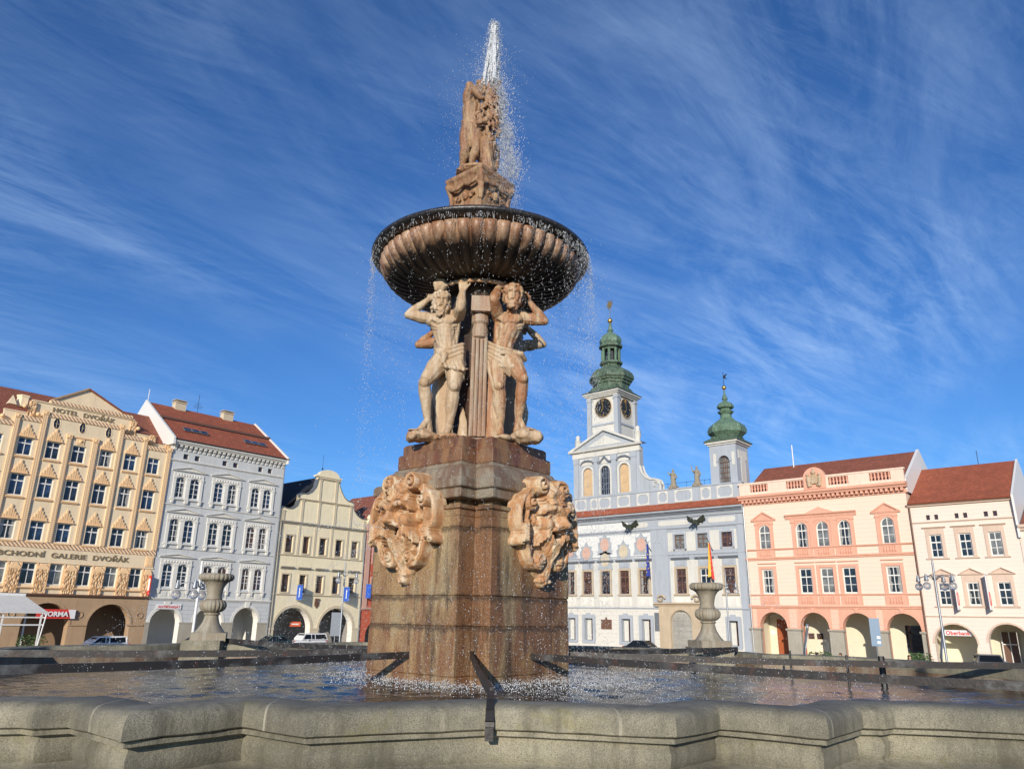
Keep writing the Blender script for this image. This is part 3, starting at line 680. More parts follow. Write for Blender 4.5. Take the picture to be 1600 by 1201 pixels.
# ---------------------------------------------------------------- cream gabled house
h = House('L', 34.75, 47.6, 'cream_gabled_house', 'cream yellow baroque gabled house with two wide arches and blue banners')
gab = [(34.75, 13.4), (35.0, 13.62), (35.6, 13.5), (36.3, 13.55), (36.9, 14.0), (37.1, 14.6), (37.1, 15.3), (37.5, 15.5), (38.2, 15.55), (38.8, 15.9), (39.3, 16.6), (39.55, 17.5), (39.55, 18.1),
       (42.85, 18.1), (42.85, 17.2), (43.2, 16.5), (43.7, 15.8), (44.3, 15.4), (45.2, 15.25), (45.25, 14.9), (45.4, 14.3), (45.9, 13.75), (46.6, 13.4), (47.6, 13.35)]
cw = [(35.9, 36.9), (38.28, 39.17), (40.65, 41.6), (43.0, 44.0), (45.46, 46.42)]
holes = [arch_pts(a, b, 8.48, 10.44) for a, b in cw] + [arch_pts(a, b, 4.0, 5.98) for a, b in cw]
mb = MB(); out = [(34.75, 3.7), (47.6, 3.7), (47.6, 13.35)] + gab[::-1][1:]
wall_front(mb, out, holes, .35); shell(mb, 34.75, 47.6, 12.3, 14, 0, 3.7); mb.poly([(x, z) for x, z in gab] + [(47.6, 12.2), (34.75, 12.2)], .004, .5)
h.part('wall', mb, M['cream_wall'])
ar = [(35.45, 40.36, 2.28), (41.53, 46.5, 2.3)]
mb = MB(); wall_front(mb, [(34.75, GZ - .1), (47.6, GZ - .1), (47.6, 3.7), (34.75, 3.7)], [arch_pts(a, b, GZ - .05, t, 2.42, 16) for a, b, t in ar], .95, -.02, 0, 1)
h.part('ground_floor_wall', mb, [M['cream_wall'], M['arcade_white']])
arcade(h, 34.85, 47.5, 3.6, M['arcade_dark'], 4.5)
for a, b, t in ar:
    c = (a + b) / 2; r0 = (b - a) / 2; mb = MB()
    for k in range(18):
        a0, a1 = PI * k / 18, PI * (k + 1) / 18
        mb.poly([(c + r * math.cos(q), t - 2.42 + r * math.sin(q) * (2.42 / r0 if r == r0 else 1)) for r, q in ((r0, a0), (r0 + .28, a0), (r0 + .28, a1), (r0, a1))], -.08, -.02)
    h.part('arch_moulding', mb, M['cream_trim'])
for a, b in ((34.75, 35.45), (40.36, 41.53), (46.5, 47.6)):
    mb = MB(); mb.box(a - .01, b + .01, -.09, .0, GZ - .05, -.15); mb.box(a - .06, b + .06, -.14, .0, -.15, .0); h.part('pier_base', mb, M['cream_trim'])
for i, (a, b) in enumerate(cw):
    for z0, z1 in ((8.48, 10.44), (4.0, 5.98)):
        w = round(b - a, 1)
        h.window(a, b, z0, z1, 'rect', 0 if z0 > 8 else 1, () if z0 > 8 else (.6,), 'wood', 'glass' if (i + int(z0)) % 3 else 'glass_brown', y=.22, fw=.05, bar=.03)
        h.rep('window_surround', (w,), lambda mb, w=w: (mb.box(-w / 2 - .17, -w / 2, -.07, 0, -.15, 2.13), mb.box(w / 2, w / 2 + .17, -.07, 0, -.15, 2.13), mb.box(-w / 2, w / 2, -.07, 0, 1.97, 2.13), mb.box(-w / 2, w / 2, -.09, 0, -.15, 0)), M['cream_trim'], (a + b) / 2, z0)
    h.rep('window_hood', 1, hood(1.75, .35, .28), M['pier'], (a + b) / 2, 6.6)
string(h, 34.75, 47.6, 8.1, .14, .14, M['cream_trim']); string(h, 34.7, 47.65, 11.8, .3, .3, M['pier'], 'cornice'); string(h, 34.75, 47.6, 3.62, .16, .16, M['cream_trim'])
string(h, 37.0, 45.2, 14.75, .2, .22, M['cream_trim'], 'gable_cornice'); string(h, 39.45, 42.95, 17.6, .2, .22, M['cream_trim'], 'gable_cornice')
mb = MB(); pts = [(39.45 + .0, 18.1)] + [(41.2 + 1.55 * math.cos(t), 18.1 + .85 * math.sin(t)) for t in [PI - PI * k / 12 for k in range(13)]]; mb.poly(pts[1:], -.05, .5)
mb.box(39.25, 43.1, -.12, .6, 17.95, 18.12); h.part('gable_head', mb, M['cream_wall'])
for x, z0, z1 in ((40.0, 15.0, 17.6), (42.4, 15.0, 17.6), (37.7, 12.1, 14.75), (40.1, 12.1, 14.75), (42.5, 12.1, 14.75), (44.9, 12.1, 14.75), (35.2, 12.1, 13.3), (47.2, 12.1, 13.2)):
    mb = MB(); mb.box(x - .16, x + .16, -.09, 0, z0, z1 - .12); mb.box(x - .2, x + .2, -.12, 0, z1 - .12, z1); h.part('gable_pilaster', mb, M['cream_trim'])
for x in (35.2, 37.6, 39.9, 42.3, 44.72, 47.15):
    mb = MB(); mb.box(x - .14, x + .14, -.06, 0, 8.24, 11.8); h.part('pilaster', mb, M['cream_trim'])
# copper edging of the curved gable
mb = MB()
for i in range(len(gab) - 1):
    (x0, z0), (x1, z1) = gab[i], gab[i + 1]
    if abs(x1 - x0) > 3: h.part('gable_edging', mb, M['zinc']); mb = MB(); continue
    mb.add([(x0, -.12, z0 + .02), (x1, -.12, z1 + .02), (x1, .62, z1 + .02), (x0, .62, z0 + .02), (x0, -.12, z0 + .1), (x1, -.12, z1 + .1), (x1, .62, z1 + .1), (x0, .62, z0 + .1)], [(0, 3, 2, 1), (4, 5, 6, 7), (0, 1, 5, 4), (2, 3, 7, 6)])
h.part('gable_edging', mb, M['zinc'])
mb = MB(); roof_plane(mb, (34.75, .5, 13.2), (41.2, .5, 18.3), (41.2, 14, 18.3), (34.75, 14, 13.2)); roof_plane(mb, (47.6, 14, 13.2), (41.2, 14, 18.3), (41.2, .5, 18.3), (47.6, .5, 13.2))
rf = h.part('roof', mb, M['tile_black']); add_uv(rf)
h.part('chimney', MB().box(35.1, 35.7, 3.0, 3.6, 14, 16.3), M['darkmetal'], rf)
h.part('gable_spike', MB().tube([(40.2, .2, 18.7), (40.2, .2, 20.8)], .02, 5).ball((40.2, .2, 19.0), .12, 8), M['darkmetal'])
downpipe(h, 34.95, 11.9, 'pier'); downpipe(h, 47.4, 11.5)
mb = MB(); mb.poly([(-.25, 0), (.25, 0), (.25, .3), (-.25, .3)], -.06, 0); mb.poly([(-.28, -.05), (0, -.5), (.28, -.05)], -.06, 0)
h.rep('coat_of_arms', 1, lambda q: (q.poly([(-.3, .35), (-.3, -.15), (0, -.5), (.3, -.15), (.3, .35)], -.12, 0), q.box(-.28, .28, -.2, 0, .4, .62), q.box(-.04, .04, -.16, -.1, -.2, .2), q.box(-.15, .15, -.16, -.1, .05, .12)), M['wood'], 40.95, 2.75)
M['banner_blue'] = plain('blue_banner_cloth', (.02, .1, .5), .7)
def lozenge(mb):
    mb.box(-.02, .02, -1.25, -.15, 0, 1.65)
for i, x in enumerate((38.0, 44.72)):
    mb = MB(); lozenge(mb); b = mb.build('banner', M['banner_blue']); b.location = row_point('L', x, -.05, 3.15); b.rotation_euler = (0, 0, row_rot('L'))
    tag(b, ('blue banner hanging out from the cream house, the one by its left arch', 'blue banner hanging out from the cream house, the one by its right arch')[i], 'banner', 'blue banners on the cream house')
    for zz in (1.7, -.05): MB().tube([(0, -.1, zz), (0, -1.3, zz)], .03, 6).build('bracket', M['greymetal'], b)
    MB().box(-.026, .026, -.75, -.6, .3, 1.35).build('white_lettering', M['sign_white'], b)
M['sign_orange'] = plain('orange_sign', (.7, .12, .04), .5)
sg = MB().box(-.75, .75, -.05, .0, 0, .55).build('shop_sign', M['sign_orange']); sg.location = row_point('L', 39.2, 1.4, .15); sg.rotation_euler = (0, 0, row_rot('L')); tag(sg, 'orange red shop sign hanging in the left arch of the cream house', 'shop sign')
MB().box(-.5, .5, -.06, -.05, .2, .35).build('lettering_bar', M['sign_white'], sg)

# ---------------------------------------------------------------- red house half hidden by the fountain
h = House('L', 47.65, 60, 'red_house', 'narrow brick red house with pink pilasters half hidden behind the fountain pedestal')
rw = [(49.0, 50.2), (52.2, 53.4), (55.4, 56.6)]
holes = [arch_pts(a, b, z, z + 2.1) for a, b in rw for z in (3.9, 8.2)] + [arch_pts(48.6, 52.4, GZ - .05, 1.0, 'round', 12), arch_pts(53.6, 57.4, GZ - .05, 1.0, 'round', 12)]
mb = MB(); wall_front(mb, [(47.65, GZ - .1), (60, GZ - .1), (60, 13.3), (47.65, 13.3)], holes, .4); shell(mb, 47.65, 60, 13.3, 12); h.part('wall', mb, M['red_wall'])
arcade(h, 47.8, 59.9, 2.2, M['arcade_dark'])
for a, b in rw:
    for z in (3.9, 8.2): h.window(a, b, z, z + 2.1, 'rect', 1, (.65,)); h.rep('window_surround', 'red', lambda mb: (mb.box(-.8, -.6, -.1, 0, -.3, 2.4), mb.box(.6, .8, -.1, 0, -.3, 2.4), mb.box(-.6, .6, -.1, 0, 2.1, 2.4)), M['pinkish'], (a + b) / 2, z)
for x in (48.05, 51.3, 54.4, 57.5): h.part('pilaster', MB().box(x - .35, x + .35, -.16, 0, 2.5, 12.9), M['pinkish'])
string(h, 47.6, 60, 12.9, .5, .4, M['cream_wall'], 'cornice'); string(h, 47.6, 60, 2.2, .3, .25, M['pinkish']); h.part('ball_finial', MB().lathe([(.3, 0), (.45, .3), (.3, .6), (.02, .75)], (48.1, 0, 13.4), 12), M['cream_wall'], smooth=True)
mb = MB(); roof_plane(mb, (47.7, .3, 13.5), (54.0, .3, 18.0), (54.0, 12, 18.0), (47.7, 12, 13.5)); roof_plane(mb, (60.2, 12, 13.5), (54.0, 12, 18.0), (54.0, .3, 18.0), (60.2, .3, 13.5))
rf = h.part('roof', mb, M['tile_brown']); add_uv(rf); h.part('gable', MB().poly([(47.7, 13.3), (60, 13.3), (54, 17.8)], .3, .5), M['red_wall'])
b = MB().box(-.02, .02, -1.1, -.15, 0, 1.7).build('banner', M['banner_blue']); b.location = row_point('L', 48.0, -.2, 3.6); b.rotation_euler = (0, 0, row_rot('L')); tag(b, 'blue banner on the red house close to the edge of the fountain pedestal', 'banner')
MB().tube([(0, -.05, 1.75), (0, -1.15, 1.75)], .03, 6).build('bracket', M['greymetal'], b)
# ---------------------------------------------------------------- town hall with its towers
h = House('R', -52.0, -21.45, 'town_hall', 'pale blue and white baroque town hall with green copper clock tower', 'town hall')
up = [(-29.97, -28.68), (-27.07, -25.75), (-24.12, -22.85)]
lowr = [(-47.9, -46.65), (-45.43, -44.28), (-43.0, -41.65), (-40.27, -38.98), (-37.55, -36.26), (-34.78, -33.53), (-29.9, -28.72), (-26.93, -25.7), (-24.03, -22.8)]
grd = [(-47.9, -46.7), (-45.5, -44.25), (-42.9, -41.65), (-37.5, -36.3), (-34.75, -33.5), (-23.9, -22.85)]
door = arch_pts(-30.78, -28.1, GZ - .05, 2.7, 'round', 14)
holes = [arch_pts(a, b, 9.45, 11.08) for a, b in up] + [arch_pts(a, b, 4.5, 7.2) for a, b in lowr] + [arch_pts(a, b, -.9, 1.62) for a, b in grd] + [door]
dep = [.3] * (len(up) + len(lowr)) + [.7] * len(grd) + [1.6]
mb = MB(); wall_front(mb, [(-52, GZ - .1), (-21.45, GZ - .1), (-21.45, 14.0), (-52, 14.0)], holes, dep); shell(mb, -52, -21.45, 14.0, 14)
h.part('wall', mb, M['th_blue'])
# cream fields of the upper floors, set between the blue pilaster strips
def field(name, x0, x1, z0, z1, holes, mat, y=-.02):
    mb = MB(); hs = [q for q in holes if x0 < (q[0][0] + q[1][0]) / 2 < x1 and z0 < q[-1][1] < z1 + .5]
    wall_front(mb, [(x0, z0), (x1, z0), (x1, z1), (x0, z1)], hs, -y, y)
    mb.add([(x0, y, z1), (x1, y, z1), (x1, 0, z1), (x0, 0, z1)], [(0, 1, 2, 3)])
    h.part(name, mb, mat)
uh = [arch_pts(a - .22, b + .22, 9.25, 11.3) for a, b in up]
field('plaster_field', -30.85, -21.9, 9.2, 11.35, uh, M['th_white'])
g1 = [arch_pts(a - .25, b + .25, 4.3, 7.45) for a, b in lowr]
field('plaster_field', -30.7, -22.3, 2.95, 8.2, g1, M['th_white']); field('plaster_field', -51.5, -33.1, 2.95, 8.2, g1, M['th_white'])
def rusticated(name, c, k=.72):
    n = newmat(name); br = n.add('ShaderNodeTexBrick'); br.offset = .5
    for i, val in (('Scale', 1.), ('Mortar Size', .012), ('Brick Width', 1.5), ('Row Height', .5)): br.inputs[i].default_value = val
    sw = n.add('ShaderNodeMapping'); sw.inputs['Rotation'].default_value = (R(-90), 0, 0); n.link(n.coord(), sw.inputs[0]); n.link(sw.outputs[0], br.inputs['Vector'])
    n.bump(br.outputs['Fac'], -1., .05)
    c1 = n.mix(n.noise(n.coord(), 1.2, 6), mul(c, .93), mul(c, 1.05))
    return n.out(n.mix(br.outputs['Fac'], c1, mul(c, k)), .85)
M['th_rust'] = rusticated('cream_rusticated_plaster', (.62, .6, .54))
gh = [arch_pts(a - .4, b + .4, -1.1, 1.95) for a, b in grd] + [arch_pts(-32.3, -27.0, GZ - .05, 3.2)]
mb = MB(); wall_front(mb, [(-51.5, GZ - .05), (-22.3, GZ - .05), (-22.3, 2.8), (-51.5, 2.8)], gh, .03, -.03); h.part('ground_floor_wall', mb, M['th_rust'])
for a, b in grd:
    w = b - a
    h.rep('window_surround', ('g', round(w, 1)), lambda mb, w=round(w, 1): (mb.box(-w / 2 - .36, -w / 2, -.08, 0, -.2, 3.0), mb.box(w / 2, w / 2 + .36, -.08, 0, -.2, 3.0), mb.box(-w / 2, w / 2, -.08, 0, 2.55, 3.0), mb.box(-.3, .3, -.13, 0, 2.55, 3.2), mb.box(-w / 2 - .36, w / 2 + .36, -.12, 0, -.35, -.2)), M['th_blue'], (a + b) / 2, -.9)
    h.rep('shutter', 1, lambda mb: mb.box(-.3, .3, 0, .04, .02, 2.45), M['th_white'], (a + b) / 2 - .28, -.88, .5)
    h.rep('pane', 'g', lambda mb: mb.box(-.6, .6, 0, .03, 0, 2.5), M['glass_brown'], (a + b) / 2, -.9, .62)
for i, (a, b) in enumerate(lowr):
    h.window(a, b, 4.5, 7.2, 'rect', 1, (.72, .36), 'wood' if i != 7 else 'white', ('glass_brown', 'glass_curtain', 'glass_brown', 'glass')[i % 4], y=.12, fw=.07, bar=.05)
    h.rep('window_frame', 'th', lambda mb: (mb.box(-.85, -.63, -.1, 0, -.05, 2.72), mb.box(.63, .85, -.1, 0, -.05, 2.72), mb.box(-.85, .85, -.1, 0, 2.72, 2.94), mb.prof(-.98, .98, [(0, -.25), (-.1, -.25), (-.2, -.15), (-.2, -.05), (0, -.05)])), M['th_sand'], (a + b) / 2, 4.5)
    h.rep('window_head_panel', 1, lambda mb: (mb.box(-.8, .8, -.05, 0, 0, .75), mb.box(-.55, .55, -.09, -.05, .15, .6)), M['th_blue'], (a + b) / 2, 7.46)
    h.rep('window_hood', 'th', hood(2.3, .3, .28), M['zinc'], (a + b) / 2, 8.22)
    h.rep('window_apron', 'th', lambda mb: (mb.box(-.95, .95, -.05, 0, 0, 1.0), mb.box(-.75, .75, -.08, -.05, .12, .88)), M['grey_trim'], (a + b) / 2, 3.1)
for i, (a, b) in enumerate(up):
    h.window(a, b, 9.45, 11.08, 'rect', 1, (.33, .66), 'wood', ('glass_grey', 'glass_grey', 'glass_brown')[i], y=.12, fw=.07)
    h.rep('window_frame', 'thu', lambda mb: (mb.box(-.86, -.64, -.07, 0, -.2, 1.85), mb.box(.64, .86, -.07, 0, -.2, 1.85), mb.box(-.64, .64, -.07, 0, 1.63, 1.85), mb.box(-.86, .86, -.07, 0, -.2, 0), mb.poly([(-.5, 1.85), (.5, 1.85), (.15, 2.1), (0, 2.25), (-.15, 2.1)], -.07, 0)), M['th_blue'], (a + b) / 2, 9.45)
string(h, -52, -21.4, 8.75, .14, .14, M['th_blue']); string(h, -52, -21.4, 2.78, .18, .16, M['th_blue'])
for a, b in ((-33.05, -30.85), (-22.28, -21.5)):
    h.part('pilaster_strip', MB().box(a, b, -.1, 0, 2.95, 11.8), M['th_blue'])
for x in (-43.9, -41.0, -38.1, -35.5, -27.82, -24.9, -46.1, -48.6):
    h.part('pilaster', MB().box(x - .42, x + .42, -.07, 0, 3.0, 8.1), M['th_white'])
string(h, -52, -21.35, 11.75, .2, .2, M['th_blue'])
mb = MB(); mb.box(-52, -21.45, -.06, 0, 11.95, 13.0); h.part('frieze', mb, M['th_blue'])
for x0, x1 in ((-33.0 - 2.6, -33.4), (-32.0, -27.9), (-27.3, -26.2 + 0), (-25.6, -22.3)):
    r = .3; pts = [(x0 + r + r * math.cos(t), 12.48 + r * math.sin(t)) for t in [PI / 2 + PI * k / 8 for k in range(9)]] + [(x1 - r + r * math.cos(t), 12.48 + r * math.sin(t)) for t in [-PI / 2 + PI * k / 8 for k in range(9)]]
    h.part('frieze_panel', MB().poly(pts, -.1, -.06), M['th_white'])
n = newmat('grisaille_scroll_fresco'); v = n.coord((1, 1, 1))
f = n.noise(v, 2.6, 7, .75, 2.2)
M['scroll'] = n.out(n.mix(n.ramp(f, [(.43, 0), (.47, 1), (.53, 1), (.57, 0)]), (.78, .76, .69), (.55, .57, .58)), .85)
h.part('frieze_fresco', MB().box(-52, -36.2, -.09, -.06, 12.0, 12.95), M['scroll'])
mb = MB(); mb.prof(-52.1, -21.3, [(0, 13.0), (-.2, 13.02), (-.3, 13.3), (-.45, 13.4), (-.5, 13.6), (-.7, 13.72), (-.72, 13.95), (0, 14.0)]); h.part('cornice', mb, M['th_blue'])
mb = MB(); mb.prof(-52.1, -21.2, [(-.74, 13.5), (-.8, 13.52), (-.8, 13.58), (-.74, 13.58)]); h.part('gutter', mb, M['darkmetal'])
mb = MB(); roof_plane(mb, (-52.1, -.85, 13.98), (-21.3, -.85, 13.98), (-21.3, .1, 14.8), (-52.1, .1, 14.8)); o = h.part('eave_tiles', mb, M['tile_red']); add_uv(o)
# attic balustrade wall with framed panels
mb = MB(); mb.box(-52, -21.35, .1, .5, 13.9, 16.4); mb.box(-52, -21.3, .02, .6, 16.4, 16.55); h.part('attic_wall', mb, M['th_blue'])
def cham(x0, x1, z0, z1, c): return [(x0 + c, z0), (x1 - c, z0), (x1, z0 + c), (x1, z1 - c), (x1 - c, z1), (x0 + c, z1), (x0, z1 - c), (x0, z0 + c)]
for x0, x1 in ((-51.4, -49.6), (-49.0, -47.2), (-46.6, -44.8), (-44.2, -42.4), (-41.8, -41.0 + .3), (-40.55, -38.7), (-37.75, -35.85), (-34.9, -33.15), (-32.0, -30.6), (-29.7, -27.4), (-26.35, -25.05), (-24.35, -22.4)):
    mb = MB(); wall_front(mb, [(x0, 14.85), (x1, 14.85), (x1, 16.3), (x0, 16.3)], [cham(x0 + .15, x1 - .15, 15.0, 16.15, .3)], .06, .04)
    mb.box(x0, x1, .05, .1, 16.3, 16.302)
    h.part('attic_panel_frame', mb, M['th_white'])
h.part('railing', MB().tube([(-32, .5, 17.2), (-25.2, .5, 17.2)], .02, 4).tube([(-30.8, .5, 16.5), (-30.8, .5, 17.3)], .02, 4).tube([(-28.3, .5, 16.5), (-28.3, .5, 17.3)], .02, 4).tube([(-26, .5, 16.5), (-26, .5, 17.3)], .02, 4).tube([(-25.3, .5, 16.5), (-25.3, .5, 17.3)], .02, 4), M['darkmetal'])
# portal
mb = MB(); mb.box(-32.2, -30.78, -.35, 0, GZ, 3.1); mb.box(-28.1, -27.1, -.35, 0, GZ, 3.1)
wall_front(mb, [(-30.78, 1.3), (-28.1, 1.3), (-28.1, 3.1), (-30.78, 3.1)], [], .3, -.34)
mb = MB(); a = arch_pts(-30.78, -28.1, GZ, 2.7, 'round', 14)
wall_front(mb, [(-32.2, GZ - .02), (-27.1, GZ - .02), (-27.1, 3.1), (-32.2, 3.1)], [a], .4, -.4); mb.add([(-32.2, -.4, GZ), (-32.2, 0, GZ), (-32.2, 0, 3.1), (-32.2, -.4, 3.1), (-27.1, -.4, GZ), (-27.1, 0, GZ), (-27.1, 0, 3.1), (-27.1, -.4, 3.1)], [(0, 3, 2, 1), (4, 5, 6, 7)])
mb.prof(-32.7, -26.7, [(0, 3.1), (-.45, 3.1), (-.5, 3.25), (-.75, 3.35), (-.75, 3.5), (0, 3.55)])
h.part('portal', mb, M['th_sand'])
for x, s_ in ((-31.9, 1), (-27.4, -1)):
    pts = [(x + s_ * (.0 + .55 * math.cos(t) * (1 - t / 9)), 3.95 + .45 * math.sin(t) * (1 - t / 9)) for t in [k * .45 for k in range(16)]]
    h.part('portal_scroll', MB().tube([(p[0], -.4, p[1]) for p in pts], .12, 6), M['th_sand'])
h.part('passage', MB().box(-36.6, -28.0, 1.6, 9, GZ - .05, GZ + .03).box(-36.8, -36.6, 1.6, 9, GZ, 3).box(-28.1, -27.8, 1.6, 9, GZ, 3).box(-36.6, -27.9, 1.6, 9, 2.8, 3).box(-36.6, -27.9, 9, 9.2, GZ, 3), M['arcade_dark'])
h.part('passage_sun_patch', MB().poly(arch_pts(-34.8, -32.6, GZ + .03, .9, 'seg'), 8.8, 8.95), M['arcade_in'])  # pale panel stands in for a sunlit patch inside the passage
h.part('plaque', MB().box(-40.4, -38.9, -.1, -.02, .43, 1.54).box(-39.75, -39.55, -.14, -.02, 1.54, 1.8), M['wood'])
h.part('notice_board', MB().box(-32.95, -32.35, -.16, -.03, .4, 2.4), M['zinc'])
# frescoes of the left wing
M['fresco_red'] = plaster('terracotta_fresco', (.62, .4, .32), .25); M['fresco_gold'] = plaster('ochre_gold_fresco', (.6, .52, .38), .3); M['fresco_grey'] = plaster('grisaille_fresco', (.38, .42, .46), .3)
h.part('fresco_field', MB().box(-51.5, -33.15, -.05, 0, 8.25 + .4, 11.5), M['scroll'])
def medallion(mb): mb.poly([(.62 * math.cos(t), .8 * math.sin(t)) for t in [2 * PI * k / 20 for k in range(20)]], -.12, -.06)
def cartouche(mb):
    mb.poly([(-1.15, -1.1), (1.15, -1.1), (.95, -.5), (1.0, .3), (.75, .5), (.85, .95), (.35, 1.0), (0, 1.55), (-.35, 1.0), (-.85, .95), (-.75, .5), (-1.0, .3), (-.95, -.5)], -.08, -.05)
for x, z, m in ((-45.0, 9.9, 'fresco_red'), (-42.45, 9.45, 'fresco_red'), (-39.65, 10.4, 'fresco_red'), (-39.65, 8.75 - .2, 'fresco_gold'), (-36.95, 9.45, 'fresco_gold'), (-34.4, 10.2, 'fresco_red'), (-48.0, 9.6, 'fresco_gold')):
    h.rep('painted_cartouche', 1, cartouche, M['fresco_grey'], x, z - .1); h.rep('painted_medallion', m, medallion, M[m], x, z, -.01)
# gabled block in front of the big tower
nich = [(-42.95, -41.45), (-40.2, -38.8), (-37.36, -35.95)]
mb = MB(); nh = [arch_pts(a, b, 16.7, 20.38, 'round', 10) for a, b in nich]
wall_front(mb, [(-44.5, 16.3), (-34.35, 16.3), (-34.35, 22.3), (-44.5, 22.3)], nh, .28, .15); shell(mb, -44.5, -34.35, 22.3, 1.05, .15, 16.3)
h.part('gable_wall', mb, M['th_blue'])
for i, (a, b) in enumerate(nich):
    h.rep('niche_panel', i, lambda mb, w=b - a: mb.poly(arch_pts(-w / 2 - .02, w / 2 + .02, 0, 3.7, 'round', 10), 0, .04), M['niche'] if i != 1 else M['glass'], (a + b) / 2, 16.7, .36)
    def ring(mb):
        for k in range(12):
            a0, a1 = PI * k / 12, PI * (k + 1) / 12
            mb.poly([(r * math.cos(q), r * math.sin(q)) for r, q in ((.73, a0), (1.0, a0), (1.0, a1), (.73, a1))], -.08, 0)
        mb.box(-1.0, -.73, -.06, 0, -3, 0); mb.box(.73, 1.0, -.06, 0, -3, 0)
    h.rep('niche_frame', 1, ring, M['th_white'], (a + b) / 2, 19.66, .15)
    if i == 1: h.rep('window_bars', 1, lambda mb: ([mb.box(x - .03, x + .03, 0, .05, 0, 3.5) for x in (-.35, 0, .35)], [mb.box(-.66, .66, 0, .05, z, z + .05) for z in (.7, 1.4, 2.1, 2.8)]), M['greymetal'], (a + b) / 2, 16.72, .3)
    def hd(mb):
        pts = [(-1.05, 0), (-.75, .3), (-.3, .45), (.3, .45), (.75, .3), (1.05, 0), (1.05, .18), (.75, .5), (.3, .66), (-.3, .66), (-.75, .5), (-1.05, .18)] if i != 1 else [(-1.05, .0), (-.6, .05), (0, .65), (.6, .05), (1.05, 0), (1.05, .2), (.65, .28), (0, .9), (-.65, .28), (-1.05, .2)]
        for k in range(5 if i != 1 else 4):
            q = pts[k], pts[k + 1], pts[-k - 2], pts[-k - 1]; mb.poly(list(q), -.28, 0)
    h.rep('niche_hood', i == 1, hd, M['zinc'], (a + b) / 2, 20.75, .15)
for x in (-44.0, -40.83, -38.08, -35.2): h.part('pilaster', MB().box(x - .38, x + .38, 0, .15, 16.5, 21.2).box(x - .45, x + .45, -.05, .15, 21.0, 21.7), M['th_blue'])
for a, b in ((-43.4, -41.4), (-40.3, -38.7), (-37.5, -35.8)): h.part('head_panel', MB().box(a, b, .09, .148, 20.7, 21.6), M['th_white'])
mb = MB(); mb.box(-44.6, -34.25, .02, .4, 21.75, 22.45); mb.prof(-45.0, -33.9, [(.1, 22.45), (-.35, 22.5), (-.45, 22.75), (.1, 22.8)]); h.part('cornice', mb, M['th_white'])
mb = MB(); mb.poly([(-44.7, 22.8), (-34.2, 22.8), (-39.45, 25.1)], .1, 1.0); h.part('pediment_wall', mb, M['th_blue'])
mb = MB(); mb.poly([(-42.2, 23.1), (-36.7, 23.1), (-39.45, 24.35)], .05, .1); h.part('pediment_panel', mb, M['th_white'])
mb = MB(); mb.poly([(-45.1, 22.78), (-39.45, 25.3), (-39.45, 25.0), (-44.4, 22.78)], -.3, 1.12); mb.poly([(-33.8, 22.78), (-39.45, 25.3), (-39.45, 25.0), (-34.5, 22.78)], -.3, 1.12); h.part('pediment_moulding', mb, M['th_white'])
for x in (-44.2, -34.9): h.rep('vase_finial', 1, lambda mb: mb.lathe([(.4, 0), (.35, .3), (.3, .5), (.42, .9), (.4, 1.5), (.45, 1.55), (.2, 1.7), (.35, 2.0), (.05, 2.3)], (0, 0, 0), 10), M['th_white'], x, 22.85, .8, smooth=True)
pts = [(-34.35, 16.5), (-31.6, 16.5), (-31.6, 17.2), (-31.85, 17.7), (-32.4, 17.95), (-33.0, 18.0), (-33.6, 18.3), (-34.1, 18.9), (-34.35, 19.8)]
h.part('volute', MB().poly(pts, .2, .9), M['th_blue'])
mb = MB()
for i in range(1, len(pts) - 1):
    (x0, z0), (x1, z1) = pts[i], pts[i + 1]; mb.tube([(x0, .15, z0), (x1, .15, z1)], .13, 5); mb.tube([(x0, .9, z0 + .05), (x1, .9, z1 + .05)], .13, 5)
mb.tube([(-32.3 + (.5 - .05 * k) * math.cos(k * .7), .12, 17.25 + (.5 - .05 * k) * math.sin(k * .7)) for k in range(9)], .08, 5); h.part('volute_moulding', mb, M['th_white'])
# the clock tower, standing behind the gable
tx0, tx1, ty0, ty1 = -42.4, -38.15, 1.2, 5.45
def lift(z, f): return EYE + (z - EYE) * f
zt = lift(29.7, 1.02)
mb = MB(); mb.box(tx0, tx1, ty0, ty1, 22, zt); h.part('clock_tower', mb, M['th_white'])
cxm, cym = (tx0 + tx1) / 2, (ty0 + ty1) / 2
for (x, y) in ((tx0, ty0), (tx1, ty0), (tx1, ty1), (tx0, ty1)):
    mb = MB(); mb.box(x - .32, x + .32, y - .32, y + .32, 22, zt - .15); mb.box(x - .4, x + .4, y - .4, y + .4, zt - .75, zt - .5); h.part('tower_corner_pilaster', mb, M['th_blue'])
mb = MB(); mb.box(tx0 - .12, tx1 + .12, ty0 - .12, ty1 + .12, lift(25.6, 1.02), lift(25.85, 1.02)); h.part('tower_string', mb, M['th_blue'])
mb = MB()
for k, (o_, z0, z1) in enumerate(((.35, zt - .3, zt - .1), (.55, zt - .1, zt + .1), (.75, zt + .1, zt + .3))): mb.box(tx0 - o_, tx1 + o_, ty0 - o_, ty1 + o_, z0, z1 - .001)
h.part('tower_cornice', mb, M['th_white'])
h.part('cornice_cover', MB().box(tx0 - .82, tx1 + .82, ty0 - .82, ty1 + .82, zt + .3, zt + .38), M['darkmetal'])
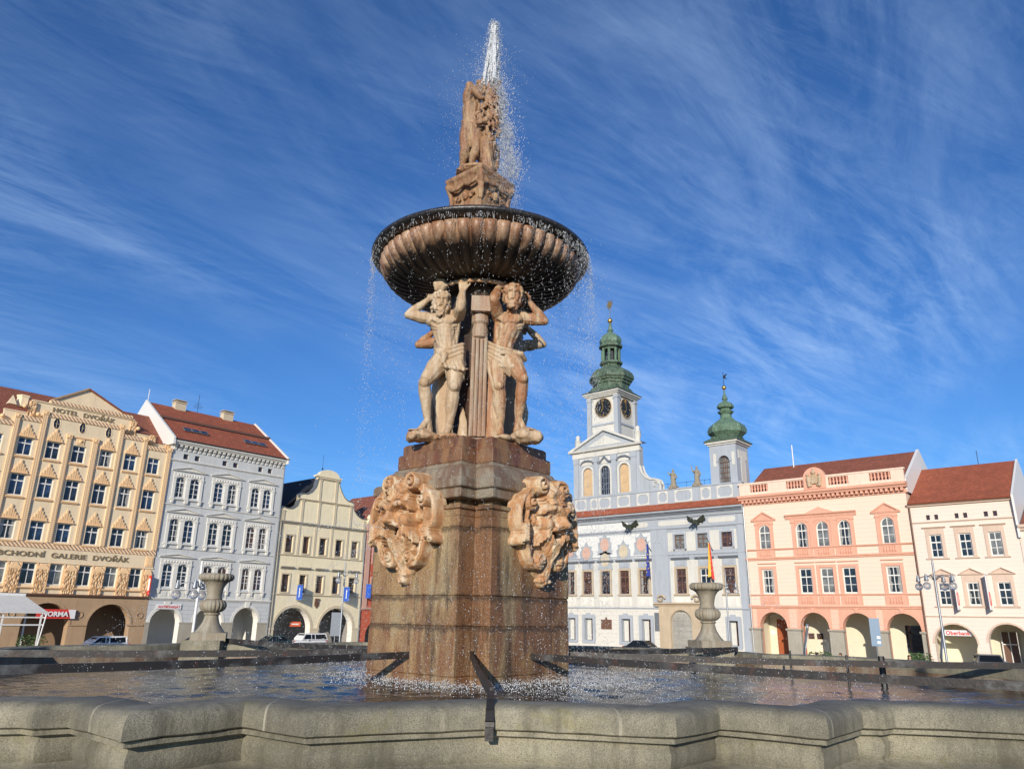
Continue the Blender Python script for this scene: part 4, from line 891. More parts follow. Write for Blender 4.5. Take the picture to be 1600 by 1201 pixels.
def clock(loc, rz, tilt):
    dial = MB(); dial.lathe([(1.3, 0), (1.3, .06)], (0, 0, 0), 36, tilt=Matrix.Rotation(PI / 2, 3, 'X'))
    o = dial.build('clock_dial', M['black'], h.root); o.location = loc; o.rotation_euler = (0, 0, rz)
    rg = MB(); rg.tube([(1.33 * math.cos(t), -.03, 1.33 * math.sin(t)) for t in [2 * PI * k / 36 for k in range(37)]], .07, 6); rg.build('clock_rim', M['th_sand'], o)
    nm = MB(); widths = {1: 1, 2: 2, 3: 3, 4: 3, 5: 2, 6: 3, 7: 4, 8: 4, 9: 3, 10: 2, 11: 3, 12: 4}
    for k in range(12):
        a = 2 * PI * (k + 1) / 12; c = Vector((math.sin(a), 0, math.cos(a))); t = Vector((math.cos(a), 0, -math.sin(a)))
        for j in range(widths[k + 1]):
            p = c * 1.03 + t * ((j - (widths[k + 1] - 1) / 2) * .09)
            q = [p - c * .14 - t * .026, p - c * .14 + t * .026, p + c * .14 + t * .026, p + c * .14 - t * .026]
            nm.poly([(u.x, u.z) for u in q], -.09, -.062)
    nm.build('clock_numerals', M['gold'], o)
    for a, L, w in ((R(-8), 1.0, .07), (R(205), .68, .09)):
        c = Vector((math.sin(a), 0, math.cos(a))); t = Vector((math.cos(a), 0, -math.sin(a)))
        hb = MB(); q = [-c * .2 - t * w * .5, -c * .2 + t * w * .5, c * L * .7 + t * w, c * L, c * L * .7 - t * w]; hb.poly([(u.x, u.z) for u in q], -.13, -.1); hb.build('clock_hand', M['gold'], o)
clock((cxm - h.s0, ty0 - .02, lift(27.95, 1.02) - GZ), 0, 0)
clock((tx1 + .02 - h.s0, cym, lift(27.95, 1.02) - GZ), PI / 2, 0)
def dome(cx, cy, f, prof, name, mat, n=8):
    mb = MB(); mb.lathe([(r * f, lift(z, f)) for r, z in prof], (cx, cy, 0), n, PI / n); return h.part(name, mb, mat)
F = 1.042
b0 = lift(29.7, 1.02) + .38
mb = MB(); mb.lathe([(4.15, b0), (3.6, b0 + .25), (3.0, b0 + .6), (2.65, b0 + 1.05)], (cxm, cym, 0), 4, PI / 4); h.part('dome_base', mb, M['copper'])
dome(cxm, cym, F, [(2.25, 29.9), (2.3, 30.75), (2.5, 30.8), (2.55, 31.1), (2.75, 31.15), (2.85, 31.4), (3.0, 31.5), (2.98, 31.9), (2.75, 32.35), (2.3, 32.75), (1.6, 33.05), (1.35, 33.3), (1.2, 33.6)], 'main_dome', M['copper'])
dome(cxm, cym, F, [(1.2, 33.55), (1.55, 33.75), (1.55, 34.0), (1.15, 34.1)], 'lantern_ledge', M['copper'])
for k in range(8):
    a = PI / 8 + k * PI / 4; mb = MB(); x, y = cxm + 1.15 * F * math.cos(a), cym + 1.15 * F * math.sin(a); mb.box(x - .13, x + .13, y - .13, y + .13, lift(34.0, F), lift(35.9, F)); h.part('lantern_post', mb, M['copper_light'])
dome(cxm, cym, F, [(.55, 34.0), (.55, 35.9)], 'lantern_core', M['darkmetal'])
dome(cxm, cym, F, [(1.2, 35.75), (1.2, 35.95), (1.6, 36.1), (1.6, 36.4), (1.3, 36.45)], 'lantern_cornice', M['copper'])
dome(cxm, cym, F, [(1.25, 36.45), (1.5, 36.8), (1.5, 37.2), (1.2, 37.7), (.7, 38.1), (.35, 38.3), (.28, 38.4), (.45, 38.6), (.3, 38.8), (.16, 39.6), (.08, 39.9)], 'small_cupola', M['copper_light'])
mb = MB(); mb.ball((cxm, cym, lift(40.05, F)), .36, 14); h.part('gilded_ball', mb, M['gold'], smooth=True)
h.part('vane_rod', MB().tube([(cxm, cym, lift(40.2, F)), (cxm, cym, lift(43.0, F))], .045, 6), M['darkmetal'])
mb = MB(); zc = lift(42.4, F)
for k in range(9): a = 2 * PI * k / 9; mb.poly([(cxm + .28 * math.cos(a - .3), zc + .34 * math.sin(a - .3)), (cxm + (.62 + .1 * (k % 2)) * math.cos(a), zc + (.8 + .1 * (k % 2)) * math.sin(a)), (cxm + .28 * math.cos(a + .3), zc + .34 * math.sin(a + .3))], cym - .04, cym + .04)
mb.poly([(cxm + .34 * math.cos(t), zc + .42 * math.sin(t)) for t in [2 * PI * k / 12 for k in range(12)]], cym - .05, cym + .05); h.part('gilded_vane', mb, M['gold'])
# small belfry at the right end
sx0, sx1, sy0, sy1 = -25.15, -21.9, .5, 3.75; zs = 21.15
op = arch_pts(-24.1, -22.75, 16.6, 19.75, 'round', 10)
mb = MB(); wall_front(mb, [(sx0, 16.4), (sx1, 16.4), (sx1, zs), (sx0, zs)], [op], .35, sy0); shell(mb, sx0, sx1, zs, sy1, sy0, 16.4); h.part('belfry_wall', mb, M['th_blue'])
h.part('belfry_pane', MB().poly(arch_pts(-24.12, -22.73, 16.6, 19.78, 'round'), sy0 + .33, sy0 + .36), M['glass_grey'])
mb = MB(); 
for x in (-23.65, -23.43, -23.2): mb.box(x - .03, x + .03, sy0 + .25, sy0 + .3, 16.6, 19.7)
for z in (17.2, 17.8, 18.4, 19.0): mb.box(-24.1, -22.75, sy0 + .25, sy0 + .3, z, z + .06)
h.part('belfry_window_bars', mb, M['wood'])
for a, b in ((-24.75, -24.35), (-22.5, -22.1)): h.part('belfry_panel', MB().box(a + .05, b, sy0 - .05, sy0, 18.6, 20.1), M['th_white'])
h.part('belfry_panel', MB().box(sx1, sx1 + .05, sy0 + .5, sy1 - .5, 19.4, 20.4), M['th_white'])
mb = MB()
for k in range(10):
    a0, a1 = PI * k / 10, PI * (k + 1) / 10; mb.poly([(-23.42 + r * math.cos(q), 19.08 + r * math.sin(q)) for r, q in ((.68, a0), (.95, a0), (.95, a1), (.68, a1))], sy0 - .1, sy0)
h.part('belfry_arch_frame', mb, M['th_blue'])
mb = MB(); 
niche = [(sx1 + .03, (sy0 + sy1) / 2 + .62 * math.cos(t), 19.1 + .62 * math.sin(t)) for t in [PI * k / 10 for k in range(11)]]
mb.add([(sx1 + .03, (sy0 + sy1) / 2 + .62, 16.6)] + niche + [(sx1 + .03, (sy0 + sy1) / 2 - .62, 16.6)] + [(sx1 + .08, p[1], p[2]) for p in [(0, (sy0 + sy1) / 2 + .62, 16.6)] + niche + [(0, (sy0 + sy1) / 2 - .62, 16.6)]], [tuple(range(12, -1, -1))[::-1], tuple(range(13, 26))] + [(i, i + 1, i + 14, i + 13) for i in range(12)])
h.part('belfry_niche', mb, M['th_white'])
mb = MB()
for o_, z0, z1 in ((.15, zs - .1, zs + .08), (.35, zs + .08, zs + .3)): mb.box(sx0 - o_, sx1 + o_, sy0 - o_, sy1 + o_, z0, z1)
h.part('belfry_cornice', mb, M['th_white'])
scx, scy = (sx0 + sx1) / 2, (sy0 + sy1) / 2
mb = MB(); mb.lathe([(2.98, zs + .3), (2.95, zs + .42), (2.3, zs + .75), (2.1, zs + .8), (1.9, zs + 1.1)], (scx, scy, 0), 4, PI / 4); h.part('belfry_roof', mb, M['copper'])
F = 1.027
dome(scx, scy, F, [(1.5, 21.5), (1.75, 21.75), (2.15, 22.1), (2.2, 22.5), (2.0, 22.95), (1.5, 23.35), (1.2, 23.5), (.85, 23.8), (.65, 24.0), (.62, 24.35), (.8, 24.5), (.95, 24.7), (.7, 24.8), (.6, 25.0)], 'belfry_dome', M['copper_light'])
dome(scx, scy, F, [(.6, 25.0), (.95, 25.15), (.98, 25.35), (.75, 25.7), (.3, 25.95), (.2, 26.05), (.35, 26.25), (.3, 26.4), (.1, 26.9), (.08, 27.4)], 'belfry_cupola', M['copper_light'])
h.part('gilded_ball', MB().ball((scx, scy, lift(27.65, F)), .27, 12), M['gold'], smooth=True)
h.part('vane_rod', MB().tube([(scx, scy, lift(27.8, F)), (scx, scy, lift(29.6, F))], .03, 5).poly([(scx, lift(28.8, F)), (scx + .5, lift(28.6, F)), (scx + .25, lift(28.9, F)), (scx + .5, lift(29.3, F)), (scx, lift(29.1, F))], scy - .02, scy + .02), M['darkmetal'])
# main roof behind the attic
mb = MB(); roof_plane(mb, (-52, .8, 14.2), (-21.5, .8, 14.2), (-21.5, 7, 16.2), (-52, 7, 16.2)); o = h.part('roof', mb, M['tile_red']); add_uv(o)
TH = h
def dragon(s_, z):
    """winged waterspout dragon leaning out from the cornice; local -y points out of the wall"""
    root = empty('dragon_waterspout', row_point('R', s_, .2, z), row_rot('R')); root.scale = (1.15, 1.15, 1.15)
    b = MB(); b.cap((0, 0, 0), (0, -.8, .1), .16, .26); b.cap((0, -.8, .1), (0, -1.3, .0), .26, .18); b.cap((0, -1.3, 0), (0, -1.6, .25), .16, .13); b.cap((0, -1.6, .25), (0, -1.95, .2), .15, .1)
    b.cap((0, -1.95, .24), (0, -2.2, .3), .07, .04); b.cap((0, -1.95, .14), (0, -2.15, .06), .05, .03)
    for sx in (-1, 1): b.cap((sx * .18, -.9, -.05), (sx * .3, -1.15, -.35), .08, .05); b.cap((sx * .06, -1.6, .35), (sx * .12, -1.5, .55), .04, .02)
    meshobj('dragon_body', remesh(b, .05, 1), M['copper_dark'], root)
    for sx in (-1, 1):
        w = MB(); w.add([(sx * .1, -.9, .2), (sx * .9, -.9, .75), (sx * .95, -.55, .3), (sx * .6, -.45, .15), (sx * .5, -.2, -.05), (sx * .1, -.3, .1),
                         (sx * .1, -.86, .24), (sx * .9, -.84, .79), (sx * .95, -.49, .34), (sx * .6, -.39, .19), (sx * .5, -.14, -.01), (sx * .1, -.24, .14)],
                        [(0, 1, 2, 3, 4, 5), (11, 10, 9, 8, 7, 6)] + [(i, i + 6, (i + 1) % 6 + 6, (i + 1) % 6) for i in range(6)])
        w.build('dragon_wing', M['copper_dark'], root)
    return root
M['copper_dark'] = plain('dark_weathered_copper', (.06, .07, .05), .6, .3)
tag(dragon(-35.6, 12.2), 'dark copper dragon waterspout on the town hall cornice, above the frescoed wing', 'gargoyle', 'dragon waterspouts on the town hall')
tag(dragon(-26.8, 12.2), 'dark copper dragon waterspout on the town hall cornice, above the plain white wing', 'gargoyle', 'dragon waterspouts on the town hall')
M['flag_blue'] = plain('blue_flag_cloth', (.03, .05, .28), .8); M['flag_yellow'] = plain('yellow_flag_cloth', (.8, .5, .06), .8); M['flag_red'] = plain('red_flag_cloth', (.6, .05, .04), .8)
def flag(s_, z, L, label, kind):
    root = empty('hanging_flag', row_point('R', s_, -.1, z), row_rot('R')); tag(root, label, 'flag', 'flags hanging from the town hall')
    MB().tube([(0, 0, -.3), (0, -1.2, .9)], .035, 6).ball((0, -1.25, .95), .07, 6).build('pole', M['darkmetal'], root)
    def cloth(x0, x1, zt, zb, mat, name):
        mb = MB(); nx, nz = 8, 12; vs = []
        for t in (0, .02):
            for j in range(nz + 1):
                for i in range(nx + 1):
                    u = x0 + (x1 - x0) * i / nx; f = j / nz; sp = .4 + .6 * f
                    vs.append((u * sp, -.85 + .12 * math.sin(u * 14 + f * 2) * (1 - .3 * f) + t, zt + (zb - zt) * f - abs(u) * .5))
        q = (nx + 1) * (nz + 1)
        fs = [(j * (nx + 1) + i, (j + 1) * (nx + 1) + i, (j + 1) * (nx + 1) + i + 1, j * (nx + 1) + i + 1) for j in range(nz) for i in range(nx)]
        mb.add(vs, fs + [tuple(k + q for k in f[::-1]) for f in fs]); mb.build(name, mat, root, True)
    if kind == 'blue':
        cloth(-.28, .28, .5, .5 - L, M['flag_blue'], 'cloth')
        for k in range(7): MB().lathe([(.07, 0), (.07, .02)], (-.12 + .24 * (k % 2), -1.02, -.3 - k * .4), 5, tilt=Matrix.Rotation(PI / 2, 3, 'X')).build('star', M['flag_yellow'], root)
    else:
        cloth(-.34, .0, .5, .5 - L, M['flag_yellow'], 'yellow_stripe'); cloth(0, .38, .5, .3 - L, M['flag_red'], 'red_stripe')
flag(-33.05, 9.6, 3.6, 'dark blue flag with yellow stars hanging on the town hall wall', 'blue')
flag(-25.2, 9.4, 3.6, 'yellow and red flag hanging on the town hall wall above the right urn', 'yr')
def small_statue(s_, z, label, var):
    b = MB(); w = .16 * var
    b.lathe([(.42, 0), (.4, .3), (.3, .35), (.33, .9), (.3, 1.3), (.36, 1.55), (.12, 1.75)], (0, 0, .25), 10); b.ball((.02 * var, -.02, 2.2), (.15, .17, .2), 10)
    b.cap((.3, 0, 1.65), (.42 + .1 * var, -.15, 1.3), .12, .09); b.cap((.45 + .1 * var, -.15, 1.3), (.3, -.25, 1.75), .09, .07)
    b.cap((-.3, 0, 1.65), (-.5, -.1, 1.9), .12, .09); b.cap((-.5, -.1, 1.9), (-.62, -.12, 2.35 * var), .09, .06)
    b.cap((-.2, -.1, .3), (.25, -.15, 1.3), .16, .13); b.cap((.25, -.1, .3), (-.1, -.2, 1.2), .16, .1); b.box(-.5, .5, -.4, .4, 0, .3)
    o = meshobj('rooftop_statue', remesh(b, .045, 1, lambda v, n: n * .03 * noise.noise(v * 6)), M['urn'])
    o.location = row_point('R', s_, .3, z); o.rotation_euler = (0, 0, row_rot('R')); tag(o, label, 'statue', 'allegorical statues on the town hall attic')
small_statue(-29.9, 16.5, 'weathered stone figure on the town hall attic, nearer the clock tower', .9)
small_statue(-26.8, 16.5, 'weathered stone figure on the town hall attic, nearer the small belfry', 1.05)

# ---------------------------------------------------------------- salmon house with balustrade
def banded(name, c, k=.86, row=.42):
    n = newmat(name); wv = n.add('ShaderNodeTexBrick'); wv.offset = 0
    for i, val in (('Scale', 1.), ('Mortar Size', .014), ('Brick Width', 60.), ('Row Height', row)): wv.inputs[i].default_value = val
    sw = n.add('ShaderNodeMapping'); sw.inputs['Rotation'].default_value = (R(-90), 0, 0); sw.inputs['Location'].default_value = (30, 0, 0); n.link(n.coord(), sw.inputs[0]); n.link(sw.outputs[0], wv.inputs['Vector'])
    n.bump(wv.outputs['Fac'], -1., .05); c1 = n.mix(n.noise(n.coord(), 1.1, 6), mul(c, .95), mul(c, 1.04))
    return n.out(n.mix(wv.outputs['Fac'], c1, mul(c, k)), .85)
M['salmon_band'] = banded('salmon_banded_plaster', (.76, .59, .47), .76)
M['bank_band'] = banded('pale_pink_banded_plaster', (.74, .62, .53), .82, .36)
h = House('R', -21.4, -4.88, 'salmon_house', 'salmon pink house with roof balustrade, round headed windows and four arches')
ax = [(-19.75, -18.57), (-15.78, -14.62), (-13.66, -12.5), (-11.52, -10.34), (-7.45, -6.33)]
bx_ = [(-19.76, -18.57), (-15.8, -14.6), (-13.68, -12.44), (-11.53, -10.29), (-7.5, -6.29)]
arcs = [(-20.4, -17.55), (-16.2, -13.38), (-12.08, -9.2), (-8.05, -5.15)]
holes = [arch_pts(a, b, 9.0, 11.5, 'round') for a, b in ax] + [arch_pts(a, b, 4.45, 6.87) for a, b in bx_]
mb = MB(); wall_front(mb, [(-21.4, 3.0), (-4.88, 3.0), (-4.88, 14.0), (-21.4, 14.0)], holes, .28); shell(mb, -21.4, -4.88, 14.0, 13, 0, 3.0); h.part('wall', mb, M['salmon_band'])
mb = MB(); wall_front(mb, [(-21.4, GZ - .1), (-4.88, GZ - .1), (-4.88, 3.0), (-21.4, 3.0)], [arch_pts(a, b, GZ - .05, 2.58, 'round', 16) for a, b in arcs], .8, -.02); h.part('ground_floor_wall', mb, M['salmon_trim'])
arcade(h, -21.35, -4.93, 2.95, M['arcade_in'], 4.0)
M['salmon_quoin'] = rusticated('salmon_rusticated_plaster', (.74, .47, .35), .72)
for i, (a, b) in enumerate(((-21.4, -20.4), (-17.55, -16.2), (-13.38, -12.08), (-9.2, -8.05), (-5.15, -4.88))):
    mb = MB(); mb.box(a - .02, b + .02, -.14, .3, GZ - .05, .78); mb.prof(a - .14, b + .14, [(.3, .78), (-.18, .78), (-.28, .88), (-.28, 1.0), (.3, 1.0)]); mb.box(a + .2, b - .2 if b - a > .5 else b, -.17, .3, GZ + .5, .55); h.part('stone_pier', mb, M['pier'])
    if b - a > .9: h.part('spandrel_blocks', MB().box(a + .28, b - .28, -.06, 0, 1.05, 2.9), M['salmon_quoin'])
for a, b in arcs:
    c = (a + b) / 2; r0 = (b - a) / 2; mb = MB()
    for k in range(16):
        a0, a1 = PI * k / 16, PI * (k + 1) / 16
        mb.poly([(c + r * math.cos(q), 2.58 - r0 + r * math.sin(q)) for r, q in ((r0, a0), (r0 + .3, a0), (r0 + .3, a1), (r0, a1))], -.1, -.02)
    mb.poly([(c - .13, 2.58), (c + .13, 2.58), (c + .2, 3.0), (c - .2, 3.0)], -.18, -.02)
    h.part('arch_moulding', mb, M['salmon_trim'])
for i, ((a, b), (a2, b2)) in enumerate(zip(ax, bx_)):
    c = (a + b) / 2; w = 1.17
    h.window(a, b, 9.0, 11.5, 'round', 1, (.68, .34), 'white', ('glass_grey', 'glass_curtain')[i % 2], y=.1, fw=.08)
    h.window(a2, b2, 4.45, 6.87, 'rect', 1, (.66, .33), 'white', ('glass_curtain', 'glass', 'glass_grey', 'glass', 'glass_curtain')[i], y=.1, fw=.09)
    h.rep('window_surround', 'sal', lambda mb: (mb.box(-.98, -.62, -.1, 0, -.1, 2.7), mb.box(.62, .98, -.1, 0, -.1, 2.7), mb.box(-1.0, 1.0, -.1, 0, 2.7, 2.95), [mb.poly([(s2 * .62, 2.7), (s2 * .62, 1.98), (s2 * .5, 2.25), (s2 * .3, 2.46), (s2 * .0, 2.58), (0, 2.7)], -.06, 0) for s2 in (-1, 1)], mb.box(-1.05, -.58, -.15, 0, 2.55, 2.7), mb.box(.58, 1.05, -.15, 0, 2.55, 2.7)), M['salmon_trim'], c, 9.0)
    h.rep('window_surround', 'sal2', lambda mb: (mb.box(-.95, -.64, -.1, 0, -.1, 2.5), mb.box(.64, .95, -.1, 0, -.1, 2.5), mb.box(-.95, .95, -.1, 0, 2.5, 2.75), mb.box(-1.0, 1.0, -.14, 0, 3.0, 3.1)), M['salmon_trim'], c, 4.45)
    if i in (0, 4): h.rep('pediment', 'sal', pediment(2.7, 1.0, .2), M['salmon_trim'], c, 11.95)
    for z in (8.1, 3.35):
        def bal(mb):
            mb.box(-1.0, 1.0, -.08, 0, 0, .9)
            for k in range(5): mb.lathe([(.05, 0), (.09, .15), (.04, .4), (.06, .6)], (-.5 + .25 * k, -.12, .12), 6)
        h.rep('blind_balustrade', 1, bal, M['salmon_trim'], c, z)
mb = MB(); mb.prof(-16.75, -9.6, [(0, 11.95), (-.12, 11.95), (-.2, 12.2), (-.34, 12.3), (-.34, 12.42), (0, 12.44)]); mb.poly([(-14.6, 12.42), (-11.7, 12.42), (-13.15, 13.0)], -.3, 0); mb.box(-16.3, -10.0, -.08, 0, 11.7, 11.95); h.part('wide_pediment', mb, M['salmon_trim'])
for x in (-14.15, -12.05): h.part('pilaster', MB().box(x - .15, x + .15, -.16, 0, 9.0, 11.75), M['salmon_trim'])
for z, t, d in ((8.85, .18, .2), (7.85, .3, .22), (4.22, .16, .18), (2.98, .3, .25)): string(h, -21.42, -4.86, z, t, d, M['salmon_trim'])
mb = MB(); mb.prof(-21.5, -4.7, [(0, 13.75), (-.12, 13.75), (-.15, 14.1), (0, 14.1)]); h.part('frieze_moulding', mb, M['salmon_trim'])
for k in range(36): h.rep('dentil', 1, lambda mb: mb.box(-.12, .12, -.5, 0, 0, .3), M['salmon_trim'], -21.15 + k * 16.1 / 35, 13.92)
mb = MB(); mb.prof(-21.6, -4.62, [(0, 14.24), (-.55, 14.24), (-.62, 14.4), (-.78, 14.5), (-.8, 14.75), (.1, 14.8)]); h.part('cornice', mb, M['salmon_trim'])
bals = [(-20.25, -18.25), (-16.25, -14.3), (-11.88, -9.9), (-7.9, -5.92)]
mb = MB(); hs = [arch_pts(a, b, 15.1, 15.9) for a, b in bals]; wall_front(mb, [(-21.5, 14.8), (-4.75, 14.8), (-4.75, 16.0), (-21.5, 16.0)], hs, .35, -.3)
mb.box(-21.6, -4.65, -.36, .12, 16.0, 16.16); mb.add([(-4.75, -.3, 14.8), (-4.75, .05, 14.8), (-4.75, .05, 16), (-4.75, -.3, 16)], [(0, 1, 2, 3)]); h.part('parapet', mb, M['salmon'])
for a, b in bals:
    for k in range(6): h.rep('baluster', 1, lambda mb: mb.lathe([(.1, 0), (.1, .06), (.06, .1), (.13, .3), (.12, .38), (.06, .55), (.09, .66), (.1, .7), (.1, .8)], (0, 0, 0), 8), M['salmon_trim'], a + (b - a) * (k + .5) / 6, 15.1, -.12, smooth=True)
mb = MB(); mb.poly(arch_pts(-14.35, -12.1, 14.85, 17.1, 'round', 14), -.42, .1); h.part('shield_niche', mb, M['salmon_trim'])
b = MB(); b.lathe([(.5, 0), (.4, .2), (.2, .3)], (0, 0, .9), 10, tilt=None)
b = MB(); b.poly([(-.32, .4), (.32, .4), (.38, 1.0), (.3, 1.35), (-.3, 1.35), (-.38, 1.0)], -.2, 0); b.ball((0, -.1, 1.6), (.3, .12, .2), 8); b.ball((0, -.1, 1.85), (.16, .1, .14), 8)
for sx in (-1, 1): b.cap((sx * .55, -.1, .2), (sx * .6, -.1, 1.0), .17, .2); b.ball((sx * .6, -.1, 1.35), .17, 8); b.cap((sx * .5, -.1, .9), (sx * .2, -.15, 1.2), .08, .07); b.ball((sx * .35, -.1, .25), (.2, .1, .15), 6)
o = meshobj('shield_relief', remesh(b, .04, 1, lambda v, n: n * .02 * noise.noise(v * 9)), M['atlas'], h.root); o.location = (-13.22 - h.s0, -.42, 14.95 - GZ)
mb = MB(); roof_plane(mb, (-21.4, .2, 14.9), (-4.88, .2, 14.9), (-4.88, 7, 19.0), (-21.4, 7, 19.0)); roof_plane(mb, (-4.88, 14, 14.9), (-21.4, 14, 14.9), (-21.4, 7, 19.0), (-4.88, 7, 19.0)); rf = h.part('roof', mb, M['tile_brown']); add_uv(rf)
mb = MB(); mb.add([(-4.9, -.1, 13.8), (-4.9, 14.2, 13.8), (-4.9, 14.2, 15.0), (-4.9, 7, 19.2), (-4.9, -.1, 15.0), (-4.65, -.1, 13.8), (-4.65, 14.2, 13.8), (-4.65, 14.2, 15.0), (-4.65, 7, 19.2), (-4.65, -.1, 15.0)], [(4, 3, 2, 1, 0), (5, 6, 7, 8, 9), (0, 5, 9, 4), (4, 9, 8, 3), (3, 8, 7, 2)]); h.part('gable_wall', mb, M['white'])
h.part('mast', MB().tube([(-17.7, 6.5, 18.5), (-17.7, 6.5, 21.3)], .06, 6), M['white'], rf)
for s2 in (-21.25,): downpipe(h, s2, 13.6)
for a_, b_ in ((-20.1, -18.98), (-17.8, -17.25)): h.part('arcade_door', MB().box(a_, b_, 3.6, 3.98, GZ, 1.9), M['reddoor'])
for x in (-16.65, -15.75): h.part('arcade_window', MB().box(x - .3, x + .3, 3.9, 3.99, .0, .55), M['glass_brown'])
h.part('arcade_window', MB().box(-7.5, -6.0, 3.9, 3.99, -1, 1.5), M['glass'])
h.part('wall_clock', MB().lathe([(.28, 0), (.28, .05)], (-20.75, 3.98, .5), 20, tilt=Matrix.Rotation(PI / 2, 3, 'X')), M['sign_white'])
# ---------------------------------------------------------------- bank house
h = House('R', -4.85, 3.62, 'bank_house', 'pale pink house with plain brown tile roof, small attic windows and two arches')
at = [(-3.43, -3.1), (-2.73, -2.41), (-1.05, -.73), (-.36, -.03), (1.27, 1.6), (1.98, 2.31)]
w2 = [(-3.38, -2.43), (-.99, -.03), (1.35, 2.31)]; w1 = [(-3.26, -2.33), (-.98, .0), (1.4, 2.37)]
ar = [(-4.2, -.84, 1.7), (.02, 3.1, 1.78)]
holes = [arch_pts(a, b, 11.0, 11.46) for a, b in at] + [arch_pts(a, b, 7.57, 9.62) for a, b in w2] + [arch_pts(a, b, 3.35, 5.29) for a, b in w1]
mb = MB(); wall_front(mb, [(-4.85, 2.3), (3.62, 2.3), (3.62, 12.6), (-4.85, 12.6)], holes, .25); shell(mb, -4.85, 3.62, 12.6, 13, 0, 2.3); h.part('wall', mb, M['bank_band'])
mb = MB(); wall_front(mb, [(-4.85, GZ - .1), (3.62, GZ - .1), (3.62, 2.3), (-4.85, 2.3)], [arch_pts(a, b, GZ - .05, t, 'round', 16) for a, b, t in ar], .8, -.02); h.part('ground_floor_wall', mb, M['bank_band'])
arcade(h, -4.8, 3.57, 2.25, M['arcade_in'], 4.0)
for a, b, t in ar:
    c = (a + b) / 2; r0 = (b - a) / 2; mb = MB()
    for k in range(14):
        a0, a1 = PI * k / 14, PI * (k + 1) / 14
        mb.poly([(c + r * math.cos(q), t - r0 + r * math.sin(q)) for r, q in ((r0, a0), (r0 + .15, a0), (r0 + .15, a1), (r0, a1))], -.07, -.02)
    h.part('arch_moulding', mb, M['bank_trim'])
for i in range(3):
    a, b = w2[i]; h.window(a, b, 7.57, 9.62, 'rect', 1, (.66, .33), 'white', ('glass', 'glass', 'glass_grey')[i], y=.1, fw=.08)
    sr = lambda mb: (mb.box(-.78, -.5, -.06, 0, -.05, 2.6), mb.box(.5, .78, -.06, 0, -.05, 2.6), mb.box(-.5, .5, -.06, 0, 2.07, 2.6), mb.prof(-.95, .95, [(0, -.2), (-.15, -.17), (-.15, -.08), (0, -.05)]))
    h.rep('window_surround', 'ob', sr, M['bank_trim'], (a + b) / 2, 7.57); h.rep('window_hood', 'ob', hood(1.95, .22, .14), M['bank_trim'], (a + b) / 2, 10.2)
    a, b = w1[i]; h.window(a, b, 3.35, 5.29, 'rect', 1, (.66, .33), 'white', ('glass', 'glass_curtain', 'glass')[i], y=.1, fw=.08)
    h.rep('window_surround', 'ob', sr, M['bank_trim'], (a + b) / 2, 3.33); h.rep('pediment', 'ob', pediment(2.0, .62, .12), M['bank_trim'], (a + b) / 2, 5.95)
for a, b in at: h.rep('attic_pane', 'ob', lambda mb: mb.box(-.18, .18, .18, .2, 0, .48), M['glass_brown'], (a + b) / 2, 11.0)
string(h, -4.85, 3.62, 10.72, .12, .14, M['bank_trim']); string(h, -4.85, 3.62, 2.3, .12, .14, M['bank_trim']); string(h, -4.9, 3.65, 12.3, .3, .4, M['bank_trim'], 'cornice')
mb = MB(); roof_plane(mb, (-4.7, -.6, 12.6), (3.62, -.6, 12.6), (3.62, 7, 17.0), (-4.7, 7, 17.0)); roof_plane(mb, (3.62, 14.4, 12.6), (-4.7, 14.4, 12.6), (-4.7, 7, 17.0), (3.62, 7, 17.0)); rf = h.part('roof', mb, M['tile_red']); add_uv(rf)
mb = MB(); mb.add([(3.62, -.3, 9), (3.62, 14.2, 9), (3.62, 14.2, 12.9), (3.62, 7, 17.15), (3.62, -.5, 12.75), (3.8, -.3, 9), (3.8, 14.2, 9), (3.8, 14.2, 12.9), (3.8, 7, 17.15), (3.8, -.5, 12.75)], [(4, 3, 2, 1, 0), (5, 6, 7, 8, 9), (0, 5, 9, 4), (4, 9, 8, 3), (3, 8, 7, 2)]); h.part('gable_wall', mb, M['white'])
h.part('aerial', MB().tube([(.5, 7, 17), (.5, 7, 18.4)], .03, 5), M['darkmetal'], rf)
downpipe(h, -4.72, 12.2, 'wood')
h.part('arcade_door', MB().box(.4, 1.7, 3.8, 3.95, GZ, 1.1), M['wood']); h.part('arcade_door_frame', MB().box(.38, .48, 3.7, 3.8, GZ, 1.1).box(1.0, 1.08, 3.7, 3.8, GZ, 1.1).box(1.62, 1.72, 3.7, 3.8, GZ, 1.1).box(.38, 1.72, 3.7, 3.8, 0, .1), M['white'])
sg = MB().box(-1.08, 1.08, -.05, .0, 0, .48).build('shop_sign', M['sign_white']); sg.location = row_point('R', -2.3, .35, .72); sg.rotation_euler = (0, 0, row_rot('R')); tag(sg, 'white sign reading Oberbank hanging in the left arch of the bank house', 'shop sign')
text_obj('lettering', 'Oberbank', (0, -.06, .24), .42, M['sign_red'], sg, .01, 1., .01, width=1.95, tall=.36)
for i, x in enumerate((-1.75, .72)):
    b = MB().box(-.03, .03, -1.0, -.12, 0, 2.9).build('banner', M['sign_white']); b.location = row_point('R', x, 0, 2.95); b.rotation_euler = (0, 0, row_rot('R'))
    tag(b, ('white banner with red ring on the bank house, left of its middle window', 'white banner with red ring on the bank house, right of its middle window')[i], 'banner', 'white banners on the bank house')
    for zz in (2.95, -.05): MB().tube([(0, 0, zz), (0, -1.05, zz)], .04, 6).build('bracket', M['greymetal'], b)
    for sx in (-1, 1): MB().tube([(sx * .035, -.56 + .3 * math.cos(t), .9 + .55 * math.sin(t)) for t in [2 * PI * k / 16 for k in range(17)]], .04, 5).build('red_ring', M['sign_red'], b)
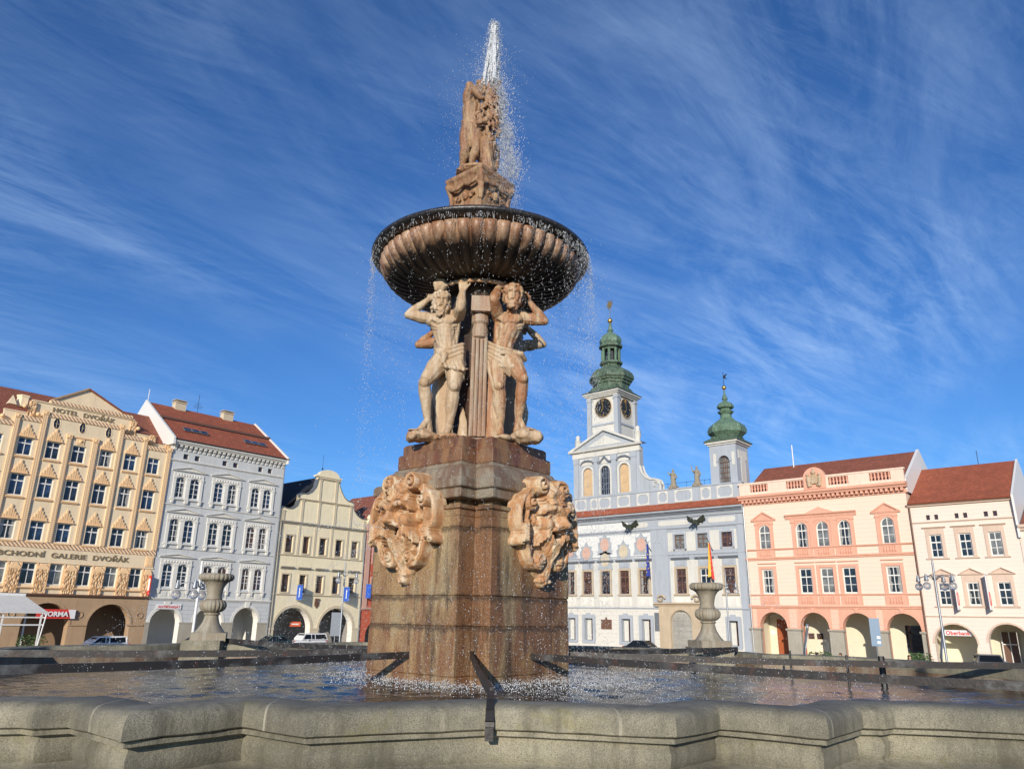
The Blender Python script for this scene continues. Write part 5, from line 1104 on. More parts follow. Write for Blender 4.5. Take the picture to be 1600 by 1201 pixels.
# ---------------------------------------------------------------- pink neighbour at the right edge
h = House('R', 3.65, 16.0, 'pink_corner_house', 'light pink house with grey cornice cut by the right edge')
ww = [(4.6, 5.7), (7.6, 8.7), (10.6, 11.7)]
holes = [arch_pts(a, b, z, z + 2.1) for a, b in ww for z in (3.4, 7.0)] + [arch_pts(a - 1, b + 1, GZ - .05, 1.7, 'round', 12) for a, b in ww]
mb = MB(); wall_front(mb, [(3.65, GZ - .1), (16, GZ - .1), (16, 10), (3.65, 10)], holes, .4); shell(mb, 3.65, 16, 10, 12); h.part('wall', mb, M['bank_wall'])
for a, b in ww:
    for z in (3.4, 7.0): h.window(a, b, z, z + 2.1, 'rect', 1, (.66,)); 
arcade(h, 3.7, 15.9, 2.2, M['arcade_in'])
string(h, 3.7, 16, 9.6, .5, .5, M['bank_trim'], 'cornice')
mb = MB(); roof_plane(mb, (3.9, -.4, 10.1), (16, -.4, 10.1), (16, 6, 12.6), (3.9, 6, 12.6)); rf = h.part('roof', mb, M['tile_brown']); add_uv(rf)
# ---------------------------------------------------------------- plain house closing the corner behind the pedestal
h = House('R', -64.5, -52.1, 'corner_house', 'plain ochre corner house behind the fountain pedestal between red house and town hall')
ww = [(-63.0, -61.9), (-60.3, -59.2), (-57.6, -56.5), (-54.9, -53.8)]
mb = MB(); wall_front(mb, [(-64.5, GZ - .1), (-52.1, GZ - .1), (-52.1, 12.4), (-64.5, 12.4)], [arch_pts(a, b, z, z + 2.1) for a, b in ww for z in (3.6, 7.6)] + [arch_pts(a - .2, a + 1.6, GZ - .05, 1.3, 'round') for a, b in ww], .4); shell(mb, -64.5, -52.1, 12.4, 12); h.part('wall', mb, M['cream_wall'])
for a, b in ww:
    for z in (3.6, 7.6): h.window(a, b, z, z + 2.1, 'rect', 1, (.66,))
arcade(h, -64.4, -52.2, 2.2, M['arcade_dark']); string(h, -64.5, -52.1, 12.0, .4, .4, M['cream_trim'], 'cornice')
mb = MB(); roof_plane(mb, (-64.5, -.4, 12.4), (-52.1, -.4, 12.4), (-52.1, 6, 16.5), (-64.5, 6, 16.5)); roof_plane(mb, (-52.1, 12.4, 12.4), (-64.5, 12.4, 12.4), (-64.5, 6, 16.5), (-52.1, 6, 16.5)); rf = h.part('roof', mb, M['tile_brown']); add_uv(rf)
# ------------------------------------------------------------------ the fountain
FC = Vector((-.6, 12.15, 0)); E1 = Vector((.65, .76, 0)); E2 = Vector((-.76, .65, 0))
FOFF = (FC.x, FC.y, .6)
fountain = empty('stone_fountain', Vector(FOFF)); tag(fountain, 'tall baroque sandstone fountain with four bearded giants holding up a dark fluted bowl', 'fountain')
ROT45 = math.atan2(E1.y, E1.x)
def redent(a, n):
    pts = []
    for k in range(4):
        c, s_ = math.cos(PI / 2 * k), math.sin(PI / 2 * k)
        for u, v in ((a, a - n), (a - n, a - n), (a - n, a)): pts.append((u * c - v * s_, u * s_ + v * c))
    return [FC + E1 * u + E2 * v for u, v in pts]
def redent_loft(prof, mb=None):
    mb = mb or MB(); N = 12; vs = []
    for a, n_, z in prof:
        for p in redent(a, n_): vs.append((p.x, p.y, z))
    fs = [(i * N + k, i * N + (k + 1) % N, (i + 1) * N + (k + 1) % N, (i + 1) * N + k) for i in range(len(prof) - 1) for k in range(N)]
    fs += [tuple(range(N - 1, -1, -1)), tuple((len(prof) - 1) * N + k for k in range(N))]
    mb.add(vs, fs); return mb
def fpart(name, mb, mat, smooth=False, parent=None, label=None, angle=None):
    o = mb.build(name, mat, parent or fountain, smooth, FOFF, angle)
    if label: o['label'] = label
    return o
NN = .33
prof = []
zs_ = [.3, .95, 1.6, 2.01, 2.95, 3.1]
for i in range(len(zs_) - 1):
    w = [0, .004, -.003, .004, 0][i]
    prof += [(1.24 + w - .014, NN, zs_[i] + .001), (1.24 + w, NN, zs_[i] + .014), (1.24 + w, NN, zs_[i + 1] - .014), (1.24 + w - .014, NN, zs_[i + 1] - .001)]
prof += [(1.24, NN, 3.12), (1.245, NN, 3.2), (1.28, NN, 3.215), (1.285, NN, 3.26), (1.25, NN, 3.275), (1.08, NN, 3.285), (1.06, NN, 3.37)]
o = fpart('pedestal', redent_loft(prof), M['pedestal'])
bv = o.modifiers.new('b', 'BEVEL'); bv.width = .012; bv.segments = 2; bv.limit_method = 'ANGLE'
o = fpart('pedestal_cornice', redent_loft([(1.02, NN, 3.37), (1.235, NN, 3.375), (1.25, NN, 3.39), (1.25, NN, 3.51), (1.295, NN, 3.525), (1.3, NN, 3.55), (1.3, NN, 3.64), (1.27, NN, 3.68), (1.215, NN, 3.69), (1.205, NN, 3.73), (1.18, NN, 3.83), (1.13, NN, 3.88), (1.09, NN, 3.89), (1.08, NN, 3.93), (1.05, NN, 3.95), (1.0, NN, 3.96)]), M['cornice'])
bv = o.modifiers.new('b', 'BEVEL'); bv.width = .01; bv.segments = 2; bv.limit_method = 'ANGLE'
mb = redent_loft([(1.03, NN, 3.95), (1.045, NN, 3.97), (1.045, NN, 4.17), (1.03, NN, 4.19), (.985, NN - .02, 4.2), (.985, NN - .02, 4.34), (.95, NN - .02, 4.37)])
o = fpart('upper_pedestal', mb, M['block'])
bv = o.modifiers.new('b', 'BEVEL'); bv.width = .02; bv.segments = 2; bv.limit_method = 'ANGLE'
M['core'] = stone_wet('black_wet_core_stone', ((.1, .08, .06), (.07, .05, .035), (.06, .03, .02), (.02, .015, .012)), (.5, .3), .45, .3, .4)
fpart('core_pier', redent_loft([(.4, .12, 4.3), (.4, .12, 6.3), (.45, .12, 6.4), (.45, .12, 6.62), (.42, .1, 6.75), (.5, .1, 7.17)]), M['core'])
# fluted strips hanging in the four corners between the giants
def fluted(k):
    mb = MB(); ang = PI / 4 + k * PI / 2
    d = E1 * math.cos(ang) + E2 * math.sin(ang); t = Vector((-d.y, d.x, 0))
    def bx(u0, u1, r0, r1, z0, z1):
        vs = [FC + t * u + d * r + Vector((0, 0, z)) for z in (z0, z1) for u, r in ((u0, r0), (u1, r0), (u1, r1), (u0, r1))]
        mb.add(vs, [(0, 3, 2, 1), (4, 5, 6, 7), (0, 1, 5, 4), (1, 2, 6, 5), (2, 3, 7, 6), (3, 0, 4, 7)])
    bx(-.125, .125, .3, .7, 4.4, 6.15)
    for j in range(4):
        u = -.1 + .067 * j
        mb.tube([FC + t * u + d * (.71 + .02 * (j % 2)) + Vector((0, 0, z)) for z in (4.45, 5.3, 6.1)], [.038, .035, .031], 8)
    mb.lathe([(.05, 0), (.13, .04), (.14, .16), (.115, .26), (.145, .3), (.145, .42), (.1, .46)], tuple(FC + d * .64 + Vector((0, 0, 6.1))), 12)
    bx(-.16, .16, .35, .85, 6.55, 6.82)
    bx(-.1, .1, .6, .74, 4.25, 4.42)
    return mb
for k in range(4): fpart('fluted_pilaster', fluted(k), M['pilaster'])
# ---- helpers for carved figures
def spiral(mb, c, r, turns, sgn, rad, a0=0., n=7, flat=1.):
    m = int(turns * 10); pts = []; rr = []
    for k in range(m + 1):
        f = k / m; a = a0 + sgn * f * turns * 2 * PI; q = r * (1 - .82 * f)
        pts.append((c[0] + q * math.cos(a), c[1] - .10 * f, c[2] + q * math.sin(a))); rr.append(rad * (1 - .45 * f))
    mb.tube(pts, rr, n); mb.ball(pts[-1], rad * .8, 6)
def chain(mb, pts, rr, n=8):
    for i in range(len(pts) - 1): mb.cap(pts[i], pts[i + 1], rr[i], rr[i + 1], n)
import numpy as np
def mascaron(seed, turn=0.):
    """grotesque head in a scrolled frame, carved as a deep relief standing out from the wall"""
    NX, NZ = 280, 310; xs = np.linspace(-1.0, 1.0, NX); zs = np.linspace(-1.12, 1.08, NZ); X, Z = np.meshgrid(xs, zs); H = np.full(X.shape, -.05); rr_ = random.Random(seed)
    def up(f): nonlocal H; H = np.maximum(H, f)
    def ell(cx, cz, rx, rz, h, base=0., rot=0., p=.5):
        c, s_ = math.cos(rot), math.sin(rot); u = ((X - cx) * c + (Z - cz) * s_) / rx; v = (-(X - cx) * s_ + (Z - cz) * c) / rz; q = u * u + v * v
        return np.where(q < 1, base + h * np.clip(1 - q, 0, 1) ** p, -1)
    def ridge(pts, w, h, p=.5):
        best = np.full(X.shape, -1.); n_ = len(pts) - 1
        w = w if isinstance(w, (list, tuple)) else [w] * (n_ + 1); h = h if isinstance(h, (list, tuple)) else [h] * (n_ + 1)
        for k in range(n_):
            (x0, z0), (x1, z1) = pts[k], pts[k + 1]; dx, dz = x1 - x0, z1 - z0; L = dx * dx + dz * dz + 1e-9
            t = np.clip(((X - x0) * dx + (Z - z0) * dz) / L, 0, 1); d = np.hypot(X - x0 - t * dx, Z - z0 - t * dz); ww = w[k] + (w[k + 1] - w[k]) * t; hh = h[k] + (h[k + 1] - h[k]) * t
            q = (d / ww) ** 2; best = np.maximum(best, np.where(q < 1, hh - ww * .9 + ww * .9 * np.clip(1 - q, 0, 1) ** p, -1))
        return best
    def curve(pts, m=6):
        out = []
        for k in range(len(pts) - 1):
            a = pts[max(k - 1, 0)]; b = pts[k]; c = pts[k + 1]; d = pts[min(k + 2, len(pts) - 1)]
            for j in range(m):
                t = j / m; out.append(tuple(.5 * (2 * b[i] + (c[i] - a[i]) * t + (2 * a[i] - 5 * b[i] + 4 * c[i] - d[i]) * t * t + (3 * b[i] - a[i] - 3 * c[i] + d[i]) * t ** 3) for i in range(2)))
        out.append(pts[-1]); return out
    def volute(cx, cz, R_, sgn, a0, h, turns=1.8, w=.03):
        up(ell(cx, cz, R_ * 1.02, R_ * 1.02, .06, h - .12, p=.25)); m = 26
        pts = [(cx + R_ * (1 - .9 * k / m) * math.cos(a0 + sgn * turns * 2 * PI * k / m), cz + R_ * (1 - .9 * k / m) * math.sin(a0 + sgn * turns * 2 * PI * k / m)) for k in range(m + 1)]
        up(ridge(pts, [w * (1 - .4 * k / m) for k in range(m + 1)], [h + .05 * k / m for k in range(m + 1)])); up(ell(cx, cz, .032, .032, .04, h + .02))
    up(ell(0, .08, .6, .62, .1, .04, p=.3)); up(ell(0, -.42, .38, .48, .1, .04, p=.3)); up(ell(0, -.8, .15, .24, .16, .04))
    for s_ in (-1, 1):
        for k in range(6):       # frilled edge leaves
            a = R(8 + k * 24); x, z = s_ * .6 * math.cos(a - .5), -.05 + .5 * math.sin(a - .5); up(ell(x, z, .11, .075, .1, .1, s_ * (a - .5)))
        up(ridge(curve([(s_ * .56, .6), (s_ * .74, .58), (s_ * .86, .36), (s_ * .86, .08), (s_ * .74, -.1), (s_ * .6, -.08)]), [.05] * 16 + [.055] * 10 + [.05] * 5, .26))
        up(ridge(curve([(s_ * .62, .3), (s_ * .68, .1), (s_ * .66, -.04)]), .035, .24))
        for k in range(6): up(ridge([(s_ * .66, .14 - k * .055), (s_ * .76, .03 - k * .05), (s_ * .83, .05 - k * .045)], .022, [.26, .34, .3]))
        volute(s_ * .6, .46, .135, -s_, PI / 2, .3); volute(s_ * .84, -.24, .085, s_, PI / 2, .25, 1.5, .024)
        up(ridge(curve([(s_ * .74, -.2), (s_ * .62, -.34), (s_ * .56, -.52), (s_ * .42, -.66), (s_ * .24, -.68), (s_ * .13, -.56)]), .048, .24))
        up(ridge(curve([(s_ * .5, -.3), (s_ * .5, -.46), (s_ * .4, -.58)]), .035, .2))
        volute(s_ * .27, -.54, .12, s_, -PI / 2, .27)
        volute(s_ * .33, .8, .155, -s_, PI / 2, .34); up(ridge(curve([(s_ * .1, .52), (s_ * .12, .72), (s_ * .2, .93), (s_ * .34, .96)]), .045, .32))
        for k in range(3): up(ridge(curve([(s_ * (.46 + .05 * k), .66 - .02 * k), (s_ * (.54 + .05 * k), .74 - .04 * k), (s_ * (.6 + .04 * k), .7 - .05 * k)]), .03, .24))
    for k in range(7):
        a = R(-60 + k * 20); up(ridge([(0, .5), (math.sin(a) * .2, .52 + math.cos(a) * .22), (math.sin(a) * .27, .54 + math.cos(a) * .34)], [.03, .05, .035], [.34, .42, .3]))
    # the face
    up(ell(0, .14, .4, .47, .34, .1, p=.45)); up(ell(0, -.14, .3, .36, .26, .1, p=.45))
    for s_ in (-1, 1):
        up(ell(s_ * .27, .1, .13, .14, .14, .33)); up(ell(s_ * .42, .18, .07, .13, .12, .12))
        H -= .2 * np.exp(-(((X - s_ * .17) / .1) ** 2 + ((Z - .25) / .055) ** 2) ** 1.5)
        up(ell(s_ * .17, .245, .062, .042, .06, .315)); up(ridge([(s_ * .08, .235), (s_ * .16, .285), (s_ * .25, .25)], .018, .40)); up(ridge([(s_ * .09, .225), (s_ * .17, .2), (s_ * .25, .23)], .016, .385))
        up(ridge(curve([(s_ * .03, .31), (s_ * .12, .38), (s_ * .26, .4), (s_ * .38, .3)]), [.06] * 10 + [.055] * 5 + [.04] * 4, [.56] * 8 + [.52] * 6 + [.4] * 5))
        for k in range(3): up(ridge(curve([(s_ * .03, .46 + .05 * k), (s_ * .15, .5 + .05 * k), (s_ * .3, .44 + .06 * k)]), .026, [.46 - .03 * k] * 8 + [.38 - .03 * k] * 5))
        up(ell(s_ * .075, .085, .052, .05, .1, .46))
        for k in range(4): up(ridge(curve([(s_ * (.15 + .02 * k), .13 - .02 * k), (s_ * (.28 + .03 * k), .03 - .04 * k), (s_ * (.32 + .035 * k), -.14 - .05 * k)]), .02, .43 - .04 * k))
        up(ridge(curve([(s_ * .015, .015), (s_ * .11, .035), (s_ * .22, -.03), (s_ * .3, -.16), (s_ * .42, -.2)]), [.045] * 12 + [.04] * 8 + [.02] * 5, [.5] * 10 + [.42] * 8 + [.3] * 7))
    up(ridge([(0, .37), (0, .22), (0, .1)], [.045, .05, .075], [.5, .56, .64]))
    m_ = (X / .155) ** 2 + ((Z + .115) / .125) ** 2
    lip = [(.175 * math.cos(R(a)), -.115 + .15 * math.sin(R(a))) for a in range(180, 361, 15)]; up(ridge(lip, .04, .43))
    for k in range(30):
        s_ = (-1, 1)[k % 2]; q = (k // 2) / 14; x0 = .02 + .3 * q; z0 = -.29 + .2 * q * q
        pts = [(s_ * x0, z0)]
        for j in range(1, 6): t = j / 5; pts.append((s_ * (x0 * (1 - .75 * t) + .035 * math.sin(j * 1.7 + k)), z0 - (.62 - .34 * q) * t))
        up(ridge(curve(pts, 4), [.036 - .0008 * j for j in range(21)], [.42 - .09 * q - .014 * j + .02 * math.sin(k * 2.3) for j in range(21)]))
    H = np.where(m_ < 1, np.minimum(H, .08 + .30 * np.clip(m_, 0, 1) ** 3), H)
    H = np.where(m_ < .35, np.maximum(H, np.where(Z < -.13, .16, .08)), H)
    for k in range(16): up(ell(rr_.uniform(-.11, .11), rr_.uniform(-.98, -.7), .045, .045, .07, .12))
    H = H + .06 * 0
    H *= .82
    for _ in range(2):
        P_ = np.pad(H, 1, mode='edge'); H = (4 * H + P_[:-2, 1:-1] + P_[2:, 1:-1] + P_[1:-1, :-2] + P_[1:-1, 2:]) / 8
    idx = -np.ones(X.shape, int); vs = []; fs = []
    live = H > .015
    for i in range(NZ):
        for j in range(NX):
            near_ = live[max(0, i - 1):i + 2, max(0, j - 1):j + 2].any()
            if near_:
                x, z = float(X[i, j]), float(Z[i, j]); h_ = float(H[i, j]) if live[i, j] else -.03
                if live[i, j]: h_ += .007 * noise.noise(Vector((x * 14, z * 14, seed))) + .005 * noise.noise(Vector((x * 34, z * 34, seed)))
                idx[i, j] = len(vs); vs.append((x + turn * max(0, h_ - .2) * .6, -h_, z))
    for i in range(NZ - 1):
        for j in range(NX - 1):
            q = (idx[i, j], idx[i, j + 1], idx[i + 1, j + 1], idx[i + 1, j])
            if min(q) >= 0: fs.append(tuple(int(k) for k in q))
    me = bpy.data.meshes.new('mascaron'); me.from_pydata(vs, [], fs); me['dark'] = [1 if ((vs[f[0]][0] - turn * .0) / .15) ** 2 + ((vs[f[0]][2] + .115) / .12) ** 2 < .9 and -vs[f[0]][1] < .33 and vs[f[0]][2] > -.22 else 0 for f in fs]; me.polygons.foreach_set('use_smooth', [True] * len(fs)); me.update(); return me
M['hollow'] = plain('algae_and_painted_shade_in_the_mouth', (.02, .015, .012), .4)  # black algae plus the shade of the hollow, put into the colour
mm1 = mascaron(3, -.1); mm2 = mascaron(8, .45)
def put_mask(me, nrm, label, mat, shift=0.):
    y = -nrm; rz = math.atan2(-y.x, y.y); p = FC + nrm * 1.24 + Vector((math.cos(rz), math.sin(rz), 0)) * shift
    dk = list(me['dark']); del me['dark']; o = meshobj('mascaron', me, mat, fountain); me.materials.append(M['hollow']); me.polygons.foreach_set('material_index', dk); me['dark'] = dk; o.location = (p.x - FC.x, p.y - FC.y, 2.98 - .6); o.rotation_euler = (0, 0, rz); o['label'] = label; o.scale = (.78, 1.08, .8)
    return o
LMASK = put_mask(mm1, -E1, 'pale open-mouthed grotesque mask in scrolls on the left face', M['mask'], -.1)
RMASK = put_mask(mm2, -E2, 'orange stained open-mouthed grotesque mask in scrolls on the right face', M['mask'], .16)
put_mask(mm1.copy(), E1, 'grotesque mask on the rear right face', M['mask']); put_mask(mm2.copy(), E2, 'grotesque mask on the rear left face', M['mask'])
# ---- the giants
def W(x, y, z, Y0=11.55):
    f = (Y0 + y) / 11.35; return Vector((x * f, Y0 + y, EYE + (z - EYE) * f))
def carve_head(mb, c, s_=1., beard=.17, seed=0, look=0., top=.0):
    """bearded head facing the camera side, c = centre"""
    rnd = random.Random(seed); r = Matrix.Rotation(look, 3, 'Z')
    def q(x, y, z): return Vector(c) + r @ (Vector((x, y, z)) * s_)
    mb.ball(q(0, 0, .03), (.115 * s_, .13 * s_, .155 * s_), 14); mb.ball(q(0, -.06, -.06), (.085 * s_, .08 * s_, .1 * s_), 12)
    chain(mb, [q(0, -.118, .05), q(0, -.142, -.02)], [.014 * s_, .02 * s_])
    mb.ball(q(0, -.14, -.022), (.03 * s_, .02 * s_, .014 * s_), 8)
    for k in (-1, 1):
        chain(mb, [q(k * .015, -.128, .058), q(k * .06, -.118, .062), q(k * .09, -.08, .045)], [.017 * s_, .02 * s_, .014 * s_])
        mb.ball(q(k * .042, -.105, .026), (.02 * s_, .012 * s_, .012 * s_), 6)
        mb.ball(q(k * .055, -.1, -.03), (.035 * s_, .03 * s_, .035 * s_), 8)
        mb.ball(q(k * .118, 0, 0), (.02 * s_, .03 * s_, .04 * s_), 6)
        chain(mb, [q(0, -.145, -.058), q(k * .055, -.12, -.08)], [.015 * s_, .018 * s_])
    mb.ball(q(0, -.13, -.105), (.03 * s_, .015 * s_, .01 * s_), 6)
    for k in range(34):
        a = rnd.uniform(0, 2 * PI); t = rnd.uniform(.15, 1.0)
        x = .125 * math.cos(a) * math.cos(t); z = .07 + .12 * math.sin(t); y = .13 * math.sin(a) * math.cos(t) + .015
        if y < -.07 and z < .11: continue
        mb.ball(q(x, y, z), .038 * s_ * rnd.uniform(.8, 1.2), 6)
    for k in range(12): mb.ball(q((-1, 1)[k % 2] * rnd.uniform(.1, .135), rnd.uniform(-.02, .08), rnd.uniform(-.1, .1)), .036 * s_, 6)
    for k in range(26):
        a = rnd.uniform(-1.3, 1.3); t = rnd.random()
        mb.ball(q(.085 * math.sin(a) * (1 - .4 * t), -.1 * math.cos(a) - .01, -.11 - beard * .75 * t), .03 * s_ * rnd.uniform(.8, 1.15), 6)
    for k in (-1, 1): chain(mb, [q(k * .095, -.04, -.02), q(k * .085, -.07, -.11)], [.028 * s_, .03 * s_])
    return [(q(0, -.145, -.082), .03 * s_, .045 * s_), (q(.042, -.13, .026), .028 * s_, .032 * s_), (q(-.042, -.13, .026), .028 * s_, .032 * s_)], r
def carve_hand(mb, wrist, tip, nrm, w=.055, curl=.3, thumb=1):
    a = Vector(wrist); b = Vector(tip); d = (b - a); L = d.length; d.normalize(); nrm = Vector(nrm); nrm = (nrm - d * nrm.dot(d)).normalized(); s_ = d.cross(nrm)
    for k in range(4):
        o = s_ * ((k - 1.5) * w * .5); p0 = a + d * L * .45 + o; ln = L * (.5, .58, .55, .42)[k]
        mb.cap(a + o * .5, p0, w * .42, w * .36, 7)
        p1 = p0 + d * ln * .5 + nrm * ln * curl * .4 + s_ * ((k - 1.5) * w * .12); p2 = p1 + d * ln * .4 + nrm * ln * curl * .9
        mb.cap(p0, p1, w * .24, w * .21, 6); mb.cap(p1, p2, w * .21, w * .17, 6)
    t0 = a + d * L * .12 + s_ * thumb * w * .7; t1 = t0 + d * L * .28 + s_ * thumb * w * .8 + nrm * w * .3
    mb.cap(t0, t1, w * .3, w * .22, 6); mb.cap(t1, t1 + d * L * .16 + nrm * w * .3, w * .22, w * .17, 6)
def carve_foot(mb, ankle, toe, r=.06):
    a = Vector(ankle); t = Vector(toe); d = t - a; fl = Vector((d.x, d.y, 0)); s_ = Vector((-fl.y, fl.x, 0)).normalized()
    heel = a - fl.normalized() * .05 + Vector((0, 0, t.z - a.z + .02)); mb.cap(a, heel, r, r * .95, 8)
    mid = heel + fl * .55 + Vector((0, 0, .01)); mb.cap(a + Vector((0, 0, -.02)), mid, r * .95, r * .85, 8); mb.cap(heel, mid, r * .9, r * .85, 8)
    for k in range(5):
        o = s_ * ((k - 2) * r * .42); mb.cap(mid + o * .8, t + o + fl.normalized() * (-.012 * abs(k - 1.2)) , r * .42, r * .27, 6)
def muscle(mb, a, b, ra, rb, rm=None):
    a, b = Vector(a), Vector(b); m = a + (b - a) * .36; rm = (rm or max(ra, rb) * 1.1) * 1.04
    mb.cap(a, m, ra, rm, 10); mb.cap(m, b, rm, rb, 10)
def torso(mb, neck, shL, shR, chest, waist, pelv, k=1.03):
    chest, waist, pelv, neck = Vector(chest), Vector(waist), Vector(pelv), Vector(neck)
    mb.ball(chest, (.225 * k, .155 * k, .215 * k), 16); mb.ball(waist, (.165 * k, .12 * k, .2 * k), 14); mb.ball(pelv, (.2 * k, .15 * k, .15 * k), 14)
    mb.cap(chest, waist, .19 * k, .15 * k, 14); mb.cap(waist, pelv, .15 * k, .17 * k, 14)
    mb.cap(Vector(shL), Vector(shR), .1 * k, .1 * k, 10); mb.cap(chest + Vector((0, 0, .1)), neck, .11 * k, .08 * k, 10)
    for s_ in (-1, 1):
        mb.ball(chest + Vector((s_ * .1, -.105, .06)) * k, (.105 * k, .06 * k, .085 * k), 12)
        for j in range(3): mb.ball(waist + Vector((s_ * .045, -.1, .13 - .085 * j)) * k, (.042 * k, .035 * k, .038 * k), 8)
        mb.cap(chest + Vector((s_ * .19, .02, .05)) * k, waist + Vector((s_ * .12, 0, 0)) * k, .07 * k, .06 * k, 8)
        chain(mb, [neck + Vector((s_ * .04, -.06, 0)), chest + Vector((s_ * .03, -.13, .17)) * k], [.025, .02])
def torso_lines(neck, chest, waist, pelv):
    n_, c, w, p = Vector(neck), Vector(chest), Vector(waist), Vector(pelv); o = Vector((0, -.165, 0)); g = []
    g.append(([c + o + Vector((0, 0, .17)), c + o + Vector((0, 0, -.05)), w + o, p + o + Vector((0, .02, .05))], .03, .022))
    for s_ in (-1, 1):
        g.append(([c + Vector((s_ * .02, -.17, -.04)), c + Vector((s_ * .12, -.16, -.06)), c + Vector((s_ * .21, -.09, .02))], .03, .026))
        g.append(([c + Vector((s_ * .04, -.14, -.1)), w + Vector((s_ * .12, -.08, .12)), w + Vector((s_ * .1, -.1, -.02)), p + Vector((s_ * .05, -.14, .06))], .026, .016))
        for j in range(3): g.append(([w + Vector((s_ * .0, -.14, .14 - .085 * j)), w + Vector((s_ * .1, -.11, .15 - .085 * j))], .02, .012))
        for j in range(4): g.append(([c + Vector((s_ * .13, -.11, -.1 - .05 * j)), c + Vector((s_ * .2, -.04, -.06 - .05 * j))], .02, .014))
        g.append(([n_ + Vector((s_ * .02, -.06, -.02)), c + Vector((s_ * .16, -.1, .16))], .025, .014))
    return g
def finish(mb, dents, seed, vox=.0145, amp=1., ch=None, lines=()):
    segs = [(a, b, r_, dp) for pts, r_, dp in lines for a, b in zip(pts[:-1], pts[1:])]
    def groove(v):
        t = 0.
        for a, b, r_, dp in segs:
            if abs(v.z - (a.z + b.z) / 2) > abs(a.z - b.z) / 2 + r_ * 3: continue
            ab = b - a; u = max(0., min(1., (v - a).dot(ab) / ab.length_squared)); q = ((v - a - ab * u) * 1.0); q.y *= .35; q = q.length / r_
            if q < 1: t = max(t, dp * .75 * (1 - q * q))
        return t
    def det(v, n_):
        d = n_ * amp * (.008 * noise.noise(v * 8 + Vector((seed, 1, 2))) + .003 * noise.noise(v * 24))
        if segs and n_.y < .2: d -= n_ * groove(v)
        for c, r_, dep in dents:
            q = (v - c).length / r_
            if q < 1.4: d += Vector((0, 1, 0)) * dep * max(0, 1 - q / 1.4)
        return d
    me = remesh(mb, vox, 1, det)
    for v in me.vertices: v.co -= Vector(FOFF)
    return me
def drape(lines, seed, base=None, vox=.0115):
    mb = MB()
    for pts, rr in lines: chain(mb, [Vector(p) for p in pts], rr, 7)
    if base:
        for c, r_ in base: mb.ball(c, r_, 12)
    return finish(mb, [], seed, vox, 1.2)
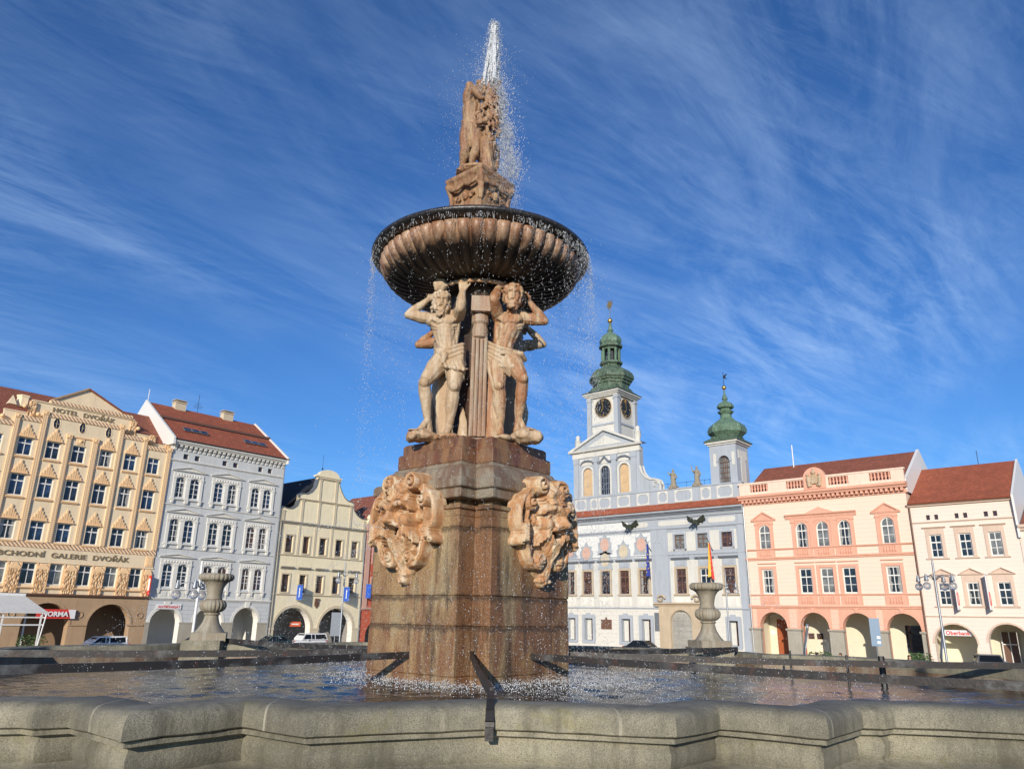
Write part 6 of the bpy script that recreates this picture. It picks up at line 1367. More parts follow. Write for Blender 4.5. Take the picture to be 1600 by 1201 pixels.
def atlas_a():
    mb = MB(); neck = W(-1.17, -.05, 6.52)
    torso(mb, neck, W(-1.36, 0, 6.4), W(-.93, 0, 6.48), W(-1.12, 0, 6.3), W(-1.07, 0, 5.98), W(-1.02, 0, 5.78))
    dents, r = carve_head(mb, W(-1.2, -.12, 6.68), 1.12, .15, 1, R(8))
    muscle(mb, W(-1.34, 0, 6.4), W(-1.74, -.05, 6.47), .095, .065); muscle(mb, W(-1.74, -.05, 6.47), W(-1.43, .02, 6.74), .068, .048, .075)
    carve_hand(mb, W(-1.43, .02, 6.74), W(-1.25, .1, 6.86), (0, 1, 0), .06, .3)
    mb.ball(W(-1.35, 0, 6.38), .11, 12); mb.ball(W(-.92, -.02, 6.46), .12, 12)
    muscle(mb, W(-.91, -.02, 6.46), W(-.88, -.32, 6.6), .1, .075); muscle(mb, W(-.88, -.32, 6.62), W(-.85, -.2, 6.92), .08, .05, .085)
    carve_hand(mb, W(-.85, -.2, 6.92), W(-.85, -.14, 7.23), (.2, 1, 0), .075, .25, -1)
    muscle(mb, W(-1.13, -.02, 5.72), W(-1.41, -.22, 5.3), .155, .1, .16); mb.ball(W(-1.41, -.27, 5.31), .085, 10)
    muscle(mb, W(-1.41, -.2, 5.28), W(-1.33, -.08, 4.7), .1, .055, .1); carve_foot(mb, W(-1.33, -.08, 4.7), W(-1.6, -.32, 4.53), .06)
    muscle(mb, W(-.92, 0, 5.72), W(-.93, -.16, 5.22), .165, .105, .165); mb.ball(W(-.935, -.22, 5.24), .085, 10)
    muscle(mb, W(-.94, -.14, 5.2), W(-.98, -.02, 4.6), .11, .06, .11); carve_foot(mb, W(-.98, -.02, 4.6), W(-1.12, -.32, 4.46), .06)
    body = finish(mb, dents, 1, .0105, 1, None, torso_lines(neck, W(-1.12, 0, 6.3), W(-1.07, 0, 5.98), W(-1.02, 0, 5.78)))
    rk = MB(); rk.ball(W(-1.23, .0, 7.0), (.12, .12, .13), 12)
    for a in range(6): rk.ball(W(-1.23 + .08 * math.cos(a), -.04, 7.02 + .09 * math.sin(a)), .055, 8)
    cush = finish(rk, [], 4, .02, 3)
    L = []
    for k in range(5):
        z = 5.92 - k * .068; L.append(([W(-1.26, .02, z - .04), W(-1.2, -.16, z - .05), W(-1.02, -.2, z - .02 - .01 * k), W(-.82, -.13, z + .05), W(-.78, .06, z + .03)], [.03, .029, .031, .031, .026]))
    for k in range(5):
        x = -1.12 + k * .07; L.append(([W(x, -.18, 5.68), W(x + .05, -.26 + .03 * (k % 2), 5.58 - .012 * k), W(x + .08 + .01 * k, -.2, 5.48 + .035 * abs(k - 2))], [.028, .034, .014]))
    L.append(([W(-1.22, -.1, 5.85), W(-1.1, -.22, 5.78), W(-1.12, -.24, 5.66)], [.05, .06, .035]))
    L.append(([W(-.84, -.12, 5.72), W(-.8, -.14, 5.5), W(-.78, -.05, 5.35)], [.05, .045, .02]))
    dr = drape(L, 2, [(W(-1.02, -.0, 5.78), (.25, .2, .12))])
    rk = MB(); rk.ball(W(-1.42, -.12, 4.42), (.26, .25, .09), 10); rk.ball(W(-1.55, -.2, 4.4), (.12, .14, .08), 8); rk.ball(W(-1.2, -.05, 4.38), (.2, .2, .08), 8); rk.ball(W(-.98, -.12, 4.4), (.2, .28, .06), 8)
    rk2 = MB(); rk2.box(-.1, .1, -.1, .1, 0, .1)
    rock = finish(rk, [], 5, .03, 5)
    # cloth trunk behind the legs
    tr = MB(); chain(tr, [W(-1.1, .2, 5.6), W(-1.17, .22, 5.2), W(-1.12, .2, 4.75), W(-1.05, .15, 4.42)], [.13, .13, .1, .12])
    for k in range(4): chain(tr, [W(-1.16 + k * .05, .1, 5.5), W(-1.2 + k * .06, .1, 5.0), W(-1.12 + k * .04, .08, 4.5)], [.04, .04, .03])
    for k in range(2): chain(tr, [W(-.8 + .02 * k, .12, 4.9), W(-.78 + .04 * k, .08, 4.65), W(-.8 + .06 * k, .02, 4.4)], [.02, .05, .06])
    trunk = finish(tr, [], 6, .02)
    return body, cush, dr, rock, trunk
def atlas_b():
    mb = MB(); neck = W(-.02, -.06, 6.6)
    torso(mb, neck, W(-.24, 0, 6.44), W(.17, 0, 6.46), W(-.05, 0, 6.33), W(-.14, 0, 6.02), W(-.15, 0, 5.8))
    dents, r = carve_head(mb, W(-.01, -.16, 6.82), 1.17, .12, 7, R(4))
    for k in range(14): mb.ball(W(-.01 + .1 * math.cos(k), -.05 + .08 * math.sin(k * 2.1), 7.0 + .07 * math.sin(k * 1.3)), .05, 6)
    mb.ball(W(-.24, 0, 6.44), .11, 12); mb.ball(W(.17, 0, 6.44), .11, 12)
    muscle(mb, W(-.25, 0, 6.44), W(-.32, -.3, 6.76), .1, .085); muscle(mb, W(-.32, -.3, 6.78), W(-.25, -.08, 7.0), .09, .05, .085)
    carve_hand(mb, W(-.25, -.08, 7.0), W(-.1, .05, 7.06), (0, .6, -.8), .065, .4)
    muscle(mb, W(.18, 0, 6.44), W(.52, -.02, 6.4), .095, .07); muscle(mb, W(.51, -.03, 6.41), W(.28, -.1, 6.72), .072, .046, .078)
    carve_hand(mb, W(.28, -.1, 6.72), W(.25, -.12, 6.93), (-1, 0, 0), .06, .4, 1)
    muscle(mb, W(-.04, -.02, 5.73), W(.17, -.24, 5.38), .16, .1, .165); mb.ball(W(.18, -.29, 5.4), .085, 10)
    muscle(mb, W(.17, -.22, 5.36), W(.12, -.08, 4.74), .1, .055, .1); carve_foot(mb, W(.12, -.08, 4.74), W(.35, -.28, 4.56), .06)
    muscle(mb, W(-.25, 0, 5.74), W(-.21, -.14, 5.25), .165, .105, .16); mb.ball(W(-.21, -.2, 5.27), .085, 10)
    muscle(mb, W(-.21, -.12, 5.22), W(-.17, 0, 4.62), .11, .06, .11); carve_foot(mb, W(-.17, 0, 4.62), W(-.16, -.32, 4.48), .06)
    body = finish(mb, dents, 3, .0105, 1, None, torso_lines(neck, W(-.05, 0, 6.33), W(-.14, 0, 6.02), W(-.15, 0, 5.8)))
    L = []
    for k in range(5):
        z = 5.98 - k * .068; L.append(([W(-.42, .05, z + .04), W(-.38, -.12, z + .02), W(-.2, -.2, z - .06 - .012 * k), W(-.03, -.17, z - .1), W(.06, .02, z - .12)], [.029, .029, .031, .031, .026]))
    for k in range(6):
        x = -.14 + k * .04; L.append(([W(x, -.2, 5.72), W(x + .02, -.24, 5.6), W(x + .02, -.18, 5.44 + .03 * abs(k - 2))], [.036, .036, .02]))
    for k in range(5): L.append(([W(-.4 + k * .03, -.06, 5.85), W(-.36 + k * .035, -.12, 5.5), W(-.28 + k * .03, -.16, 5.2 + .05 * k), W(-.24 + .01 * k, -.1, 5.08 + .1 * k)], [.04, .042, .035, .018]))
    L.append(([W(.02, -.12, 5.84), W(.14, -.1, 5.82), W(.2, 0, 5.72)], [.05, .05, .04]))
    dr = drape(L, 5, [(W(-.16, 0, 5.8), (.25, .2, .12))])
    rk = MB(); rk.ball(W(.24, -.12, 4.44), (.24, .25, .13), 8); rk.ball(W(.4, -.2, 4.44), (.13, .14, .1), 6); rk.ball(W(-.14, -.12, 4.39), (.2, .28, .06), 8)
    rock = finish(rk, [], 9, .03, 5)
    tr = MB(); chain(tr, [W(-.36, .1, 5.8), W(-.38, .1, 5.2), W(-.3, .05, 4.8), W(-.3, .0, 4.42)], [.1, .12, .12, .15])
    for k in range(4): chain(tr, [W(-.42 + k * .05, .0, 5.6), W(-.4 + k * .05, -.02, 5.0), W(-.36 + k * .05, -.06, 4.45)], [.035, .04, .035])
    trunk = finish(tr, [], 7, .02)
    return body, dr, rock, trunk
def back_copy(o, ang):
    c = o.copy(); COL.objects.link(c); c.rotation_euler = (0, 0, ang); c.parent = fountain
    for ch in o.children:
        d = ch.copy(); COL.objects.link(d); d.parent = c
    return c
ba, cu, dr, rock, trunk = atlas_a()
A = meshobj('giant_figure', ba, M['atlas'], fountain); A['label'] = 'pale bearded stone giant with one arm raised straight up, left of the fluted strip'
meshobj('cushion', cu, M['atlas'], A); meshobj('loincloth', dr, M['atlas'], A); meshobj('rock', rock, M['atlas_rust'], A); meshobj('cloth_support', trunk, M['atlas'], A)
bb, dr, rock, trunk = atlas_b()
B = meshobj('giant_figure', bb, M['atlas_rust'], fountain); B['label'] = 'rust streaked bearded stone giant with both elbows raised, right of the fluted strip'
meshobj('loincloth', dr, M['atlas'], B); meshobj('rock', rock, M['atlas'], B); meshobj('cloth_support', trunk, M['atlas_rust'], B)
c = back_copy(A, R(180)); c['label'] = 'stone giant at the rear right of the fluted core'
c = back_copy(B, R(180)); c['label'] = 'stone giant at the rear left of the fluted core'
c.location = Vector((0, .0, 0))
# ---- the great bowl
def bowl_mesh():
    mb = MB(); N = 50; seg = 8; n_ = N * seg
    base = [(.5, 7.1, 0), (.62, 7.14, 0), (.68, 7.17, 0), (.68, 7.2, 0), (.62, 7.2, 0), (.75, 7.2, .1), (1.0, 7.2, .4), (1.2, 7.22, .6), (1.38, 7.27, .85), (1.52, 7.34, 1), (1.65, 7.44, 1.05), (1.73, 7.55, 1.05), (1.77, 7.64, 1), (1.785, 7.71, .85), (1.77, 7.745, .3), (1.74, 7.755, 0), (1.7, 7.76, 0)]
    vs = []
    for r, z, g in base:
        for k in range(n_):
            t = (k % seg) / seg; b = abs(math.sin(PI * t)) ** .6; a = 2 * PI * k / n_
            rr = r + g * .085 * (b - .75); zz = z - g * .06 * (b - .75)
            vs.append((FC.x + rr * math.cos(a), FC.y + rr * math.sin(a), zz))
    m = len(base); mb.add(vs, [(i * n_ + k, i * n_ + (k + 1) % n_, (i + 1) * n_ + (k + 1) % n_, (i + 1) * n_ + k) for i in range(m - 1) for k in range(n_)] + [tuple(range(n_ - 1, -1, -1))])
    return mb
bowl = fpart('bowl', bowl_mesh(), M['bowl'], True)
mb = MB(); mb.lathe([(1.6, 7.75), (1.8, 7.76), (1.87, 7.775), (1.92, 7.79), (1.948, 7.81), (1.955, 7.84), (1.945, 7.87), (1.9, 7.9), (1.82, 7.905), (1.78, 7.88), (1.5, 7.78), (1.0, 7.7), (.3, 7.66)], tuple(FC), 96)
for i, v in enumerate(mb.v): mb.v[i] = (v[0], v[1], v[2] + .006 * noise.noise(Vector(v) * 3))
fpart('bowl_rim', mb, M['rim'], True, bowl)
mb = MB(); mb.lathe([(1.84, 7.86), (.2, 7.87)], tuple(FC), 48); 
# ring of iron under the bowl neck
fpart('neck_ring', MB().tube([tuple(FC + Vector((.8 * math.cos(a), .8 * math.sin(a), 7.12))) for a in [2 * PI * k / 40 for k in range(41)]], .035, 8), M['mask'], True)
# ---- upper plinth
UC = Vector((-.66, 12.15, 0))
def sq(prof, n_=4, rot=ROT45 + PI / 4):
    mb = MB(); mb.lathe(prof, (UC.x, UC.y, 0), n_, rot); return mb
mb = sq([(.52, 7.6), (.5, 8.5), (.53, 8.9), (.5, 9.0), (.5, 9.22), (.6, 9.38), (.66, 9.44), (.66, 9.5), (.55, 9.53)])
plinth = fpart('upper_plinth', mb, M['samson'])
bv = plinth.modifiers.new('b', 'BEVEL'); bv.width = .015; bv.segments = 2; bv.limit_method = 'ANGLE'
orn = MB()
for k in range(4):
    a = ROT45 + k * PI / 2; nrm = Vector((math.cos(a), math.sin(a), 0)); t = Vector((-nrm.y, nrm.x, 0))
    def q(u, w, z): return UC + nrm * (.36 + w) + t * u + Vector((0, 0, z))
    for s_ in (-1, 1):
        for (u, z, r_) in ((.16, 9.0, .075), (.34, 9.3, .07)):
            pts = [q(s_ * (u + r_ * (1 - .08 * j) * math.cos(j * .6)), .04, z + r_ * (1 - .08 * j) * math.sin(j * .6)) for j in range(11)]; orn.tube(pts, .025, 6)
        chain(orn, [q(s_ * .0, .07, 9.27), q(s_ * .15, .09, 9.2), q(s_ * .3, .09, 9.22), q(s_ * .4, .08, 9.33)], [.04, .045, .04, .03], 6)
        chain(orn, [q(s_ * .34, .02, 9.0), q(s_ * .37, .04, 9.15), q(s_ * .32, .04, 9.25)], [.03, .04, .03], 6)
    orn.ball(q(0, .02, 9.05), (.07, .07, .1), 8)
    # corner console
    d = (nrm + t).normalized(); chain(orn, [UC + d * .5 + Vector((0, 0, 8.9)), UC + d * .53 + Vector((0, 0, 9.15)), UC + d * .6 + Vector((0, 0, 9.35))], [.05, .05, .06], 8)
me = remesh(orn, .016, 1, lambda v, n_: n_ * .006 * noise.noise(v * 15))
for v in me.vertices: v.co -= Vector(FOFF)
meshobj('scroll_ornament', me, M['samson'], fountain)
# ---- strong man and lion on top
def S(x, y, z): f = (12.1 + y) / 12.1; return Vector((x * f, 12.1 + y, EYE + (z - EYE) * f))
mb = MB()
mb.ball(S(-.72, 0, 9.66), (.42, .36, .1), 12); mb.ball(S(-.9, -.1, 9.72), (.2, .2, .1), 10)
mb.ball(S(-.86, 0, 10.66), (.19, .18, .2), 14); mb.ball(S(-.89, .02, 11.05), (.17, .17, .28), 14); mb.ball(S(-.9, .02, 11.25), (.15, .17, .13), 12); mb.cap(S(-.87, 0, 10.7), S(-.88, 0, 11.1), .16, .18, 12)
muscle(mb, S(-.92, -.04, 10.6), S(-.97, -.12, 10.2), .16, .095, .15); muscle(mb, S(-.97, -.12, 10.18), S(-.99, .0, 9.86), .095, .055, .095); carve_foot(mb, S(-.99, 0, 9.86), S(-1.08, -.22, 9.76), .05)
muscle(mb, S(-.78, -.04, 10.58), S(-.76, -.2, 10.25), .13, .09); muscle(mb, S(-.76, -.2, 10.22), S(-.84, -.08, 9.86), .085, .05)
mb.ball(S(-.96, -.08, 11.3), .105, 12); muscle(mb, S(-.97, -.08, 11.28), S(-.93, -.2, 11.63), .09, .08, .1); muscle(mb, S(-.93, -.2, 11.64), S(-.69, -.16, 11.36), .085, .048, .08)
carve_hand(mb, S(-.69, -.16, 11.36), S(-.53, -.14, 11.3), (0, 0, -1), .055, .4)
muscle(mb, S(-.74, .12, 11.36), S(-.62, .15, 11.6), .09, .07); muscle(mb, S(-.62, .15, 11.6), S(-.48, 0, 11.72), .07, .045)
dn, r = carve_head(mb, S(-.66, .1, 11.6), .95, .1, 4, R(50))
me = finish(mb, dn, 11, .011)
SM = meshobj('strong_man_figure', me, M['samson'], fountain); SM['label'] = 'stone strong man bending over the lion'
L = []
for k in range(6):
    z = 10.82 - k * .05; L.append(([S(-1.04, .05, z), S(-1.0, -.14, z - .02), S(-.86, -.2, z - .05), S(-.7, -.14, z - .04), S(-.66, .05, z)], [.03, .034, .036, .034, .03]))
for k in range(7): L.append(([S(-1.02 + k * .05, -.14, 10.6), S(-1.0 + k * .05, -.18, 10.42), S(-.98 + k * .045, -.13, 10.25 + .03 * (k % 3))], [.04, .04, .02]))
for k in range(5): L.append(([S(-1.0 + .03 * k, .1, 10.4), S(-1.02 + .04 * k, .12, 10.1), S(-1.0 + .04 * k, .1, 9.75)], [.05, .06, .06]))
meshobj('waist_cloth', drape(L, 12), M['samson'], SM)
mb = MB(); rnd = random.Random(5)
mb.ball(S(-.56, 0, 10.12), (.2, .22, .34), 14); mb.ball(S(-.55, 0, 10.7), (.15, .17, .5), 14); mb.ball(S(-.54, -.03, 11.15), (.14, .15, .3), 12)
chain(mb, [S(-.58, -.12, 10.35), S(-.55, -.22, 10.0), S(-.52, -.2, 9.78)], [.14, .12, .13]); chain(mb, [S(-.52, -.2, 9.78), S(-.5, -.34, 9.74)], [.09, .07])
chain(mb, [S(-.42, .1, 10.2), S(-.38, .12, 9.9), S(-.4, -.05, 9.76)], [.12, .09, .07])
mb.ball(S(-.5, -.02, 11.42), (.13, .14, .14), 12)
chain(mb, [S(-.47, -.04, 11.46), S(-.4, -.06, 11.62), S(-.36, -.06, 11.72)], [.09, .07, .055]); chain(mb, [S(-.53, -.04, 11.46), S(-.55, -.06, 11.62), S(-.55, -.06, 11.68)], [.07, .045, .035])
for s_ in (-1, 1): mb.ball(S(-.46 + s_ * .02, -.03 + s_ * .1, 11.5), .04, 6)
chain(mb, [S(-.42, -.15, 11.0), S(-.6, -.27, 10.85), S(-.72, -.27, 10.8)], [.08, .065, .06])
for k in range(170):
    a = rnd.uniform(-PI, PI); z = rnd.uniform(10.3, 11.4); f = (z - 10.35) / 1.1
    rr = .17 + .075 * math.sin(f * PI); c = S(-.55 + rr * math.cos(a), rr * math.sin(a) - .02, z)
    dx, dz = rnd.uniform(-.05, .05), -.08
    chain(mb, [c, c + Vector((dx, 0, dz * .6)), c + Vector((-dx * .6, 0, dz * 1.3))], [.027, .029, .01], 6)
me = finish(mb, [], 13, .011, 1.3); meshobj('lion_figure', me, M['samson'], fountain)['label'] = 'rearing stone lion with curly mane spouting water'
# ------------------------------------------------------------------ basin
OUT = [(-.12, 5.86), (1.17, 5.58), (1.6, 6.06), (2.24, 5.64), (2.74, 6.2), (2.9, 6.2), (3.03, 6.3), (5.3, 5.8), (6.3, 6.5), (6.9, 7.9), (7.9, 8.6), (8.1, 10.3), (7.75, 11.9),
       (7.25, 12.9), (7.35, 13.5), (6.75, 14.4), (6.2, 15.1), (5.2, 15.4), (4.9, 16.3), (3.75, 16.75), (3.4, 17.3), (1.5, 18.1), (-.6, 18.4), (-3.4, 17.9), (-4.9, 16.6), (-5.2, 15.9), (-6.6, 15.7),
       (-7.0, 14.8), (-8.2, 13.6), (-8.4, 11.5), (-8.0, 9.4), (-7.0, 8.2), (-6.6, 6.4), (-5.2, 4.95), (-3.34, 5.56), (-3.2, 5.48), (-3.02, 5.6), (-2.38, 5.06), (-1.87, 5.73), (-1.32, 5.34)]
def refine(pts, mortar):
    out = []; flags = []; n_ = len(pts); MM = miter([Vector((*p, 0)) for p in pts]); mo = []
    for i in range(n_):
        a, b = Vector((*pts[i], 0)), Vector((*pts[(i + 1) % n_], 0)); L = (b - a).length; m = max(1, int(L / .12))
        ts = [j / m for j in range(m)]; fl = [0] * m
        for (mi, f) in mortar:
            if mi == i:
                ts += [f, f + .022 / L]; 
        ts = sorted(ts)
        for t in ts:
            mo.append(MM[i].lerp(MM[(i + 1) % n_], t)); out.append(a.lerp(b, t)); flags.append(1 if any(mi == i and abs(f - t) < 1e-6 for mi, f in mortar) else 0)
    return out, flags, mo
mort = [(0, .7), (3, .1), (38, .35), (36, .4)]
# round the corners a little
def miter(pts):
    n_ = len(pts); res = []
    for i in range(n_):
        a, b, c = pts[i - 1], pts[i], pts[(i + 1) % n_]
        d1 = (b - a).normalized(); d2 = (c - b).normalized(); n1 = Vector((-d1.y, d1.x, 0)); n2 = Vector((-d2.y, d2.x, 0)); m = (n1 + n2)
        m = m / max(.35, m.length_squared / 2) if m.length > 1e-6 else n1
        res.append(m * 1.0)
    return res
P2, FLG, MIT = refine(OUT, mort)
def basin_loft(prof, name, mats, parent, disp=.006):
    N = len(P2); mb = MB(); vs = []
    for d, z in prof:
        for i in range(N):
            p = P2[i] + MIT[i] * d; q = Vector((p.x, p.y, z)); w = disp * noise.noise(q * 3.1) + disp * .5 * noise.noise(q * 11)
            vs.append((p.x + MIT[i].x * w, p.y + MIT[i].y * w, z + w * .6))
    for i in range(len(prof) - 1):
        for k in range(N):
            mb.add([], [], 0); mb.f.append((i * N + k, i * N + (k + 1) % N, (i + 1) * N + (k + 1) % N, (i + 1) * N + k)); mb.mi.append(FLG[k])
    mb.v = [tuple(v) for v in vs]
    return mb.build(name, mats, parent, True, (0, 0, 0), 40)
basin = empty('fountain_basin', (0, 0, 0)); tag(basin, 'wide zigzag walled granite basin of dark water around the fountain', 'basin')
basin_loft([(.04, .955), (.0, .962), (-.014, .972), (-.016, 1.03), (-.01, 1.075), (.01, 1.106), (.04, 1.124), (.1, 1.134), (.34, 1.135), (.385, 1.12), (.4, 1.08), (.4, .98)], 'cap_stones', [M['basin'], M['mortar']], basin, .011)
basin_loft([(.05, .962), (.02, .955), (.015, .925), (.05, .915)], 'fillet', [M['basin'], M['basin']], basin, .003)
basin_loft([(.07, .93), (.085, .9), (.06, .84), (.07, .77), (.09, .74), (.06, .72), (-.03, .705), (-.1, .68), (-.13, .64), (-.13, .55)], 'wall', [M['basin'], M['basin']], basin, .012)
basin_loft([(.395, 1.0), (.4, .7), (.4, .2)], 'inner_wall', [M['cornice'], M['cornice']], basin, .008)
# steps down to the square
mb = MB()
N = len(P2)
def ring_pts(d, z): return [(P2[i].x + (P2[i].x - FC.x) * d, P2[i].y + (P2[i].y - 11.8) * d, z) for i in range(N)]
vs = []; st = [(-.02, .6), (.075, .6), (.075, .3), (.15, .3), (.15, .0), (.3, 0.002)]
for d, z in st: vs += ring_pts(d, z)
mb.add(vs, [(i * N + k, (i + 1) * N + k, (i + 1) * N + (k + 1) % N, i * N + (k + 1) % N) for i in range(len(st) - 1) for k in range(N)])
mb.v = [tuple(v) for v in mb.v]
st_o = mb.build('stone_steps', M['basin']); tag(st_o, kind='structure')
# water sheet
n = newmat('pool_water'); v = n.coord((1, 1, 1))
a1 = n.noise(n.coord((1, 1.3, 1)), 2.6, 3, .5, .8); a2 = n.noise(n.coord((1, 1.5, 1)), 8, 3, .5, .8)
n.bump(n.mix(.5, a2, n.noise(v, 20, 3)), .5, .02)
M['water'] = n.out((.006, .018, .022), .05, 0, .5); M['water'].node_tree.nodes['Principled BSDF'].inputs['IOR'].default_value = 1.33
mb = MB(); pts = [P2[i] + MIT[i] * .32 for i in range(N)]; CW = .055
def inside(x, y):
    c = False; j_ = N - 1
    for i_ in range(N):
        a, b = pts[i_], pts[j_]
        if (a.y > y) != (b.y > y) and x < (b.x - a.x) * (y - a.y) / (b.y - a.y) + a.x: c = not c
        j_ = i_
    return c
def wave(x, y):
    d = math.hypot(x - FC.x, y - FC.y); k = 1 + .8 * math.exp(-((d - 2.2) / 1.2) ** 2)
    return k * (.016 * noise.noise(Vector((x * 1.9, y * 2.3, 1))) + .010 * noise.noise(Vector((x * 4.4 + y, y * 5.2, 4))) + .004 * noise.noise(Vector((x * 9, y * 11, 8)))) + .002 * math.sin(d * 16)
rows_ = []; y = 5.2
while y < 18.6:
    xs_ = sorted(pts[i_].x + (pts[(i_ + 1) % N].x - pts[i_].x) * (y - pts[i_].y) / (pts[(i_ + 1) % N].y - pts[i_].y) for i_ in range(N) if (pts[i_].y > y) != (pts[(i_ + 1) % N].y > y))
    rows_.append((y, xs_)); y += CW if y < 12 else CW * 2
gx = [-8.6 + CW * k for k in range(int(17.2 / CW))]; vid = {}; vs = []
def vert(a, b):
    if (a, b) not in vid: vid[(a, b)] = len(vs); vs.append((gx[a], rows_[b][0], .83 + wave(gx[a], rows_[b][0])))
    return vid[(a, b)]
ins = [[False] * len(gx) for _ in rows_]
for b, (yy, xs_) in enumerate(rows_):
    for k in range(0, len(xs_) - 1, 2):
        for a, x in enumerate(gx):
            if xs_[k] < x < xs_[k + 1]: ins[b][a] = True
for b in range(len(rows_) - 1):
    for a in range(len(gx) - 1):
        if ins[b][a] and ins[b][a + 1] and ins[b + 1][a] and ins[b + 1][a + 1]: mb.f.append((vert(a, b), vert(a + 1, b), vert(a + 1, b + 1), vert(a, b + 1))); mb.mi.append(0)
mb.v = vs
w = mb.build('water', M['water'], None, True); tag(w, kind='structure')
# iron tie bars from the pedestal to the wall
def tie(p0, p1, h=.09, t=.022):
    mb = MB(); a = Vector(p0); b = Vector(p1); d = (b - a); n_ = Vector((-d.y, d.x, 0)).normalized() * t
    m = 10
    for i in range(m):
        q0 = a.lerp(b, i / m); q1 = a.lerp(b, (i + 1) / m)
        sag = lambda f: Vector((0, 0, -.03 * math.sin(PI * f)))
        q0 = q0 + sag(i / m); q1 = q1 + sag((i + 1) / m); u = Vector((0, 0, h / 2))
        mb.add([q0 - n_ - u, q0 + n_ - u, q0 + n_ + u, q0 - n_ + u, q1 - n_ - u, q1 + n_ - u, q1 + n_ + u, q1 - n_ + u], [(0, 4, 5, 1), (1, 5, 6, 2), (2, 6, 7, 3), (3, 7, 4, 0)] + ([(0, 1, 2, 3)] if i == 0 else []) + ([(4, 7, 6, 5)] if i == m - 1 else []))
    return mb
kn = redent(1.24, NN)
near = FC - (E1 + E2) * (1.24 - NN)
mb = tie((near.x, near.y, 1.24), (-.12, 6.35, 1.165), .085, .016)
pth = [(6.4, 1.165), (6.1, 1.155), (5.93, 1.145), (5.84, 1.09), (5.8, 1.02), (5.805, .93)]
for i in range(len(pth) - 1):
    (y0, z0), (y1, z1) = pth[i], pth[i + 1]; wd = .022 + .003 * i; mb.add([(-.12 - wd, y0, z0), (-.12 + wd, y0, z0), (-.12 + wd, y1, z1), (-.12 - wd, y1, z1), (-.12 - wd, y0 - .0, z0 + .02), (-.12 + wd, y0, z0 + .02), (-.12 + wd, y1 - .02, z1 + .012), (-.12 - wd, y1 - .02, z1 + .012)], [(0, 1, 2, 3), (7, 6, 5, 4), (0, 4, 5, 1), (1, 5, 6, 2), (2, 6, 7, 3), (3, 7, 4, 0)])
mb.box(-.15, -.09, 5.765, 5.83, .9, .99)
mb.build('tie_bar', M['iron'], basin)
fl_, fr_ = FC - E1 * 1.24, FC - E2 * 1.24; fbr, fbl = FC + E1 * 1.24, FC + E2 * 1.24
nl = FC + (E2 - E1) * (1.24 - NN); nr_ = FC + (E1 - E2) * (1.24 - NN)
for p0, p1 in ((fl_, (-6.5, 6.6, 1.17)), (nl, (-8.15, 9.9, 1.19)), (fr_, (6.6, 7.1, 1.17)), (nr_, (7.75, 11.6, 1.17)), (fbl, (-5.6, 15.6, 1.19)), (fbr, (4.6, 15.7, 1.19)), (FC + (E1 + E2) * .9, (-.5, 18.1, 1.17))):
    tie((p0.x, p0.y, 1.2), p1).build('tie_bar', M['iron'], basin)
for x, y in ((5.0, 13.9), (5.35, 12.4), (5.8, 12.2)): MB().tube([(x, y, .5), (x, y, 1.25)], .02 if x < 5.7 else .05, 8).build('feed_pipe', M['black'], basin)
# plinths and urns
def urn(x, y, z, label, rz=.3):
    root = empty('stone_urn', (x, y, z), rz); root.scale = (.82,) * 3; tag(root, label, 'urn', 'stone urns on the basin wall')
    def gad(prof, N_, seg=6, amp=.03):
        mb = MB(); n2 = N_ * seg; vs = []
        for r, zz, g in prof:
            for k in range(n2):
                b = abs(math.sin(PI * (k % seg) / seg)) ** .7; rr = r + g * amp * (b - .5); a = 2 * PI * k / n2; vs.append((rr * math.cos(a), rr * math.sin(a), zz))
        m = len(prof); mb.add(vs, [(i * n2 + k, i * n2 + (k + 1) % n2, (i + 1) * n2 + (k + 1) % n2, (i + 1) * n2 + k) for i in range(m - 1) for k in range(n2)] + [tuple(range(n2 - 1, -1, -1)), tuple((m - 1) * n2 + k for k in range(n2))]); return mb
    mb = MB(); mb.box(-.4, .4, -.4, .4, -.02, .17); mb.lathe([(.37, .17), (.33, .2), (.27, .28), (.2, .4), (.165, .52), (.16, .57), (.19, .59), (.19, .62), (.15, .64)], (0, 0, 0), 28); mb.build('foot', M['urn'], root, True, angle=35)
    gad([(.15, .63, 0), (.22, .66, .6), (.285, .72, 1), (.305, .79, 1), (.3, .85, 1), (.26, .91, .8), (.2, .94, 0)], 20).build('lower_bulb', M['urn'], root, True)
    MB().lathe([(.19, .94), (.205, .96), (.18, .98), (.178, 1.05), (.19, 1.15), (.22, 1.25), (.27, 1.33), (.33, 1.38), (.36, 1.39)], (0, 0, 0), 28).build('body', M['urn'], root, True)
    gad([(.3, 1.37, 0), (.37, 1.39, .6), (.4, 1.43, 1), (.41, 1.48, 1), (.39, 1.53, .8), (.36, 1.555, 0), (.3, 1.55, 0), (.25, 1.4, 0), (.02, 1.3, 0)], 24).build('lip', M['urn'], root, True)
for x, y in ((-5.95, 15.6), (4.14, 16.05)):
    MB().box(x - .38, x + .38, y - .4, y + .5, .7, 1.2).build('urn_plinth', M['basin'], basin)
urn(-5.95, 15.6, 1.2, 'grey fluted stone urn on the far basin wall in front of the grey house')
urn(4.14, 16.05, 1.2, 'grey fluted stone urn on the far basin wall in front of the town hall', .2)
